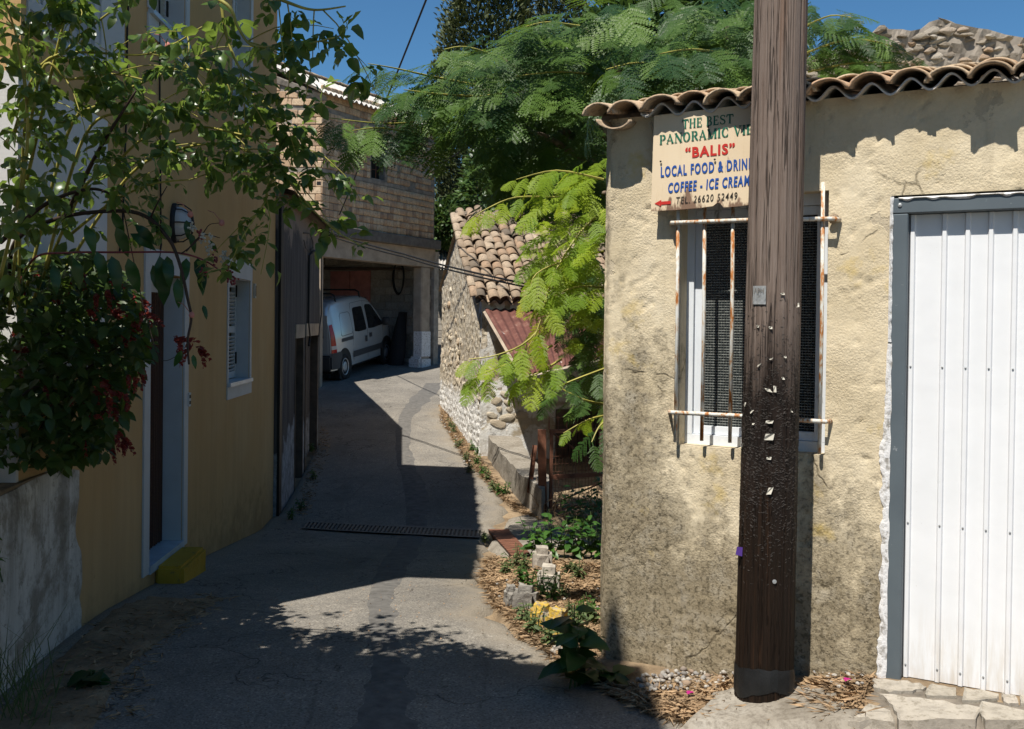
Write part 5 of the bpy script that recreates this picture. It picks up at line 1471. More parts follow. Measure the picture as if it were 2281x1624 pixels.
# ------------------------------------------------------------------ white van in the carport
def van():
    Lb = 3.99
    rx, fx = .62, 3.22                                # wheel positions from the rear
    Pr = gnd(768, 846); Pf = gnd(859, 812)
    d = Vector((Pf.x - Pr.x, Pf.y - Pr.y, 0)).normalized()
    pitch = math.atan2(Pf.z - Pr.z, (Pf - Pr).to_2d().length)
    ax = Vector((d.x * math.cos(pitch), d.y * math.cos(pitch), math.sin(pitch)))
    left = Vector((-d.y, d.x, 0)); up = ax.cross(left)
    sc = 2.55 / 2.6
    hw0 = .80
    O = Vector((Pr.x, Pr.y, gz(Pr.x, Pr.y) + .01)) + left * hw0 - ax * rx
    Mv = Matrix(((ax.x, left.x, up.x, O.x), (ax.y, left.y, up.y, O.y), (ax.z, left.z, up.z, O.z), (0, 0, 0, 1)))
    t = bpy.data.objects.new('van', None); t.matrix_world = Mv; COL.objects.link(t); MW[t.name] = Mv.copy(); t.empty_display_size = .2
    _tagk(t, 'small white panel van with roof bars parked under the brick house', 'van', None, None)
    topx = [0, .05, .2, .6, 1.5, 2.0, 2.35, 2.7, 3.0, 3.2, 3.5, 3.8, 3.93, 3.99]
    topz = [1.50, 1.66, 1.77, 1.82, 1.83, 1.81, 1.74, 1.50, 1.22, 1.07, 1.0, .88, .74, .60]
    tz = lambda x: float(np.interp(x, topx, topz))
    def hw(x, z):
        w = .815 - .02 * abs(z - .7)
        if z > 1.0: w -= .17 * (z - 1.0) ** 1.3
        e = min(x / .25, 1); w -= .06 * (1 - e) ** 2
        if x > 3.3: w -= .22 * ((x - 3.3) / .69) ** 2.2
        return w
    xs = np.concatenate([np.linspace(0, .3, 6), np.linspace(.4, 3.1, 26), np.linspace(3.2, 3.99, 14)])
    rows = []
    for x in xs:
        T = tz(x); zb = .27 + .10 * max(0, (x - 3.7) / .3)
        half = []
        for f in np.linspace(0, 1, 12): 
            z = zb + (T - .10 - zb) * f; half.append((hw(x, z), z))
        w = half[-1][0]
        for a in (25, 50, 70): g = math.radians(a); half.append((w - .13 * (1 - math.cos(g)), T - .10 + .10 * math.sin(g)))
        half.append((w * .5, T + .004)); half.append((0, T + .012))
        ring = [(x, -y, z) for y, z in half] + [(x, y, z) for y, z in half[-2::-1]]
        rows.append([Vector(p) for p in ring])
    n = len(rows[0])
    mb = MB(); mb.grid(rows); mb.add(rows[0], [tuple(range(n))]); mb.add(rows[-1], [tuple(range(n - 1, -1, -1))])
    def lk(name, mb, mat, par=t, sm=False, **k):
        me = mb.mesh(name, sm); me.transform(Mv); return link(name, me, mat, par, **k)
    body = lk('body', mb, X('car_paint'), t, True)
    mb = MB(); mb.box(Matrix.Identity(4), .1, 3.8, -.72, .72, .2, .29); lk('underbody', mb, X('black'))
    def patch(name, poly, mat, lift=.004, side=-1, n=8, par=t):
        """a panel lying on the body side over a polygon (x, z) given as lower and upper edges"""
        lo, hi = poly
        rws = []
        for j in range(n + 1):
            f = j / n; r = []
            for i in range(n + 1):
                g = i / n
                def on(e):
                    k = g * (len(e) - 1); q = min(int(k), len(e) - 2); h = k - q
                    return (e[q][0] + (e[q + 1][0] - e[q][0]) * h, e[q][1] + (e[q + 1][1] - e[q][1]) * h)
                a, b = on(lo), on(hi); x = a[0] + (b[0] - a[0]) * f; z = a[1] + (b[1] - a[1]) * f
                r.append(Vector((x, side * (hw(x, z) + lift), z)))
            rws.append(r)
        mb = MB(); mb.grid(rws); return lk(name, mb, mat, par, True)
    for s in (-1, 1):
        w = patch('window', ([(1.27, 1.03), (1.5, 1.0), (1.93, 1.0), (1.97, 1.03)], [(1.31, 1.52), (1.36, 1.57), (1.86, 1.57), (1.90, 1.54)]), X('dark_glass'), .005, s)
        patch('window', ([(2.08, 1.02), (2.3, 1.0), (2.9, 1.02), (3.02, 1.05)], [(2.06, 1.54), (2.12, 1.59), (2.42, 1.57), (2.50, 1.52)]), X('dark_glass'), .005, s)
        patch('side_moulding', ([(1.12, .44), (2.95, .44)], [(1.12, .58), (2.95, .58)]), X('car_plastic'), .014, s)
        patch('slide_rail', ([(.50, .86), (1.16, .86)], [(.50, .94), (1.16, .94)]), X('car_plastic'), .008, s)
        for a, b in (((1.86, .72), (1.98, .86)), ((2.12, .80), (2.28, .90))): patch('door_handle', ([(a[0], a[1]), (b[0], a[1])], [(a[0], b[1]), (b[0], b[1])]), X('car_plastic'), .014, s, 3)
        patch('tail_light', ([(.012, .66), (.20, .66)], [(.012, 1.28), (.10, 1.30)]), X('red_lamp'), .012, s)
        patch('reversing_light', ([(.014, .74), (.195, .74)], [(.014, .82), (.18, .82)]), X('clear_lamp'), .014, s, 3)
        patch('bumper', ([(.0, .30), (.50, .30)], [(.0, .66), (.44, .66)]), X('car_plastic'), .02, s)
        # pressed panel and door seams
        def seam(pts):
            mb = MB(); mb.tube([Vector((x, s * (hw(x, z) + .001), z)) for x, z in pts], .005, 4); lk('door_seam', mb, X('car_plastic'))
        seam([(.50, 1.02), (.55, 1.45), (.62, 1.5), (1.05, 1.5), (1.12, 1.45), (1.16, 1.06), (1.1, 1.0), (.55, .99), (.50, 1.02)])
        seam([(1.16, .36), (1.16, 1.0), (1.22, 1.62), (1.28, 1.68), (2.0, 1.69)]); seam([(2.02, .34), (2.02, 1.0), (1.98, 1.62), (2.0, 1.69), (2.45, 1.62)])
        seam([(3.02, .5), (3.02, .95), (3.05, 1.04)])
        # mirror
        mb = MB(); c = Vector((2.98, s * (hw(2.98, 1.1) + .12), 1.1))
        mb.lathe(Matrix.Translation(c) @ Matrix.Diagonal((.55, 1, 1, 1)), [(.001, -.10), (.08, -.09), (.105, -.02), (.10, .06), (.06, .10), (.001, .105)], 12)
        mb.tube([c, Vector((2.98, s * .78, 1.04))], .03, 6); lk('mirror', mb, X('car_plastic'), t, True)
        for wx in (rx, fx):
            R = .295
            Mw = Matrix.Translation((wx, s * (hw(wx, .5) - .075), R)) @ Matrix.Rotation(-s * math.pi / 2, 4, 'X')
            # dark arch, a touch proud of the flank
            mb = MB(); mb.lathe(Matrix.Translation((wx, s * (hw(wx, .55) + .006), .33)) @ Matrix.Rotation(-s * math.pi / 2, 4, 'X'), [(.001, 0), (.37, 0), (.385, .002), (.39, -.03)], 28); lk('wheel_arch', mb, X('black'))
            mb = MB(); mb.lathe(Mw, [(.19, -.10), (.27, -.10), (.295, -.075), (.297, .06), (.285, .095), (.25, .105), (.20, .098), (.19, .06)], 28); ty = lk('tyre', mb, X('rubber'), t, True)
            mb = MB(); mb.lathe(Mw, [(.195, .09), (.185, .10), (.165, .075), (.14, .06), (.11, .085), (.07, .095), (.045, .09), (.001, .092)], 24); rim = lk('rim', mb, X('car_rim'), ty, True)
            for k in range(8):
                g = k * math.pi / 4
                mb = MB(); mb.lathe(Mw @ Matrix.Translation((.135 * math.cos(g), .135 * math.sin(g), .068)), [(.001, 0.004), (.022, 0.004), (.022, -.01)], 8); lk('rim_hole', mb, X('black'), ty)
    # rear: grey doors with glass, bumper
    mb = MB(); mb.box(Matrix.Identity(4), -.012, .0, -.70, -.005, .62, 1.5); lk('rear_door', mb, X('car_paint'))
    mb = MB(); mb.box(Matrix.Identity(4), -.012, .0, .005, .70, .62, 1.5); lk('rear_door', mb, X('car_paint'))
    for a, b in ((-.6, -.08), (.08, .6)): mb = MB(); mb.box(Matrix.Identity(4), -.02, -.0125, a, b, 1.0, 1.42); lk('rear_window', mb, X('dark_glass'))
    mb = MB(); mb.box(Matrix.Identity(4), -.09, .02, -.80, .80, .28, .62); me = mb.mesh('rear_bumper'); bevel(me, .04, 2); me.transform(Mv); link('rear_bumper', me, X('car_plastic'), t)
    mb = MB(); mb.box(Matrix.Identity(4), 3.95, 4.03, -.66, .66, .3, .55); me = mb.mesh('front_bumper'); bevel(me, .04, 2); me.transform(Mv); link('front_bumper', me, X('car_plastic'), t)
    mb = MB(); mb.quad(Vector((2.42, -.62, 1.735)), Vector((2.42, .62, 1.735)), Vector((3.12, .70, 1.135)), Vector((3.12, -.70, 1.135))); lk('windscreen', mb, X('dark_glass'))
    for x in (.55, 1.95):
        mb = MB(); mb.tube([Vector((x, -.66, 1.76)), Vector((x, -.64, 1.90)), Vector((x, -.55, 1.945)), Vector((x, .55, 1.945)), Vector((x, .64, 1.90)), Vector((x, .66, 1.76))], .022, 6); lk('roof_bar', mb, X('black'))
    for s in (-.72, .72):
        mb = MB(); mb.box(Matrix.Identity(4), .28, .32, s - .11, s + .11, .06, .30); lk('mud_flap', mb, X('rubber'))
van()

# ------------------------------------------------------------------ gate, leaning iron, drains, kerb stones
def gate():
    P = gnd(1213, 1155); Pz = P.z
    u = Vector((.93, .37, 0)).normalized(); f = Frame(P, u, (u.y, -u.x))
    t = thing('gate', 'rusty iron gate with wire mesh and spikes hanging on a leaning post', 'gate', P)
    H = f.uz(1213, 957)[1]
    mb = MB(); mb.box(Matrix.Translation((P.x - .02, P.y, Pz - .1)) @ Matrix.Rotation(-.02, 4, 'Y'), -.045, .045, -.04, .04, 0, H - Pz + .1); mb.build('post', X('rust'), t)
    L = 1.25
    zm = f.uz(1230, 1062)[1]
    for z, r in ((H - .02, .018), (zm, .022), (Pz + .10, .018)):
        mb = MB(); mb.fbox(f, .05, L, z - r, z + r, -.015, .015); mb.build('rail', X('rust'), t)
    for u_ in (.07, L): mb = MB(); mb.fbox(f, u_ - .015, u_ + .015, Pz + .08, H, -.014, .016); mb.build('stile', X('rust'), t)
    for a, b in (((.08, H - .04), (L, Pz + .14)), ((.08, Pz + .14), (L, zm + .1))):
        mb = MB(); mb.tube([f.p(a[0], a[1], .0), f.p(b[0], b[1], .0)], .010, 5); mb.build('brace', X('rust'), t)
    for k in range(12):
        u_ = .04 + k * .105; mb = MB(); mb.tube([f.p(u_, H, 0), f.p(u_, H + .08, 0), f.p(u_, H + .15, 0)], [.008, .008, .001], 5); mb.build('spike', X('rust'), t)
    mb = MB()
    for k in range(30): mb.tube([f.p(.08 + k * .04, Pz + .11, .012), f.p(.08 + k * .04, H - .03, .012)], .0022, 4)
    for k in range(12): z = Pz + .16 + k * .085; mb.tube([f.p(.07, z, .016), f.p(L, z, .016)], .0022, 4)
    mb.build('wire_mesh', X('rust'), t, kind='stuff')
    # flat iron leaning on the gate
    a, b = at(1180, 1098, 11.0), at(1193, 992, 11.15)
    mb = MB(); d = (b - a); M = Matrix.Translation(a) @ d.to_track_quat('Z', 'Y').to_matrix().to_4x4()
    mb.box(M, -.022, .022, -.004, .004, 0, d.length); mb.box(M, .018, .022, -.004, .035, 0, d.length)
    mb.build('iron_angle', X('rust'), label='loose rusty angle iron leaning beside the gate post', cat='iron bar')
    # dead twigs at the foot of the post
    rr = random.Random(9); mb = MB()
    for k in range(26):
        p = P + Vector((rr.uniform(-.05, .35), rr.uniform(-.15, .0), rr.uniform(0, .1))); pts = [p]; d = Vector((rr.uniform(-.5, .8), rr.uniform(-.4, .2), rr.uniform(.3, 1.4))).normalized()
        for j in range(4): d = (d + Vector((rr.gauss(0, .35), rr.gauss(0, .3), rr.gauss(0, .3)))).normalized(); pts.append(pts[-1] + d * rr.uniform(.05, .13))
        mb.tube(pts, [.007, .006, .004, .003, .0015], 4)
    mb.build('dead_shrub', X('dry_twig'), label='bare dead brown twigs tangled round the foot of the gate post', cat='shrub')
gate()
def drains():
    A, B, C_, D_ = gnd(682, 1169), gnd(1070, 1187), gnd(1068, 1203), gnd(672, 1182)
    t = thing('drain_grate', 'long iron slotted drain grate laid across the lane', 'drain grate', A)
    def q(u, v, z=.022):
        p = A.lerp(B, u).lerp(D_.lerp(C_, u), v); return Vector((p.x, p.y, gz(p.x, p.y) + z))
    N = 44
    mb = MB(); mb.grid([[q(k / 20, v, .017) for k in range(21)] for v in (-.05, 1.05)]); mb.build('channel', X('black'), t)
    for v0, v1 in ((-.10, .06), (.94, 1.1)):
        mb = MB(); P = [[q(k / 20, v0, .030) for k in range(21)], [q(k / 20, v1, .030) for k in range(21)]]; mb.grid(P); mb.grid([[p - Vector((0, 0, .03)) for p in P[0]], P[0]]); mb.build('rail', X('grate_iron'), t)
    for k in range(N):
        u = (k + .5) / N; w = .24 / N
        mb = MB(); a, b, c, d = q(u - w, .06, .030), q(u + w, .06, .030), q(u + w, .94, .030), q(u - w, .94, .030)
        mb.prism([a, b, c, d], .02); mb.build('bar', X('grate_iron'), t)
    E = [gnd(*p) for p in ((1088, 1190), (1133, 1191), (1180, 1246), (1140, 1252))]
    t = thing('drain_cover', 'brown slatted drain cover set in the concrete beside the long grate', 'drain cover', E[0])
    def r(u, v, z=.05):
        p = E[0].lerp(E[1], u).lerp(E[3].lerp(E[2], u), v); return Vector((p.x, p.y, gz(p.x, p.y) + z))
    n = 14
    for k in range(n):
        mb = MB(); v = k / n; w = .86 / n
        mb.prism([r(0, v), r(0, v + w), r(1, v + w), r(1, v)], .03); mb.build('slat', X('rust'), t)
    mb = MB(); mb.quad(r(-.03, -.02, .04), r(1.03, -.02, .04), r(1.03, 1.02, .04), r(-.03, 1.02, .04)); mb.build('bed', X('black'), t)
drains()
def kerb():
    def k1(zx, zy): return ((1100 + zx / 3.248) * .9124, (1200 + zy / 3.248) * .9124)
    mats_ = {}
    g = G('kerb_stone'); v = g.obj(); n = g.noise(v, 9, 6, .7)
    c = g.ramp(n, [(.3, (.13, .12, .105)), (.55, (.27, .25, .22)), (.7, (.36, .34, .30))])
    g.done(c, .95, g.bump(g.noise(v, 22, 5, .7), .9, .02), spec=.1)
    g = G('kerb_yellow'); v = g.obj(); n = g.noise(v, 9, 6, .7); 
    c = g.ramp(n, [(.3, (.13, .12, .105)), (.55, (.27, .25, .22)), (.7, (.36, .34, .30))])
    nr = g.sep(g.n('NewGeometry').outputs['True Normal'])
    f = g.math('MULTIPLY', g.ramp(g.noise(v, 6, 5, .65), [(.36, 0), (.42, 1)]), g.ramp(g.math('SUBTRACT', g.math('ADD', nr[2], .0), g.math('MULTIPLY', nr[1], .9)), [(.25, 0), (.55, 1)]))
    c = g.mix(g.math('MULTIPLY', f, g.ramp(g.noise(v, 40, 5, .75), [(.38, .1), (.52, .95)])), c, (.55, .36, .05))
    g.done(c, .9, g.bump(g.noise(v, 22, 5, .7), .8, .02), spec=.1)
    def block(name, x0, y0, x1, y1, mat, label, seed, rot=0.0, dep=1.4, cat='stone', grp=None, hgt=None):
        a, b = k1(x0, y1), k1(x1, y1); p, q = gnd(*a), gnd(*b)
        c = (p + q) / 2; w = (q - p).length
        h = hgt or (k1(x0, y1)[1] - k1(x0, y0)[1]) * c.y / 2200 * .75
        bm = bmesh.new(); bmesh.ops.create_cube(bm, size=1.0)
        bmesh.ops.bevel(bm, geom=list(bm.edges), offset=.2, segments=2, affect='EDGES')
        bmesh.ops.triangulate(bm, faces=bm.faces[:])
        bmesh.ops.subdivide_edges(bm, edges=[e for e in bm.edges if e.calc_length() > .25], cuts=2); bmesh.ops.triangulate(bm, faces=bm.faces[:])
        for v in bm.verts:
            nz = Vector((float(fbm(v.co.y * 3 + seed, v.co.z * 3, seed, 3)), float(fbm(v.co.x * 3, v.co.z * 3 + seed, seed + 1, 3)), float(fbm(v.co.x * 3 + seed, v.co.y * 3, seed + 2, 3))))
            v.co += nz * (.12 if name == 'concrete_block' else .30)
        me = bpy.data.meshes.new(name); bm.to_mesh(me); bm.free()
        me.transform(Matrix.Translation((c.x, c.y + w * dep / 2 * .6, c.z + h * .38)) @ Matrix.Rotation(rot, 4, 'Z') @ Matrix.Diagonal((w, w * dep, h * 1.15, 1)))
        o = link(name, me, X(mat), label=label, cat=cat, group=grp); return o
    block('kerb_stone', 425, 715, 530, 960, 'kerb_stone', 'grey kerb stone with a yellow smear, farthest of the row by the straw', 1, .2, 1.6, hgt=.15)
    block('kerb_stone', 505, 820, 690, 985, 'kerb_stone', 'broad dark grey kerb stone with a cracked corner in the middle of the row', 2, -.2, .9, hgt=.17)
    block('kerb_stone', 640, 985, 800, 1115, 'kerb_yellow', 'kerb stone with two yellow paint streaks in the row along the straw', 3, -.5, 1.0, hgt=.15)
    block('kerb_stone', 770, 1070, 945, 1225, 'kerb_yellow', 'pointed kerb stone with large yellow paint patch nearest the white rock', 4, -.4, .9, hgt=.18)
    block('rock', 795, 1290, 895, 1345, 'flag', 'small white rock lying at the road edge below the yellow stones', 5, .3, .8, hgt=.07)
    block('concrete_block', 690, 690, 865, 840, 'block', 'larger upright concrete block lying in front of the smaller one among weeds', 6, -.12, 1.1, 'concrete block', hgt=.20)
    block('concrete_block', 650, 585, 800, 650, 'block', 'smaller flat concrete block behind the larger one below the leafy weeds', 7, .05, 1.3, 'concrete block', hgt=.19)
kerb()
def paving():
    def z5(zx, zy): return ((2050 + zx / 2.082) * .9124, (1000 + zy / 2.082) * .9124)
    polys = [[(170, 1425), (290, 1440), (400, 1450), (440, 1478), (370, 1495), (250, 1503), (172, 1478)],
             [(468, 1455), (588, 1482), (592, 1525), (440, 1515), (436, 1492)], [(632, 1477), (805, 1512), (800, 1530), (622, 1548)],
             [(822, 1507), (890, 1514), (908, 1556), (832, 1553)], [(198, 1512), (470, 1540), (715, 1585), (690, 1650), (300, 1650), (268, 1570)],
             [(722, 1550), (937, 1592), (960, 1650), (740, 1650), (706, 1602)], [(150, 1562), (258, 1602), (280, 1650), (40, 1650)], [(915, 1517), (1010, 1535), (1010, 1580), (918, 1560)]]
    rr = random.Random(6)
    sheet('paving', [z5(150, 1418), z5(420, 1440), z5(700, 1490), z5(1040, 1540), z5(1040, 1680), z5(0, 1680)], 'joint', .034, rough=.006)
    pv = bpy.data.objects['paving']; MW[pv.name] = Matrix.Identity(4)
    for pl in polys:
        pts = []
        for i in range(len(pl)):
            a, b = Vector(pl[i]), Vector(pl[(i + 1) % len(pl)])
            for k in range(4):
                q = a.lerp(b, k / 4) + Vector((rr.gauss(0, 2.5), rr.gauss(0, 1.2))) * (1 if k else 0)
                p = gnd(*z5(q.x, q.y)); pts.append(Vector((p.x, p.y, p.z + .048 + rr.gauss(0, .0012))))
        mb = MB(); mb.prism(pts, .05, taper=.0); me = mb.mesh('flagstone')
        bm = bmesh.new(); bm.from_mesh(me); top = max(bm.faces, key=lambda f: len(f.verts))
        bmesh.ops.inset_region(bm, faces=[top], thickness=.010, depth=.006)
        bm.to_mesh(me); bm.free()
        link('flagstone', me, X('flag'), pv)
paving()

# ------------------------------------------------------------------ overhead cables
def cables():
    def cab(pts, r, label, sag=.0, n=24, name='overhead_cable', grp=None):
        P = []
        for i in range(len(pts) - 1):
            for k in range(n): f = k / n; P.append(pts[i].lerp(pts[i + 1], f) - Vector((0, 0, sag * 4 * f * (1 - f))))
        P.append(pts[-1]); mb = MB(); mb.tube(P, r, 6)
        return mb.build(name, X('cable'), label=label, cat='cable', group=grp)
    a = at(957, -20, 12.0); b = FR.p(*FR.uz(754, 478), .03)
    cab([a, b], .013, 'black overhead cable slanting across the sky to the brick house', .02)
    w0 = at(722, 512, 14.2)
    cab([w0, at(790, 536, 13.6), at(900, 566, 12.6), at(1000, 594, 11.8), at(1180, 634, 10.4), at(1400, 640, 8.6)], .011, 'upper of two black cables sagging past the stone house roof', .004)
    cab([w0 + Vector((0, 0, -.05)), at(790, 543, 13.55), at(900, 572, 12.55), at(1000, 601, 11.75), at(1180, 641, 10.35), at(1400, 650, 8.5)], .010, 'lower of two black cables sagging past the stone house roof', .006)
    cab([FR.p(4.3, 5.6, .1), at(1060, 314, 24.0), at(1160, 300, 21.0)], .02, 'thin dark cable running from the brick house into the trees', .03)
cables()
# ------------------------------------------------------------------ leaves
def frond_mesh(name, seed, mat, pairs=10, nl=8, fold=.2, curl=.10):
    rr = np.random.default_rng(seed); V, F = [], []
    def rach(t): return np.array([t, .02 * math.sin(seed + t * 3), -curl * t * t])
    for k in range(7):          # thin rachis
        pass
    pts = [rach(t) for t in np.linspace(0, 1, 7)]
    for p in pts: V += [p + (0, .006, 0), p - (0, .006, 0)]
    F += [(2 * i, 2 * i + 1, 2 * i + 3) for i in range(6)] + [(2 * i, 2 * i + 3, 2 * i + 2) for i in range(6)]
    for j in range(pairs):
        t = .17 + .83 * j / (pairs - 1)
        L = .335 * math.sin(math.pi * (.16 + .76 * j / (pairs - 1))) ** .75 * (.92 + .16 * rr.random())
        for s in (-1, 1):
            o = rach(t); a = math.radians(62 - 22 * j / (pairs - 1) + rr.normal() * 4)
            d = np.array([math.cos(a), s * math.sin(a), -.10 + rr.normal() * .06]); d /= np.linalg.norm(d)
            nrm = np.array([0, -s * fold, 1.]); nrm -= d * nrm.dot(d); nrm /= np.linalg.norm(nrm)
            sd = np.cross(nrm, d)
            dr = .10 + rr.random() * .14
            for i in range(nl):
                f = (i + .6) / nl; q = o + d * (L * f) + np.array([0, 0, -dr * L * f * f])
                w = L / nl * .52; h = (.037 if pairs > 9 else .045) * (math.sin(math.pi * (.15 + .8 * f)) ** .5) * (.9 + .2 * rr.random())
                for z in (-1, 1):
                    b = len(V); tip = q + sd * (z * h) + d * (w * .8) - nrm * (.010 * rr.random())
                    V += [q - d * w, q + d * w, tip + d * w * .35, tip - d * w * .5]; F += [(b, b + 1, b + 2), (b, b + 2, b + 3)] if z > 0 else [(b + 1, b, b + 2), (b + 2, b, b + 3)]
    me = np_mesh(name, np.array(V), np.array(F)); me.materials.append(X(mat)); return me
def leaf_mesh(name, mat, w=.5, fold=.16, curl=.2, n=4, seed=0, wave=0.0):
    V, F = [], []
    rr = np.random.default_rng(seed)
    for i in range(n + 1):
        t = i / n; z = -curl * t * t
        if i in (0, n): V.append((t, 0, z)); continue
        h = w / 2 * math.sin(math.pi * t ** .8) ** .8
        wv = wave * math.sin(i * 2.1 + seed)
        V += [(t, -h, z + fold * h + wv), (t, 0, z), (t, h, z + fold * h - wv)]
    g = lambda i: (1 + (i - 1) * 3)
    a = g(1); F += [(0, a, a + 1), (0, a + 1, a + 2)]
    for i in range(1, n - 1):
        a, b = g(i), g(i + 1)
        F += [(a, b, b + 1), (a, b + 1, a + 1), (a + 1, b + 1, b + 2), (a + 1, b + 2, a + 2)]
    a = g(n - 1); e = len(V) - 1
    F += [(a, e, a + 1), (a + 1, e, a + 2)]
    me = np_mesh(name, np.array(V, float), np.array(F), True); me.materials.append(X(mat)); return me
def orient(pos, d, up, size):
    d = Vector(d).normalized(); up = Vector(up); y = up.cross(d)
    if y.length < 1e-4: y = d.orthogonal()
    y.normalize(); z = d.cross(y)
    return Matrix(((d.x * size, y.x * size, z.x * size, pos[0]), (d.y * size, y.y * size, z.y * size, pos[1]), (d.z * size, y.z * size, z.z * size, pos[2]), (0, 0, 0, 1)))
def in_poly(x, y, P):
    c = False; n = len(P)
    for i in range(n):
        a, b = P[i], P[i - 1]
        if (a[1] > y) != (b[1] > y) and x < (b[0] - a[0]) * (y - a[1]) / (b[1] - a[1]) + a[0]: c = not c
    return c
def rand_in(P, rr):
    xs = [p[0] for p in P]; ys = [p[1] for p in P]
    while True:
        x, y = rr.uniform(min(xs), max(xs)), rr.uniform(min(ys), max(ys))
        if in_poly(x, y, P): return x, y
def poly_path(pts, n=8):
    """a smooth run through picture points with depth"""
    P = [at(*p) for p in pts]; out = []
    for i in range(len(P) - 1):
        p0, p1, p2, p3 = P[max(i - 1, 0)], P[i], P[i + 1], P[min(i + 2, len(P) - 1)]
        for k in range(n):
            t = k / n
            out.append(.5 * ((2 * p1) + (p2 - p0) * t + (2 * p0 - 5 * p1 + 4 * p2 - p3) * t * t + (3 * p1 - p0 - 3 * p2 + p3) * t ** 3))
    out.append(P[-1]); return out

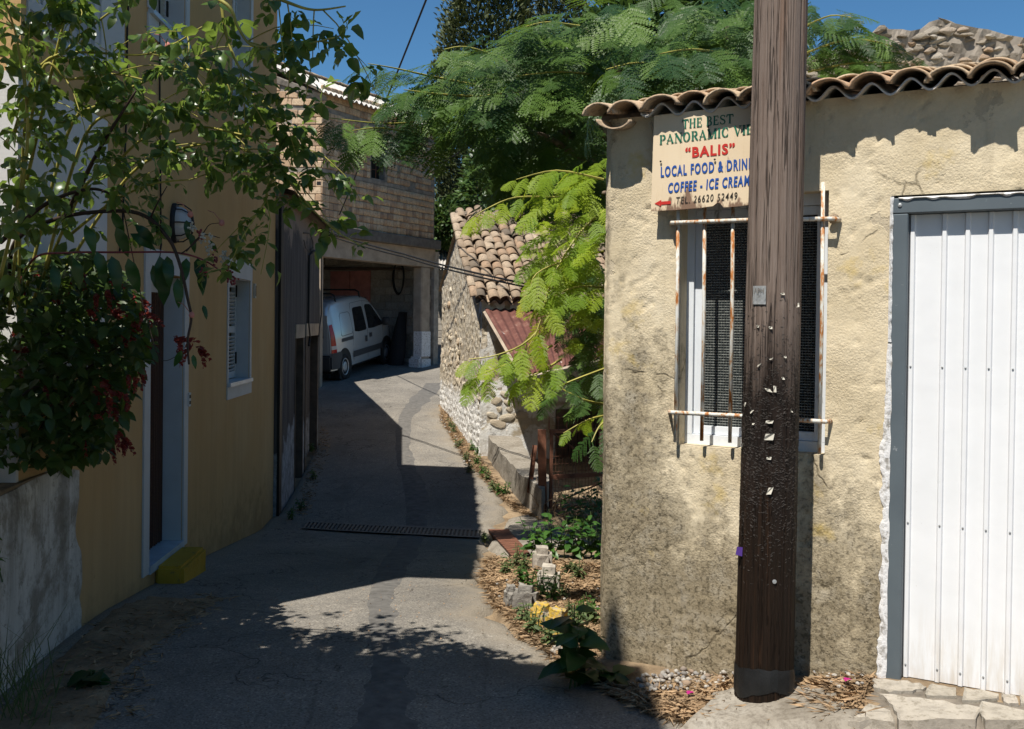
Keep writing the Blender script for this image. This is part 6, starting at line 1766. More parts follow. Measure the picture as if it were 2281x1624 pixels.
# ------------------------------------------------------------------ the silk tree behind the outbuilding
def silk_tree():
    rr = random.Random(31)
    base = Vector((1.9, 9.2, gz(1.9, 9.2)))
    DK = 1.26
    t = thing('silk_tree', 'spreading silk tree with feathery fronds between the stone house and the cream outbuilding', 'tree', base)
    old = [frond_mesh('frond', i, 'albizia_leaf') for i in range(5)]
    yng = [frond_mesh('frond', i + 20, 'albizia_young_lit', 9, 7, .3, .16) for i in range(4)]
    allm = old + yng
    items = []
    def hang(p, d, young, size):
        up = Vector((rr.gauss(0, .3) - .15, rr.gauss(0, .25) - .45, 1))
        items.append((rr.randrange(5, 9) if young else rr.randrange(5), orient(p, d, up, size)))
    wood = MB()
    def twig(pts, n, young=False, size=.36, r=.012, spread=.9, droop=.55, k=1.0):
        size *= k; P = poly_path([(a, b, y * k) for a, b, y in pts]); m = len(P)
        wood.tube(P[::2] + [P[-1]], [r * (1 - .75 * i / (m // 2 + 1)) for i in range(len(P[::2]) + 1)], 5)
        for k in range(n):
            f = .12 + .88 * k / max(1, n - 1); i = min(int(f * (m - 1)), m - 2)
            p = P[i].lerp(P[i + 1], f * (m - 1) - i); td = (P[min(i + 2, m - 1)] - P[max(i - 1, 0)]).normalized()
            side = td.cross(Vector((0, 0, 1))).normalized() * (1 if k % 2 else -1)
            d = td * .55 + side * spread * rr.uniform(.5, 1.1) + Vector((0, 0, -droop * rr.uniform(.5, 1.5)))
            hang(p, d, young, size * rr.uniform(.8, 1.12) * (1 if f < .85 else .7))
    def cloud(P, y0, y1, n, young=False, size=.36, bias=(-.35, -.75), droop=(.15, 1.0), k=1.0):
        size *= k
        for _ in range(n):
            px, py = rand_in(P, rr); p = at(px, py, rr.uniform(y0, y1) * k)
            a = rr.gauss(0, 1.0); d = Vector((bias[0] + .8 * math.sin(a), bias[1] + .8 * rr.gauss(0, .6), -rr.uniform(*droop)))
            hang(p, d, young, size * rr.uniform(.75, 1.2))
    C1 = [(985, 130), (1080, 75), (1190, 45), (1330, 10), (1500, -30), (1690, -30), (1690, 190), (1500, 175), (1370, 200), (1300, 235), (1180, 240), (1060, 235), (960, 235), (900, 205)]
    cloud(C1, 5.7, 7.8, 340, k=DK)
    cloud([(1000, 200), (1340, 190), (1345, 290), (1200, 300), (1000, 280)], 6.4, 8.0, 90, k=DK)
    C2 = [(1120, 330), (1345, 260), (1345, 480), (1190, 470), (1120, 420)]
    cloud(C2, 7.6, 9.5, 120, k=1.1)
    cloud([(1090, 300), (1240, 300), (1240, 420), (1120, 420)], 7.4, 8.6, 40)
    for pts, n, sz in ((((1080, 260, 6.7), (960, 270, 6.5), (850, 275, 6.3), (730, 262, 6.2)), 18, .33),
                       (((1060, 290, 6.6), (950, 300, 6.4), (850, 285, 6.2), (780, 292, 6.1)), 16, .36),
                       (((1060, 190, 6.8), (960, 170, 6.6), (880, 152, 6.5), (820, 142, 6.4)), 14, .28),
                       (((1060, 215, 6.5), (980, 210, 6.3), (900, 200, 6.1)), 12, .34),
                       (((1120, 130, 6.6), (1040, 105, 6.4), (990, 110, 6.3)), 9, .30),
                       (((1300, 60, 6.4), (1220, 50, 6.2), (1170, 60, 6.1)), 9, .33),
                       (((1500, 150, 5.9), (1420, 140, 5.7), (1350, 155, 5.6)), 11, .40),
                       (((1620, 120, 5.8), (1540, 110, 5.6), (1470, 120, 5.5)), 11, .40),
                       (((1350, 170, 6.0), (1250, 160, 5.8), (1150, 170, 5.7)), 13, .40),
                       (((1250, 200, 6.0), (1150, 205, 5.8), (1060, 215, 5.7)), 12, .40)):
        twig(pts, n, False, sz, k=DK)
    # young shoots beside the outbuilding; their yellow-green is partly painted sun and backlight
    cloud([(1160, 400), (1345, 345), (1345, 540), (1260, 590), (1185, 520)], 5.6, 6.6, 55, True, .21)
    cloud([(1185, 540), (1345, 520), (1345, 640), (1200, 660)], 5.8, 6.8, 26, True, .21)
    cloud([(1270, 640), (1345, 600), (1345, 840), (1300, 850), (1290, 740)], 6.4, 8.0, 34, False, .24)
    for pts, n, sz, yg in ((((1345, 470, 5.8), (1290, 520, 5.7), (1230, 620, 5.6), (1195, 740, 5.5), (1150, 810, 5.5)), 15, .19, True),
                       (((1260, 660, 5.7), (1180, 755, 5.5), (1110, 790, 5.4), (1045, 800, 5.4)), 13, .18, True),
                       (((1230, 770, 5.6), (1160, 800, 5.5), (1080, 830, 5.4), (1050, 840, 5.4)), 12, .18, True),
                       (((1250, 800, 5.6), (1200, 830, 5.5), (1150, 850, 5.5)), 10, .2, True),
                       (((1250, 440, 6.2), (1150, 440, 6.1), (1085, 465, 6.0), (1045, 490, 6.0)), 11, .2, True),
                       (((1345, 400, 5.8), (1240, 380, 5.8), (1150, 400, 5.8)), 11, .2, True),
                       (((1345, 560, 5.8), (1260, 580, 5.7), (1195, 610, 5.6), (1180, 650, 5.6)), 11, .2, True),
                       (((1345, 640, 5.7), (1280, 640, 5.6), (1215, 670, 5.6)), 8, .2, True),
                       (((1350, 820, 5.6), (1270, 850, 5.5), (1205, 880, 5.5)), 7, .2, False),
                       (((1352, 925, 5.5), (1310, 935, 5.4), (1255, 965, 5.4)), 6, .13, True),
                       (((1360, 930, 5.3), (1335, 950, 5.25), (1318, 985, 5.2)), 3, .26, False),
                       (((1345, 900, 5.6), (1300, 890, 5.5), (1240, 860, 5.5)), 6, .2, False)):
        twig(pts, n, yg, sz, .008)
    cloud([(1225, 560), (1345, 540), (1345, 900), (1285, 900), (1245, 760)], 6.8, 8.2, 60, False, .26)
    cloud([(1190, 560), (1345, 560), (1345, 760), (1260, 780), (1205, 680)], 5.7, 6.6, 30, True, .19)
    # beyond the pole, over the ruined wall
    cloud([(1800, 0), (1860, 15), (1900, 30), (1960, 75), (2000, 120), (1900, 165), (1800, 165)], 6.3, 6.9, 70, False, .24, (.35, -.5))
    for pts, n in ((((1790, 120, 6.6), (1880, 90, 6.4), (1960, 95, 6.3), (2040, 125, 6.2)), 14), (((1790, 60, 6.6), (1850, 35, 6.5), (1900, 40, 6.4)), 9), (((1800, 160, 6.5), (1900, 140, 6.3), (2010, 140, 6.2)), 13)):
        twig(pts, n, False, .21, .008)
    # trunk and limbs
    hub = base + Vector((-.1, -.2, 2.6))
    tr = MB(); tr.tube([base - Vector((0, 0, .3)), base + Vector((.05, 0, 1.2)), hub], [.17, .13, .11], 9); tr.build('trunk', X('bark'), t, True)
    for e in ((1080, 260, 8.4), (1060, 190, 8.6), (1300, 60, 8.3), (1620, 60, 7.8), (1500, 150, 7.6), (1345, 430, 6.2), (1345, 640, 6.2), (1350, 850, 6.0), (1800, 120, 6.6), (1120, 130, 8.4)):
        q = at(*e); mid = hub.lerp(q, .5) + Vector((0, .1, .25))
        mb = MB(); mb.tube([hub, hub.lerp(mid, .5) + Vector((0, 0, .08)), mid, mid.lerp(q, .5) + Vector((0, 0, .05)), q], [.07, .055, .04, .028, .014], 7); mb.build('limb', X('bark'), t, True)
    wood.build('twigs', X('cane'), t, kind='stuff')
    pieces('frond', allm, [(k, M) for k, M in items if k < 5], t, 200, 'fronds', X('albizia_leaf'))
    pieces('frond', allm, [(k, M) for k, M in items if k >= 5], t, 100, 'young_lit_fronds', X('albizia_young_lit'))
silk_tree()

# ------------------------------------------------------------------ trees farther off
def crown(name, label, cat, base, fn, n, size, mat, leafw=.45, trunk=(.2, 3), seed=0, spread=1.0):
    """a tree whose crown is thousands of small leaf clumps placed by fn(rr) -> (point, outward direction)"""
    rr = random.Random(seed)
    t = thing(name, label, cat, base)
    ms = [leaf_mesh('leaf', mat, leafw, .2, .25, 3, i) for i in range(3)]
    items = []
    for _ in range(n):
        p, d = fn(rr)
        d = Vector(d).normalized() + Vector((rr.gauss(0, .5), rr.gauss(0, .5), rr.gauss(0, .5))) * spread
        items.append((rr.randrange(3), orient(p, d, (rr.gauss(0, .6), rr.gauss(0, .6) - .3, 1), size * rr.uniform(.6, 1.4))))
    link('crown', merged('crown', ms, items), X(mat), t)
    mb = MB(); b = Vector(base); mb.tube([b - Vector((0, 0, .5)), b + Vector((.05, 0, trunk[1] * .5)), b + Vector((0, 0, trunk[1]))], [trunk[0], trunk[0] * .8, trunk[0] * .5], 8); mb.build('trunk', X('bark'), t, True)
    return t
def cone_fn(base, H, R, z0=0.0, lump=.25):
    base = Vector(base)
    ph = [random.Random(int(H * 10 + R * 100)).uniform(0, 6) for _ in range(4)]
    def fn(rr):
        f = rr.random() ** .8; z = z0 + (H - z0) * f
        a = rr.uniform(0, 2 * math.pi)
        r = R * (1 - f) ** .55 * (.35 + .65 * min(1, f * 6 + .3))
        r *= 1 + lump * (vnoise(a * 2.2 + ph[0], z * .9) - .5) * 2
        r *= rr.uniform(.72, 1.03) if rr.random() < .85 else rr.uniform(.2, .9)
        return base + Vector((r * math.cos(a), r * math.sin(a), z)), (math.cos(a) * .6, math.sin(a) * .6, .9)
    return fn
def blob_fn(blobs):
    def fn(rr):
        c, R = blobs[rr.randrange(len(blobs))]
        v = Vector((rr.gauss(0, 1), rr.gauss(0, 1), rr.gauss(0, 1))).normalized()
        k = 1 + .35 * (float(vnoise(v.x * 3 + c[0], v.z * 3 + v.y * 2 + c[2])) - .5)
        return Vector(c) + Vector((v.x * R[0], v.y * R[1], v.z * R[2])) * (k * rr.uniform(.75, 1.0)), v
    return fn
def far_trees():
    def b(px, Y): p = at(px, 700, Y); return Vector((p.x, p.y, gz(p.x, p.y)))
    q = b(1082, 30); crown('cypress', 'broad dark cypress tree rising behind the silk tree beside the open sky', 'tree', q, cone_fn(q, 17, 2.0, 1.0, .3), 52000, .15, 'cypress_leaf', .4, (.3, 8), 3, .7)
    q = b(1238, 36); crown('cypress', 'second cypress tree, its narrow crown showing above the silk tree fronds', 'tree', q, cone_fn(q, 18, 1.6, 1.0, .3), 30000, .16, 'cypress_leaf', .4, (.3, 8), 4, .7)
    def c(px, py, Y): return at(px, py, Y)
    q = b(1010, 31)
    crown('olive_tree', 'pale grey green olive tree directly behind the brick house corner', 'tree', q, blob_fn([(c(1000, 430, 31), (1.1, 1.0, 1.3)), (c(1030, 380, 31.5), (1.0, 1.0, 1.2)), (c(960, 400, 31.5), (1.0, 1, 1.1)), (c(1040, 470, 30.6), (1.0, .9, 1.0))]), 15000, .13, 'olive_leaf', .26, (.25, 3.5), 5)
    q = b(1000, 28.5)
    crown('ivy_bush', 'glossy dark green ivy bush over the far grey shed roof', 'bush', q, blob_fn([(c(985, 510, 28.8), (.7, .6, .55)), (c(1010, 490, 29), (.75, .6, .7)), (c(1040, 505, 28.6), (.7, .6, .6))]), 6000, .12, 'ivy_leaf', .7, (.1, 1.5), 6)
    q = b(1200, 24)
    crown('bay_tree', 'dense dark tree filling the gap behind the tiled stone house', 'tree', q, blob_fn([(c(1130, 440, 23), (1.2, 1, 1.2)), (c(1220, 400, 23), (1.3, 1, 1.6)), (c(1310, 420, 23), (1.2, 1, 1.5)), (c(1180, 330, 24), (1.2, 1, 1.2)), (c(1270, 300, 24), (1.3, 1, 1.3)), (c(1400, 350, 23), (1.6, 1, 2))]), 22000, .16, 'ivy_leaf', .5, (.25, 4), 7)
    q = b(1560, 13)
    crown('bay_tree', 'dark evergreen mostly hidden behind the silk tree above the tiled eaves', 'tree', q, blob_fn([(c(1420, 120, 12), (.9, .7, .8)), (c(1540, 90, 12), (.9, .7, .9)), (c(1640, 90, 12), (.8, .7, .9)), (c(1480, 200, 12), (1.0, .7, .8)), (c(1600, 190, 12), (1.0, .7, .8))]), 16000, .12, 'ivy_leaf', .5, (.2, 3), 8)
far_trees()

# ------------------------------------------------------------------ the climbing rose and the plants on the garden wall
def rose():
    rr = random.Random(12)
    base = Vector((-2.75, 4.5, .8))
    t = thing('climbing_rose', 'sprawling climbing rose whose green arching canes cross the yellow house', 'climbing plant', base)
    ms = [leaf_mesh('leaf', 'rose_leaf', .50 + .06 * i, .12 + .06 * i, (.1, .45, .25, .6, -.15)[i], 4, i, .02 + .015 * i) for i in range(5)]
    items = []
    canes = [[(40, 700, 4.2), (62, 222, 3.9), (150, 110, 3.8), (236, 34, 3.7), (310, -10, 3.6)],
             [(20, 700, 4.2), (84, 185, 3.8), (155, 177, 3.8), (251, 165, 3.8), (330, 180, 3.7)],
             [(60, 640, 4.3), (150, 300, 4.1), (222, 232, 4.0), (337, 175, 3.9), (404, 152, 3.9), (472, 158, 3.8), (526, 189, 3.8), (600, 235, 3.7), (640, 300, 3.7)],
             [(60, 700, 4.4), (180, 430, 4.2), (236, 391, 4.1), (310, 315, 4.0), (388, 293, 3.9), (455, 283, 3.9), (539, 300, 3.8), (630, 318, 3.8), (690, 330, 3.8)],
             [(120, 640, 4.5), (280, 400, 4.2), (388, 337, 4.1), (489, 320, 4.0), (573, 347, 3.9), (632, 390, 3.9), (690, 460, 3.8), (745, 512, 3.8), (800, 545, 3.8)],
             [(148, 479, 4.0), (219, 337, 3.8), (303, 202, 3.7)],
             [(420, -30, 3.6), (505, 10, 3.5), (530, 60, 3.5), (560, 100, 3.5), (617, 104, 3.45), (690, 96, 3.4), (765, 78, 3.4)],
             [(560, -30, 3.5), (640, 5, 3.4), (700, 22, 3.4), (770, 14, 3.4)],
             [(490, -20, 3.6), (505, 80, 3.6), (540, 160, 3.6), (590, 190, 3.6)],
             [(0, 620, 3.9), (60, 330, 3.7), (40, 100, 3.6), (0, -20, 3.5)],
             [(0, 540, 3.9), (101, 455, 3.9), (202, 421, 3.9), (263, 441, 3.9)],
             [(100, 600, 4.2), (190, 300, 4.0), (300, 250, 3.9), (420, 240, 3.9), (520, 250, 3.8)],
             [(640, 380, 3.9), (600, 410, 3.85), (590, 450, 3.8), (560, 490, 3.8)],
             [(60, 400, 4.0), (140, 60, 3.8), (180, -20, 3.7)],
             [(30, 300, 3.9), (110, 130, 3.8), (330, 120, 3.8), (450, 60, 3.7)],
             [(160, 520, 4.2), (250, 450, 4.1), (340, 410, 4.0), (430, 400, 4.0)]]
    def leaflets(p, td, size):
        """one compound leaf: a stalk with five leaflets"""
        side = Vector((rr.gauss(0, 1), rr.gauss(0, 1), rr.gauss(0, .6) - .35)); side = (side - td * side.dot(td) * .6).normalized()
        st = side * size * 1.5
        up = Vector((rr.gauss(0, .5), rr.gauss(0, .5) - .2, 1))
        lat = side.cross(up).normalized()
        n = rr.choice((3, 5, 5))
        for k in range(n):
            f = .45 + .55 * (k // 2) / max(1, n // 2)
            if k == n - 1: o, d = p + st * 1.0, side
            else: o, d = p + st * f, (side * .45 + lat * (1 if k % 2 else -1)).normalized()
            d = d + Vector((0, 0, -.35 + rr.gauss(0, .25))); 
            items.append((rr.randrange(5), orient(o, d, up + Vector((rr.gauss(0, .35), rr.gauss(0, .35), 0)), size * rr.uniform(.75, 1.2))))
    def cane(P, r, mat, dens, size=.058):
        mb = MB(); m = len(P); mb.tube(P, [r * (1 - .7 * i / m) for i in range(m)], 6); mb.build('cane', X(mat), t, True)
        L = sum((P[i + 1] - P[i]).length for i in range(m - 1)); n = int(L * dens)
        for k in range(n):
            f = rr.uniform(.12, 1.0) * (m - 1); i = min(int(f), m - 2); p = P[i].lerp(P[i + 1], f - i)
            leaflets(p, (P[i + 1] - P[i]).normalized(), size * rr.uniform(.65, 1.25))
    for k, c in enumerate(canes):
        P = poly_path(c)
        dark = k in (5, 10)
        cane(P, .0075 if not dark else .011, 'dark_cane' if dark else 'cane', 7.5 if k not in (6, 7) else 13, .053)
        # side shoots
        for q in range(0 if dark else 4):
            i = rr.randrange(len(P) // 4, len(P) - 1); d = (P[i] - P[i - 1]).normalized(); d = (d + Vector((rr.gauss(0, .7), rr.gauss(0, .5), rr.gauss(-.25, .6)))).normalized()
            S = [P[i]]
            for j in range(6): d = (d + Vector((rr.gauss(0, .12), rr.gauss(0, .12), -.13))).normalized(); S.append(S[-1] + d * rr.uniform(.04, .07))
            cane(S, .0028, 'cane', 22, .048)
    # thick of the plant
    for P, n, y0, y1 in (([(-40, -20), (110, -20), (150, 150), (230, 330), (230, 470), (100, 560), (-40, 640)], 115, 3.5, 4.3), ([(150, 120), (400, 100), (560, 180), (600, 300), (420, 390), (250, 420), (180, 330)], 45, 3.7, 4.2)):
        for _ in range(n):
            px, py = rand_in(P, rr); leaflets(at(px, py, rr.uniform(y0, y1)), Vector((rr.gauss(0, 1), rr.gauss(0, 1), rr.gauss(0, 1))).normalized(), rr.uniform(.045, .065))
    for px, py in ((494, 497), (374, 102), (424, 478), (427, 702)):
        c = at(px, py, 3.8); mb = MB(); mb.lathe(Matrix.Translation(c), [(.001, -.012), (.009, -.008), (.012, 0), (.008, .01), (.002, .014)], 8); mb.tube([c, c + Vector((-.03, 0, .04)), c + Vector((-.06, .02, .05))], .0015, 4); mb.build('rose_hip', X('pink_paint'), t, True)
    pieces('leaf', ms, items, t, 300, 'foliage', X('rose_leaf'), True)
rose()
def shrimp_plant():
    rr = random.Random(14)
    base = Vector((-2.7, 4.7, .8))
    t = thing('shrimp_plant', 'dark leafy bush with drooping dull red bracts spilling over the garden wall', 'bush', base)
    ms = [leaf_mesh('leaf', 'shrimp_leaf', .55, .2, .25, 4, i) for i in range(4)]
    items = []
    P = [(-40, 560), (120, 560), (210, 560), (300, 640), (335, 720), (330, 800), (290, 870), (262, 950), (235, 1005), (150, 1040), (60, 1030), (-40, 1040)]
    for _ in range(3600):
        px, py = rand_in(P, rr); Y = rr.uniform(4.25, 5.15) - .25 * max(0, (250 - px) / 250)
        d = Vector((rr.gauss(.25, .8), rr.gauss(-.35, .7), rr.gauss(-.35, .6)))
        items.append((rr.randrange(4), orient(at(px, py, Y), d, (rr.gauss(0, .5), rr.gauss(0, .5) - .3, 1), rr.uniform(.045, .085))))
    for _ in range(34):
        px, py = rand_in(P, rr); q = at(px, py, rr.uniform(4.4, 4.9)); s = base + Vector((rr.uniform(-.1, .35), rr.uniform(-.6, .5), 0))
        mb = MB(); mb.tube([s, s.lerp(q, .5) + Vector((rr.gauss(0, .08), rr.gauss(0, .08), .15)), q], [.008, .006, .003], 5); mb.build('stem', X('dark_cane'), t)
    pieces('leaf', ms, items, t, 300, 'foliage', X('shrimp_leaf'), True)
    # spikes of overlapping bracts
    bl = leaf_mesh('bract_leaf', 'bract', .75, .5, .15, 3)
    spikes = []
    for v in range(4):
        r2 = random.Random(v); it = []
        for k in range(16):
            f = k / 15; c = Vector((.9 * f, 0, -.45 * f * f)); a = k * 2.4
            d = Vector((.8, .55 * math.sin(a), .55 * math.cos(a))); it.append((0, orient(c, d, (0, math.sin(a), math.cos(a)), .36 * (1.05 - .5 * f))))
        m = merged('bract_spike', [bl], it); m.materials.append(X('bract')); spikes.append(m)
    hot = [(160, 620), (175, 600), (240, 640), (256, 648), (232, 655), (285, 660), (300, 668), (318, 668), (310, 705), (322, 690), (268, 735), (280, 745), (290, 730), (212, 745), (60, 740), (130, 690), (225, 860), (250, 865), (215, 880), (238, 890), (262, 880), (275, 900), (310, 830), (295, 835), (170, 880), (130, 880), (85, 890), (90, 860), (268, 970), (280, 985), (260, 960), (250, 985), (240, 700), (200, 640), (190, 690), (385, 752), (395, 762), (425, 766), (436, 772), (300, 900), (50, 610), (20, 655), (225, 930), (160, 960), (30, 800), (310, 760)]
    n = 0
    for px, py in hot:
        for k in range(1 + (n % 3 == 0)):
            c = at(px + rr.gauss(0, 9), py + rr.gauss(0, 8), rr.uniform(4.15, 4.55))
            place('bract_spike', spikes[n % 4], orient(c, (rr.gauss(.5, .4), rr.gauss(-.3, .4), rr.gauss(-.4, .4)), (0, -.2, 1), rr.uniform(.06, .095)), t); n += 1
shrimp_plant()
def pokeweed():
    rr = random.Random(15)
    base = Vector((-2.6, 4.3, .82))
    t = thing('pokeweed', 'pokeweed with long hanging leaves and berry spikes in front of the doorway', 'plant', base)
    ms = [leaf_mesh('leaf', 'broad_leaf', .36, .2, .35, 5, i, .05) for i in range(4)]
    runs = [([(20, 650, 4.3), (34, 539, 4.1), (135, 485, 4.0), (265, 470, 3.9), (330, 485, 3.85), (372, 528, 3.8), (388, 554, 3.8), (404, 601, 3.8), (418, 665, 3.8), (426, 709, 3.8), (418, 759, 3.8), (421, 812, 3.8)], .010, 'dark_cane'),
            ([(40, 640, 4.3), (78, 574, 4.1), (152, 563, 4.0), (270, 562, 3.9), (381, 562, 3.85), (435, 572, 3.8), (475, 592, 3.8), (519, 626, 3.8)], .0055, 'red_stem'),
            ([(404, 565, 3.8), (430, 545, 3.8), (452, 520, 3.8), (468, 500, 3.8), (494, 497, 3.8)], .003, 'dark_cane'),
            ([(336, 484, 3.85), (352, 450, 3.8), (372, 415, 3.8)], .004, 'dark_cane'), ([(415, 560, 3.8), (450, 524, 3.8), (490, 530, 3.8)], .003, 'dark_cane'),
            ([(270, 445, 4.1), (310, 640, 4.2), (330, 720, 4.2), (358, 800, 4.2), (400, 790, 4.1)], .003, 'dark_cane')]
    for pts, r, m in runs:
        P = poly_path(pts); mb = MB(); mb.tube(P, [r * (1 - .6 * i / len(P)) for i in range(len(P))], 6); mb.build('stem', X(m), t, True)
    for px, py, L, lean in ((258, 505, 70, .4), (330, 470, 55, .5), (290, 520, 60, .9), (215, 560, 70, .4), (248, 570, 78, .35), (285, 575, 76, .3), (340, 590, 70, .35), (355, 570, 100, .25), (372, 570, 66, .25), (395, 620, 60, .2), (415, 575, 58, .1), (440, 575, 70, .5), (165, 575, 66, .3), (190, 500, 66, .5), (300, 500, 60, .6), (445, 610, 46, .4), (452, 680, 30, .5), (430, 790, 30, .3), (405, 780, 40, -.4), (120, 590, 60, .3), (468, 535, 30, .5), (415, 490, 40, .2), (425, 520, 40, .3), (250, 470, 55, .4)):
        c = at(px, py, 3.85); s = L / 2200 * 3.9
        place('leaf', ms[rr.randrange(4)], orient(c, (lean, rr.gauss(-.1, .25), -1 if lean < .6 else -.5), (rr.gauss(.3, .4), -1, .5), s * 1.05), t)
    # berry and flower spikes
    for px, py, m in ((430, 505, 'paper'), (446, 520, 'red_stem'), (452, 528, 'paper'), (470, 535, 'paper'), (498, 572, 'paper'), (505, 600, 'red_stem'), (512, 615, 'red_stem'), (520, 628, 'red_stem'), (465, 560, 'paper'), (480, 580, 'red_stem'), (455, 600, 'red_stem'), (500, 575, 'paper')):
        mb = MB()
        for k in range(16): mb.lathe(Matrix.Translation(at(px + rr.gauss(0, 4), py + rr.gauss(0, 7), 3.8 + rr.gauss(0, .01))), [(.001, -.0045), (.004, -.002), (.004, .002), (.001, .0045)], 5)
        mb.build('berry_spike', X(m), t, kind='stuff')
pokeweed()

# ------------------------------------------------------------------ weeds, straw, pebbles, litter
def weed_plant(name, label, cat, pos, n, leaf, hgt, mat, seed, group=None, w=.5, tall=1.0):
    rr = random.Random(seed)
    t = thing(name, label, cat, pos, 0, group)
    ms = [leaf_mesh('leaf', mat, w, .2, .3, 4, i, .03) for i in range(3)]
    its = []; st = MB(); p0 = Vector(pos)
    ns = max(2, n // 9)
    for s in range(ns):
        a = rr.uniform(0, 6.28); l = hgt * rr.uniform(.55, 1.1)
        tip = p0 + Vector((math.cos(a) * hgt * .5 * rr.random(), math.sin(a) * hgt * .5 * rr.random(), l * tall))
        P = [p0 + Vector((rr.gauss(0, hgt * .1), rr.gauss(0, hgt * .1), -.01)), p0.lerp(tip, .5) + Vector((0, 0, .02)), tip]
        st.tube(P, [.004, .003, .002], 4)
        m = n // ns
        for k in range(m):
            f = .25 + .75 * k / m; q = P[0].lerp(P[2], f); b = k * 2.4 + a
            its.append((rr.randrange(3), orient(q, (math.cos(b), math.sin(b), rr.uniform(-.3, .5)), (rr.gauss(0, .3), rr.gauss(0, .3) - .2, 1), leaf * rr.uniform(.6, 1.2) * (1.1 - .4 * f))))
    st.build('stem', X('weed_grey'), t)
    if leaf > .055:
        for k, M in its: place('leaf', ms[k], M, t)
    else:
        link('leaves', merged('leaves', ms, its), X(mat), t)
    return t
def weeds():
    def g_(px, py): p = gnd(px, py); return Vector((p.x, p.y, p.z + .02))
    k = 100; ng = ns_ = -1
    GN = ['leafy green corner', 'taller bright green', 'greyish road side', 'dense green middle', 'pale low middle', 'broad green near plinth', 'largest green nearest plinth', 'greyish near plinth', 'greyish isolated far', 'thin grey roadside', 'small grey far', 'farthest grey', 'climbing green wall']
    SN = ['grey green weed left of the smaller concrete block', 'thin weed touching the smaller concrete block', 'green weed between the concrete blocks and the broad kerb stone', 'green weed right below the larger concrete block', 'green weed at the right foot of the larger concrete block', 'pale weed in open straw right of the larger concrete block', 'lone weed in open straw near the outbuilding wall', 'green weed against the outbuilding wall above the large dark plant', 'pale weed against the outbuilding wall beside the dark plant', 'pale weed above the pointed yellow stone', 'pale weed right of the pointed yellow stone', 'low weed left of the double streaked yellow stone', 'low weed under the double streaked yellow stone', 'low weed just left of the small white rock', 'low weed touching the small white rock', 'green weed above the farthest kerb stone', 'pale weed near the leafy weeds in front of the gateway', 'tiny weed at the road edge near the farthest kerb stone', 'tiny weed at the end of the long drain grate']
    DN = ['dark weed beside the corner of the yellow house below the black wall', 'dark weed under the first boarded doorway of the black house', 'dark weed nearest the long grate at the black house foot', 'farthest dark weed at the black house foot near the van']
    for px, py, h, lab in ((1195, 1250, .34, 'leafy green weed leaning over the brown drain cover'), (1235, 1252, .40, 'tallest of the leafy green weeds beside the drain cover'), (1280, 1250, .36, 'bushy green weed in front of the dark gateway'), (1322, 1252, .34, 'green weed growing right at the outbuilding corner by the gateway'), (1318, 1205, .55, 'tall dark weed standing behind the bright ones inside the gateway'), (1285, 1185, .5, 'dark weed added inside the gateway, standing in for shade behind the tallest leafy one'), (1325, 1170, .6, 'farthest added dark weed inside the gateway, standing in for shade at the rusty gate')):  # last two weeds are added to cover sunlit ground where shade belongs
        weed_plant('leafy_weed', lab, 'weed', g_(px, py), 60, .105, h, 'weed_leaf', k, 'broad leafy weeds at the gateway'); k += 1
    for px, py, m in ((1063, 1020, 'weed_leaf'), (1062, 1040, 'weed_leaf'), (1045, 1055, 'weed_grey'), (1072, 1062, 'weed_leaf'), (1085, 1075, 'weed_grey'), (1112, 1108, 'weed_leaf'), (1128, 1108, 'weed_leaf'), (1098, 1098, 'weed_grey'), (1010, 968, 'weed_grey'), (1036, 1032, 'weed_grey'), (1022, 1000, 'weed_grey'), (1005, 955, 'weed_grey'), (1050, 1010, 'weed_leaf')):
        ng += 1
        weed_plant('small_weed', '%s weed in a line along the foot of the stone gable' % GN[ng], 'weed', g_(px, py), 60, .05, .16, m, k, 'small weeds along the stone gable', .45); k += 1
    for px, py, m, h in ((1150, 1275, 'weed_grey', .2), (1165, 1285, 'weed_grey', .16), (1180, 1330, 'weed_leaf', .2), (1205, 1345, 'weed_leaf', .2), (1228, 1352, 'weed_leaf', .18), (1255, 1345, 'weed_grey', .12), (1288, 1300, 'weed_grey', .14), (1300, 1390, 'weed_leaf', .13), (1318, 1400, 'weed_grey', .12), (1270, 1405, 'weed_grey', .14), (1290, 1415, 'weed_grey', .15), (1172, 1400, 'weed_grey', .12), (1190, 1425, 'weed_grey', .14), (1225, 1452, 'weed_grey', .12), (1245, 1455, 'weed_grey', .12), (1160, 1310, 'weed_leaf', .14), (1265, 1290, 'weed_grey', .12), (1130, 1290, 'weed_grey', .1), (1078, 1212, 'weed_grey', .1)):
        ns_ += 1
        weed_plant('straw_weed', SN[ns_], 'weed', g_(px, py), 54, .048, h, m, k, 'low weeds around the kerb stones', .45); k += 1
    for (px, py), lab in zip(((668, 1140), (700, 1070), (650, 1160), (695, 1010)), DN):
        weed_plant('shade_weed', lab, 'weed', g_(px, py), 40, .05, .14, 'weed_leaf', k, 'dark weeds below the weathered house', .5); k += 1
    weed_plant('broadleaf_plant', 'dark large leaved plant at the shaded corner of the outbuilding', 'plant', g_(1275, 1545), 34, .19, .42, 'broad_leaf', 77, None, .55)
    weed_plant('broadleaf_plant', 'low dark large leaved plant sprawling along the shaded foot of the outbuilding wall', 'plant', g_(1350, 1530), 20, .17, .18, 'broad_leaf', 78, None, .5, .6)
    weed_plant('broadleaf_plant', 'dark plant with wide leaves on the shaded litter beside the garden wall', 'plant', g_(205, 1540), 14, .13, .12, 'broad_leaf', 79, None, .8, .5)
    weed_plant('green_shoot', 'bright green shoot standing alone in the straw beside the outbuilding corner', 'weed', g_(1310, 1390), 10, .09, .16, 'weed_leaf', 80, None, .4)
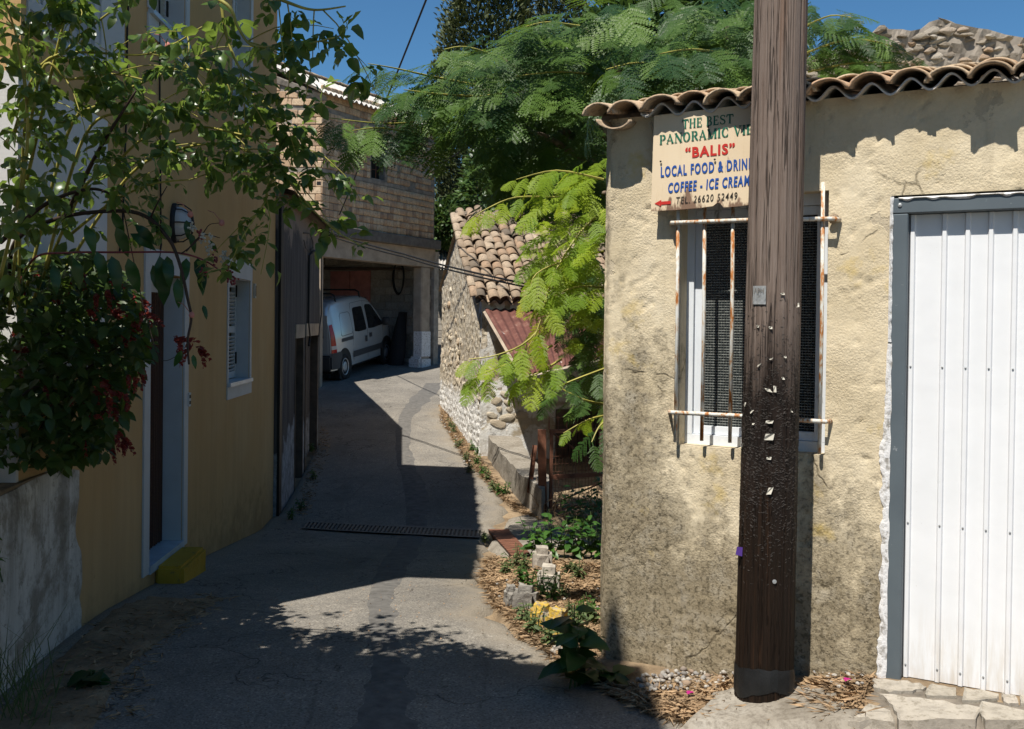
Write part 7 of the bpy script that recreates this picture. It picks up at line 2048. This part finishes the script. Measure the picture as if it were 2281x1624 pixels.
    weed_plant('climbing_shoot', 'small leafy shoot climbing up the garden wall at the picture edge', 'plant', FW.p(*FW.uz(5, 1290, .04), .04), 22, .045, .22, 'weed_leaf', 81)
    # tall grass by the garden wall
    rr = random.Random(40); mb = MB()
    for _ in range(70):
        p = g_(rr.uniform(-30, 130), rr.uniform(1540, 1640)); d = Vector((rr.gauss(0, .35), rr.gauss(0, .3), 1)).normalized(); L = rr.uniform(.12, .5); w = .0022
        a, b = p + d * L * .5 + Vector((rr.gauss(0, .01), 0, 0)), p + d * L + Vector((rr.gauss(0, .12), rr.gauss(0, .1), -.06))
        s = Vector((w, 0, 0)); mb.add((p - s, p + s, a - s * .8, a + s * .8, b), ((0, 1, 3, 2), (2, 3, 4)))
    mb.build('grass', X('weed_grey'), label='tall thin grass growing at the foot of the garden wall', cat='grass', kind='stuff')
    # straw on the verges
    def scatter(polys, n, fn):
        for pl, f in polys:
            W = [gnd(*p).xy for p in pl]; W = [(w[0], w[1]) for w in W]
            for _ in range(int(n * f)):
                x, y = rand_in(W, rr); fn(x, y)
    V, F = [], []
    def blade(x, y, lift=.03):
        a = rr.uniform(0, 6.28); L = rr.uniform(.03, .10); w = rr.uniform(.0004, .0010); z = gz(x, y) + lift - .012 + rr.uniform(0, .022)
        dx, dy = math.cos(a), math.sin(a); dz = rr.gauss(0, .2)
        b = len(V)
        V.extend([(x - dy * w, y + dx * w, z), (x + dy * w, y - dx * w, z), (x + dx * L * .5 + rr.gauss(0, .006), y + dy * L * .5 + rr.gauss(0, .006), z + dz * L * .5 + .006), (x + dx * L, y + dy * L, z + dz * L)])
        F.extend([(0 + b, 1 + b, 2 + b), (b + 1, b + 3, b + 2)])
    V1 = [(1290, 1540), (1225, 1475), (1160, 1420), (1095, 1350), (1075, 1290), (1090, 1250), (1150, 1255), (1335, 1265), (1335, 1500)]
    V2 = [(1235, 1180), (1170, 1150), (1115, 1110), (1040, 1030), (985, 940), (990, 900), (1020, 960), (1070, 1030), (1140, 1120), (1210, 1165)]
    V3 = [(1340, 1545), (1450, 1560), (1640, 1530), (1640, 1580), (1560, 1625), (1450, 1600)]
    V4 = [(1800, 1545), (1945, 1520), (1930, 1560), (1880, 1625), (1790, 1600)]
    V5 = [(1480, 1620), (1560, 1575), (1640, 1600), (1780, 1595), (1880, 1575), (1960, 1620)]
    scatter([(V1, .45), (V2, .28), (V3, .15), (V4, .11), (V5, .012)], 34000, blade)
    link('straw', np_mesh('straw', V, F), X('straw'), label='dry straw and pine needles lying on the verges', cat='straw', kind='stuff')
    V.clear(); F.clear()
    scatter([([(330, 1620), (330, 1500), (430, 1400), (520, 1340), (470, 1330), (400, 1345), (230, 1385), (120, 1500), (60, 1620)], 1.0)], 700, lambda x, y: blade(x, y, .02))
    scatter([([(700, 1100), (735, 990), (718, 950), (700, 1010), (655, 1150), (690, 1150)], 1.0)], 900, lambda x, y: blade(x, y, .012))
    link('litter', np_mesh('litter', V, F), X('straw'), label='dry leaf litter along the shaded foot of the walls', cat='litter', kind='stuff')
    V.clear(); F.clear()
    def bit(x, y):
        a = rr.uniform(0, 6.28); s = rr.uniform(.004, .014); z = gz(x, y) + .016 + .012 * float(fbm(x * 1.5, y * 1.5, 3, 3)); b = len(V)
        V.extend([(x, y, z + .002), (x + s * math.cos(a), y + s * math.sin(a), z + .004), (x + .6 * s * math.cos(a + 1.1), y + .6 * s * math.sin(a + 1.1), z + .008)]); F.append((b, b + 1, b + 2))
    scatter([([(500, 1600), (560, 1350), (700, 1250), (1060, 1250), (1100, 1400), (1240, 1500), (1300, 1610)], .6), ([(950, 1200), (900, 1000), (970, 880), (1080, 1120), (1120, 1180)], .4)], 700, bit)
    link('debris', np_mesh('debris', V, F), X('dry_twig'), label='scattered dry leaf bits lying on the road', cat='debris', kind='stuff')
    its = []
    for poly, n, s0, s1 in (([(1395, 1545), (1450, 1520), (1620, 1500), (1650, 1520), (1600, 1560), (1450, 1565)], 150, .006, .022), ([(1800, 1520), (1930, 1520), (1920, 1560), (1800, 1560)], 40, .005, .014), ([(1060, 1300), (1340, 1300), (1340, 1500), (1200, 1450)], 60, .005, .014), ([(985, 930), (1060, 1050), (1040, 1050), (975, 930)], 30, .008, .025)):
        W = [tuple(gnd(*p).xy) for p in poly]
        for _ in range(n):
            x, y = rand_in(W, rr); s = rr.uniform(s0, s1) * rr.uniform(.6, 1.2)
            its.append((rr.randrange(5), Matrix.Translation((x, y, gz(x, y) + .045 + s * .3)) @ Matrix.Rotation(rr.uniform(0, 6), 4, 'Z') @ Matrix.Diagonal((s * 1.2, s, s * .8, 1))))
    link('pebbles', merged('pebbles', PEBBLES, its), X('pebble'), label='pale pebbles and rubble scattered along the foot of the outbuilding', cat='pebbles', kind='stuff')
    lm = leaf_mesh('petal', 'bract', .9, .3, .3, 3)
    lm.materials[0] = X('magenta')
    for px, py, lab in ((1535, 1583, 'magenta fallen flower lying on pale concrete left of the pole foot'), (1885, 1555, 'fallen magenta petal in the straw right of the pole foot'), (1680, 1520, 'fallen magenta petal against the rendered wall behind the pole')):
        p = gnd(px, py); t = thing('fallen_flower', lab, 'flower', p)
        for k in range(3): place('petal', lm, orient(p + Vector((0, 0, .07)), (math.cos(k * 2.1), math.sin(k * 2.1), .3), (0, 0, 1), .022), t)
weeds()
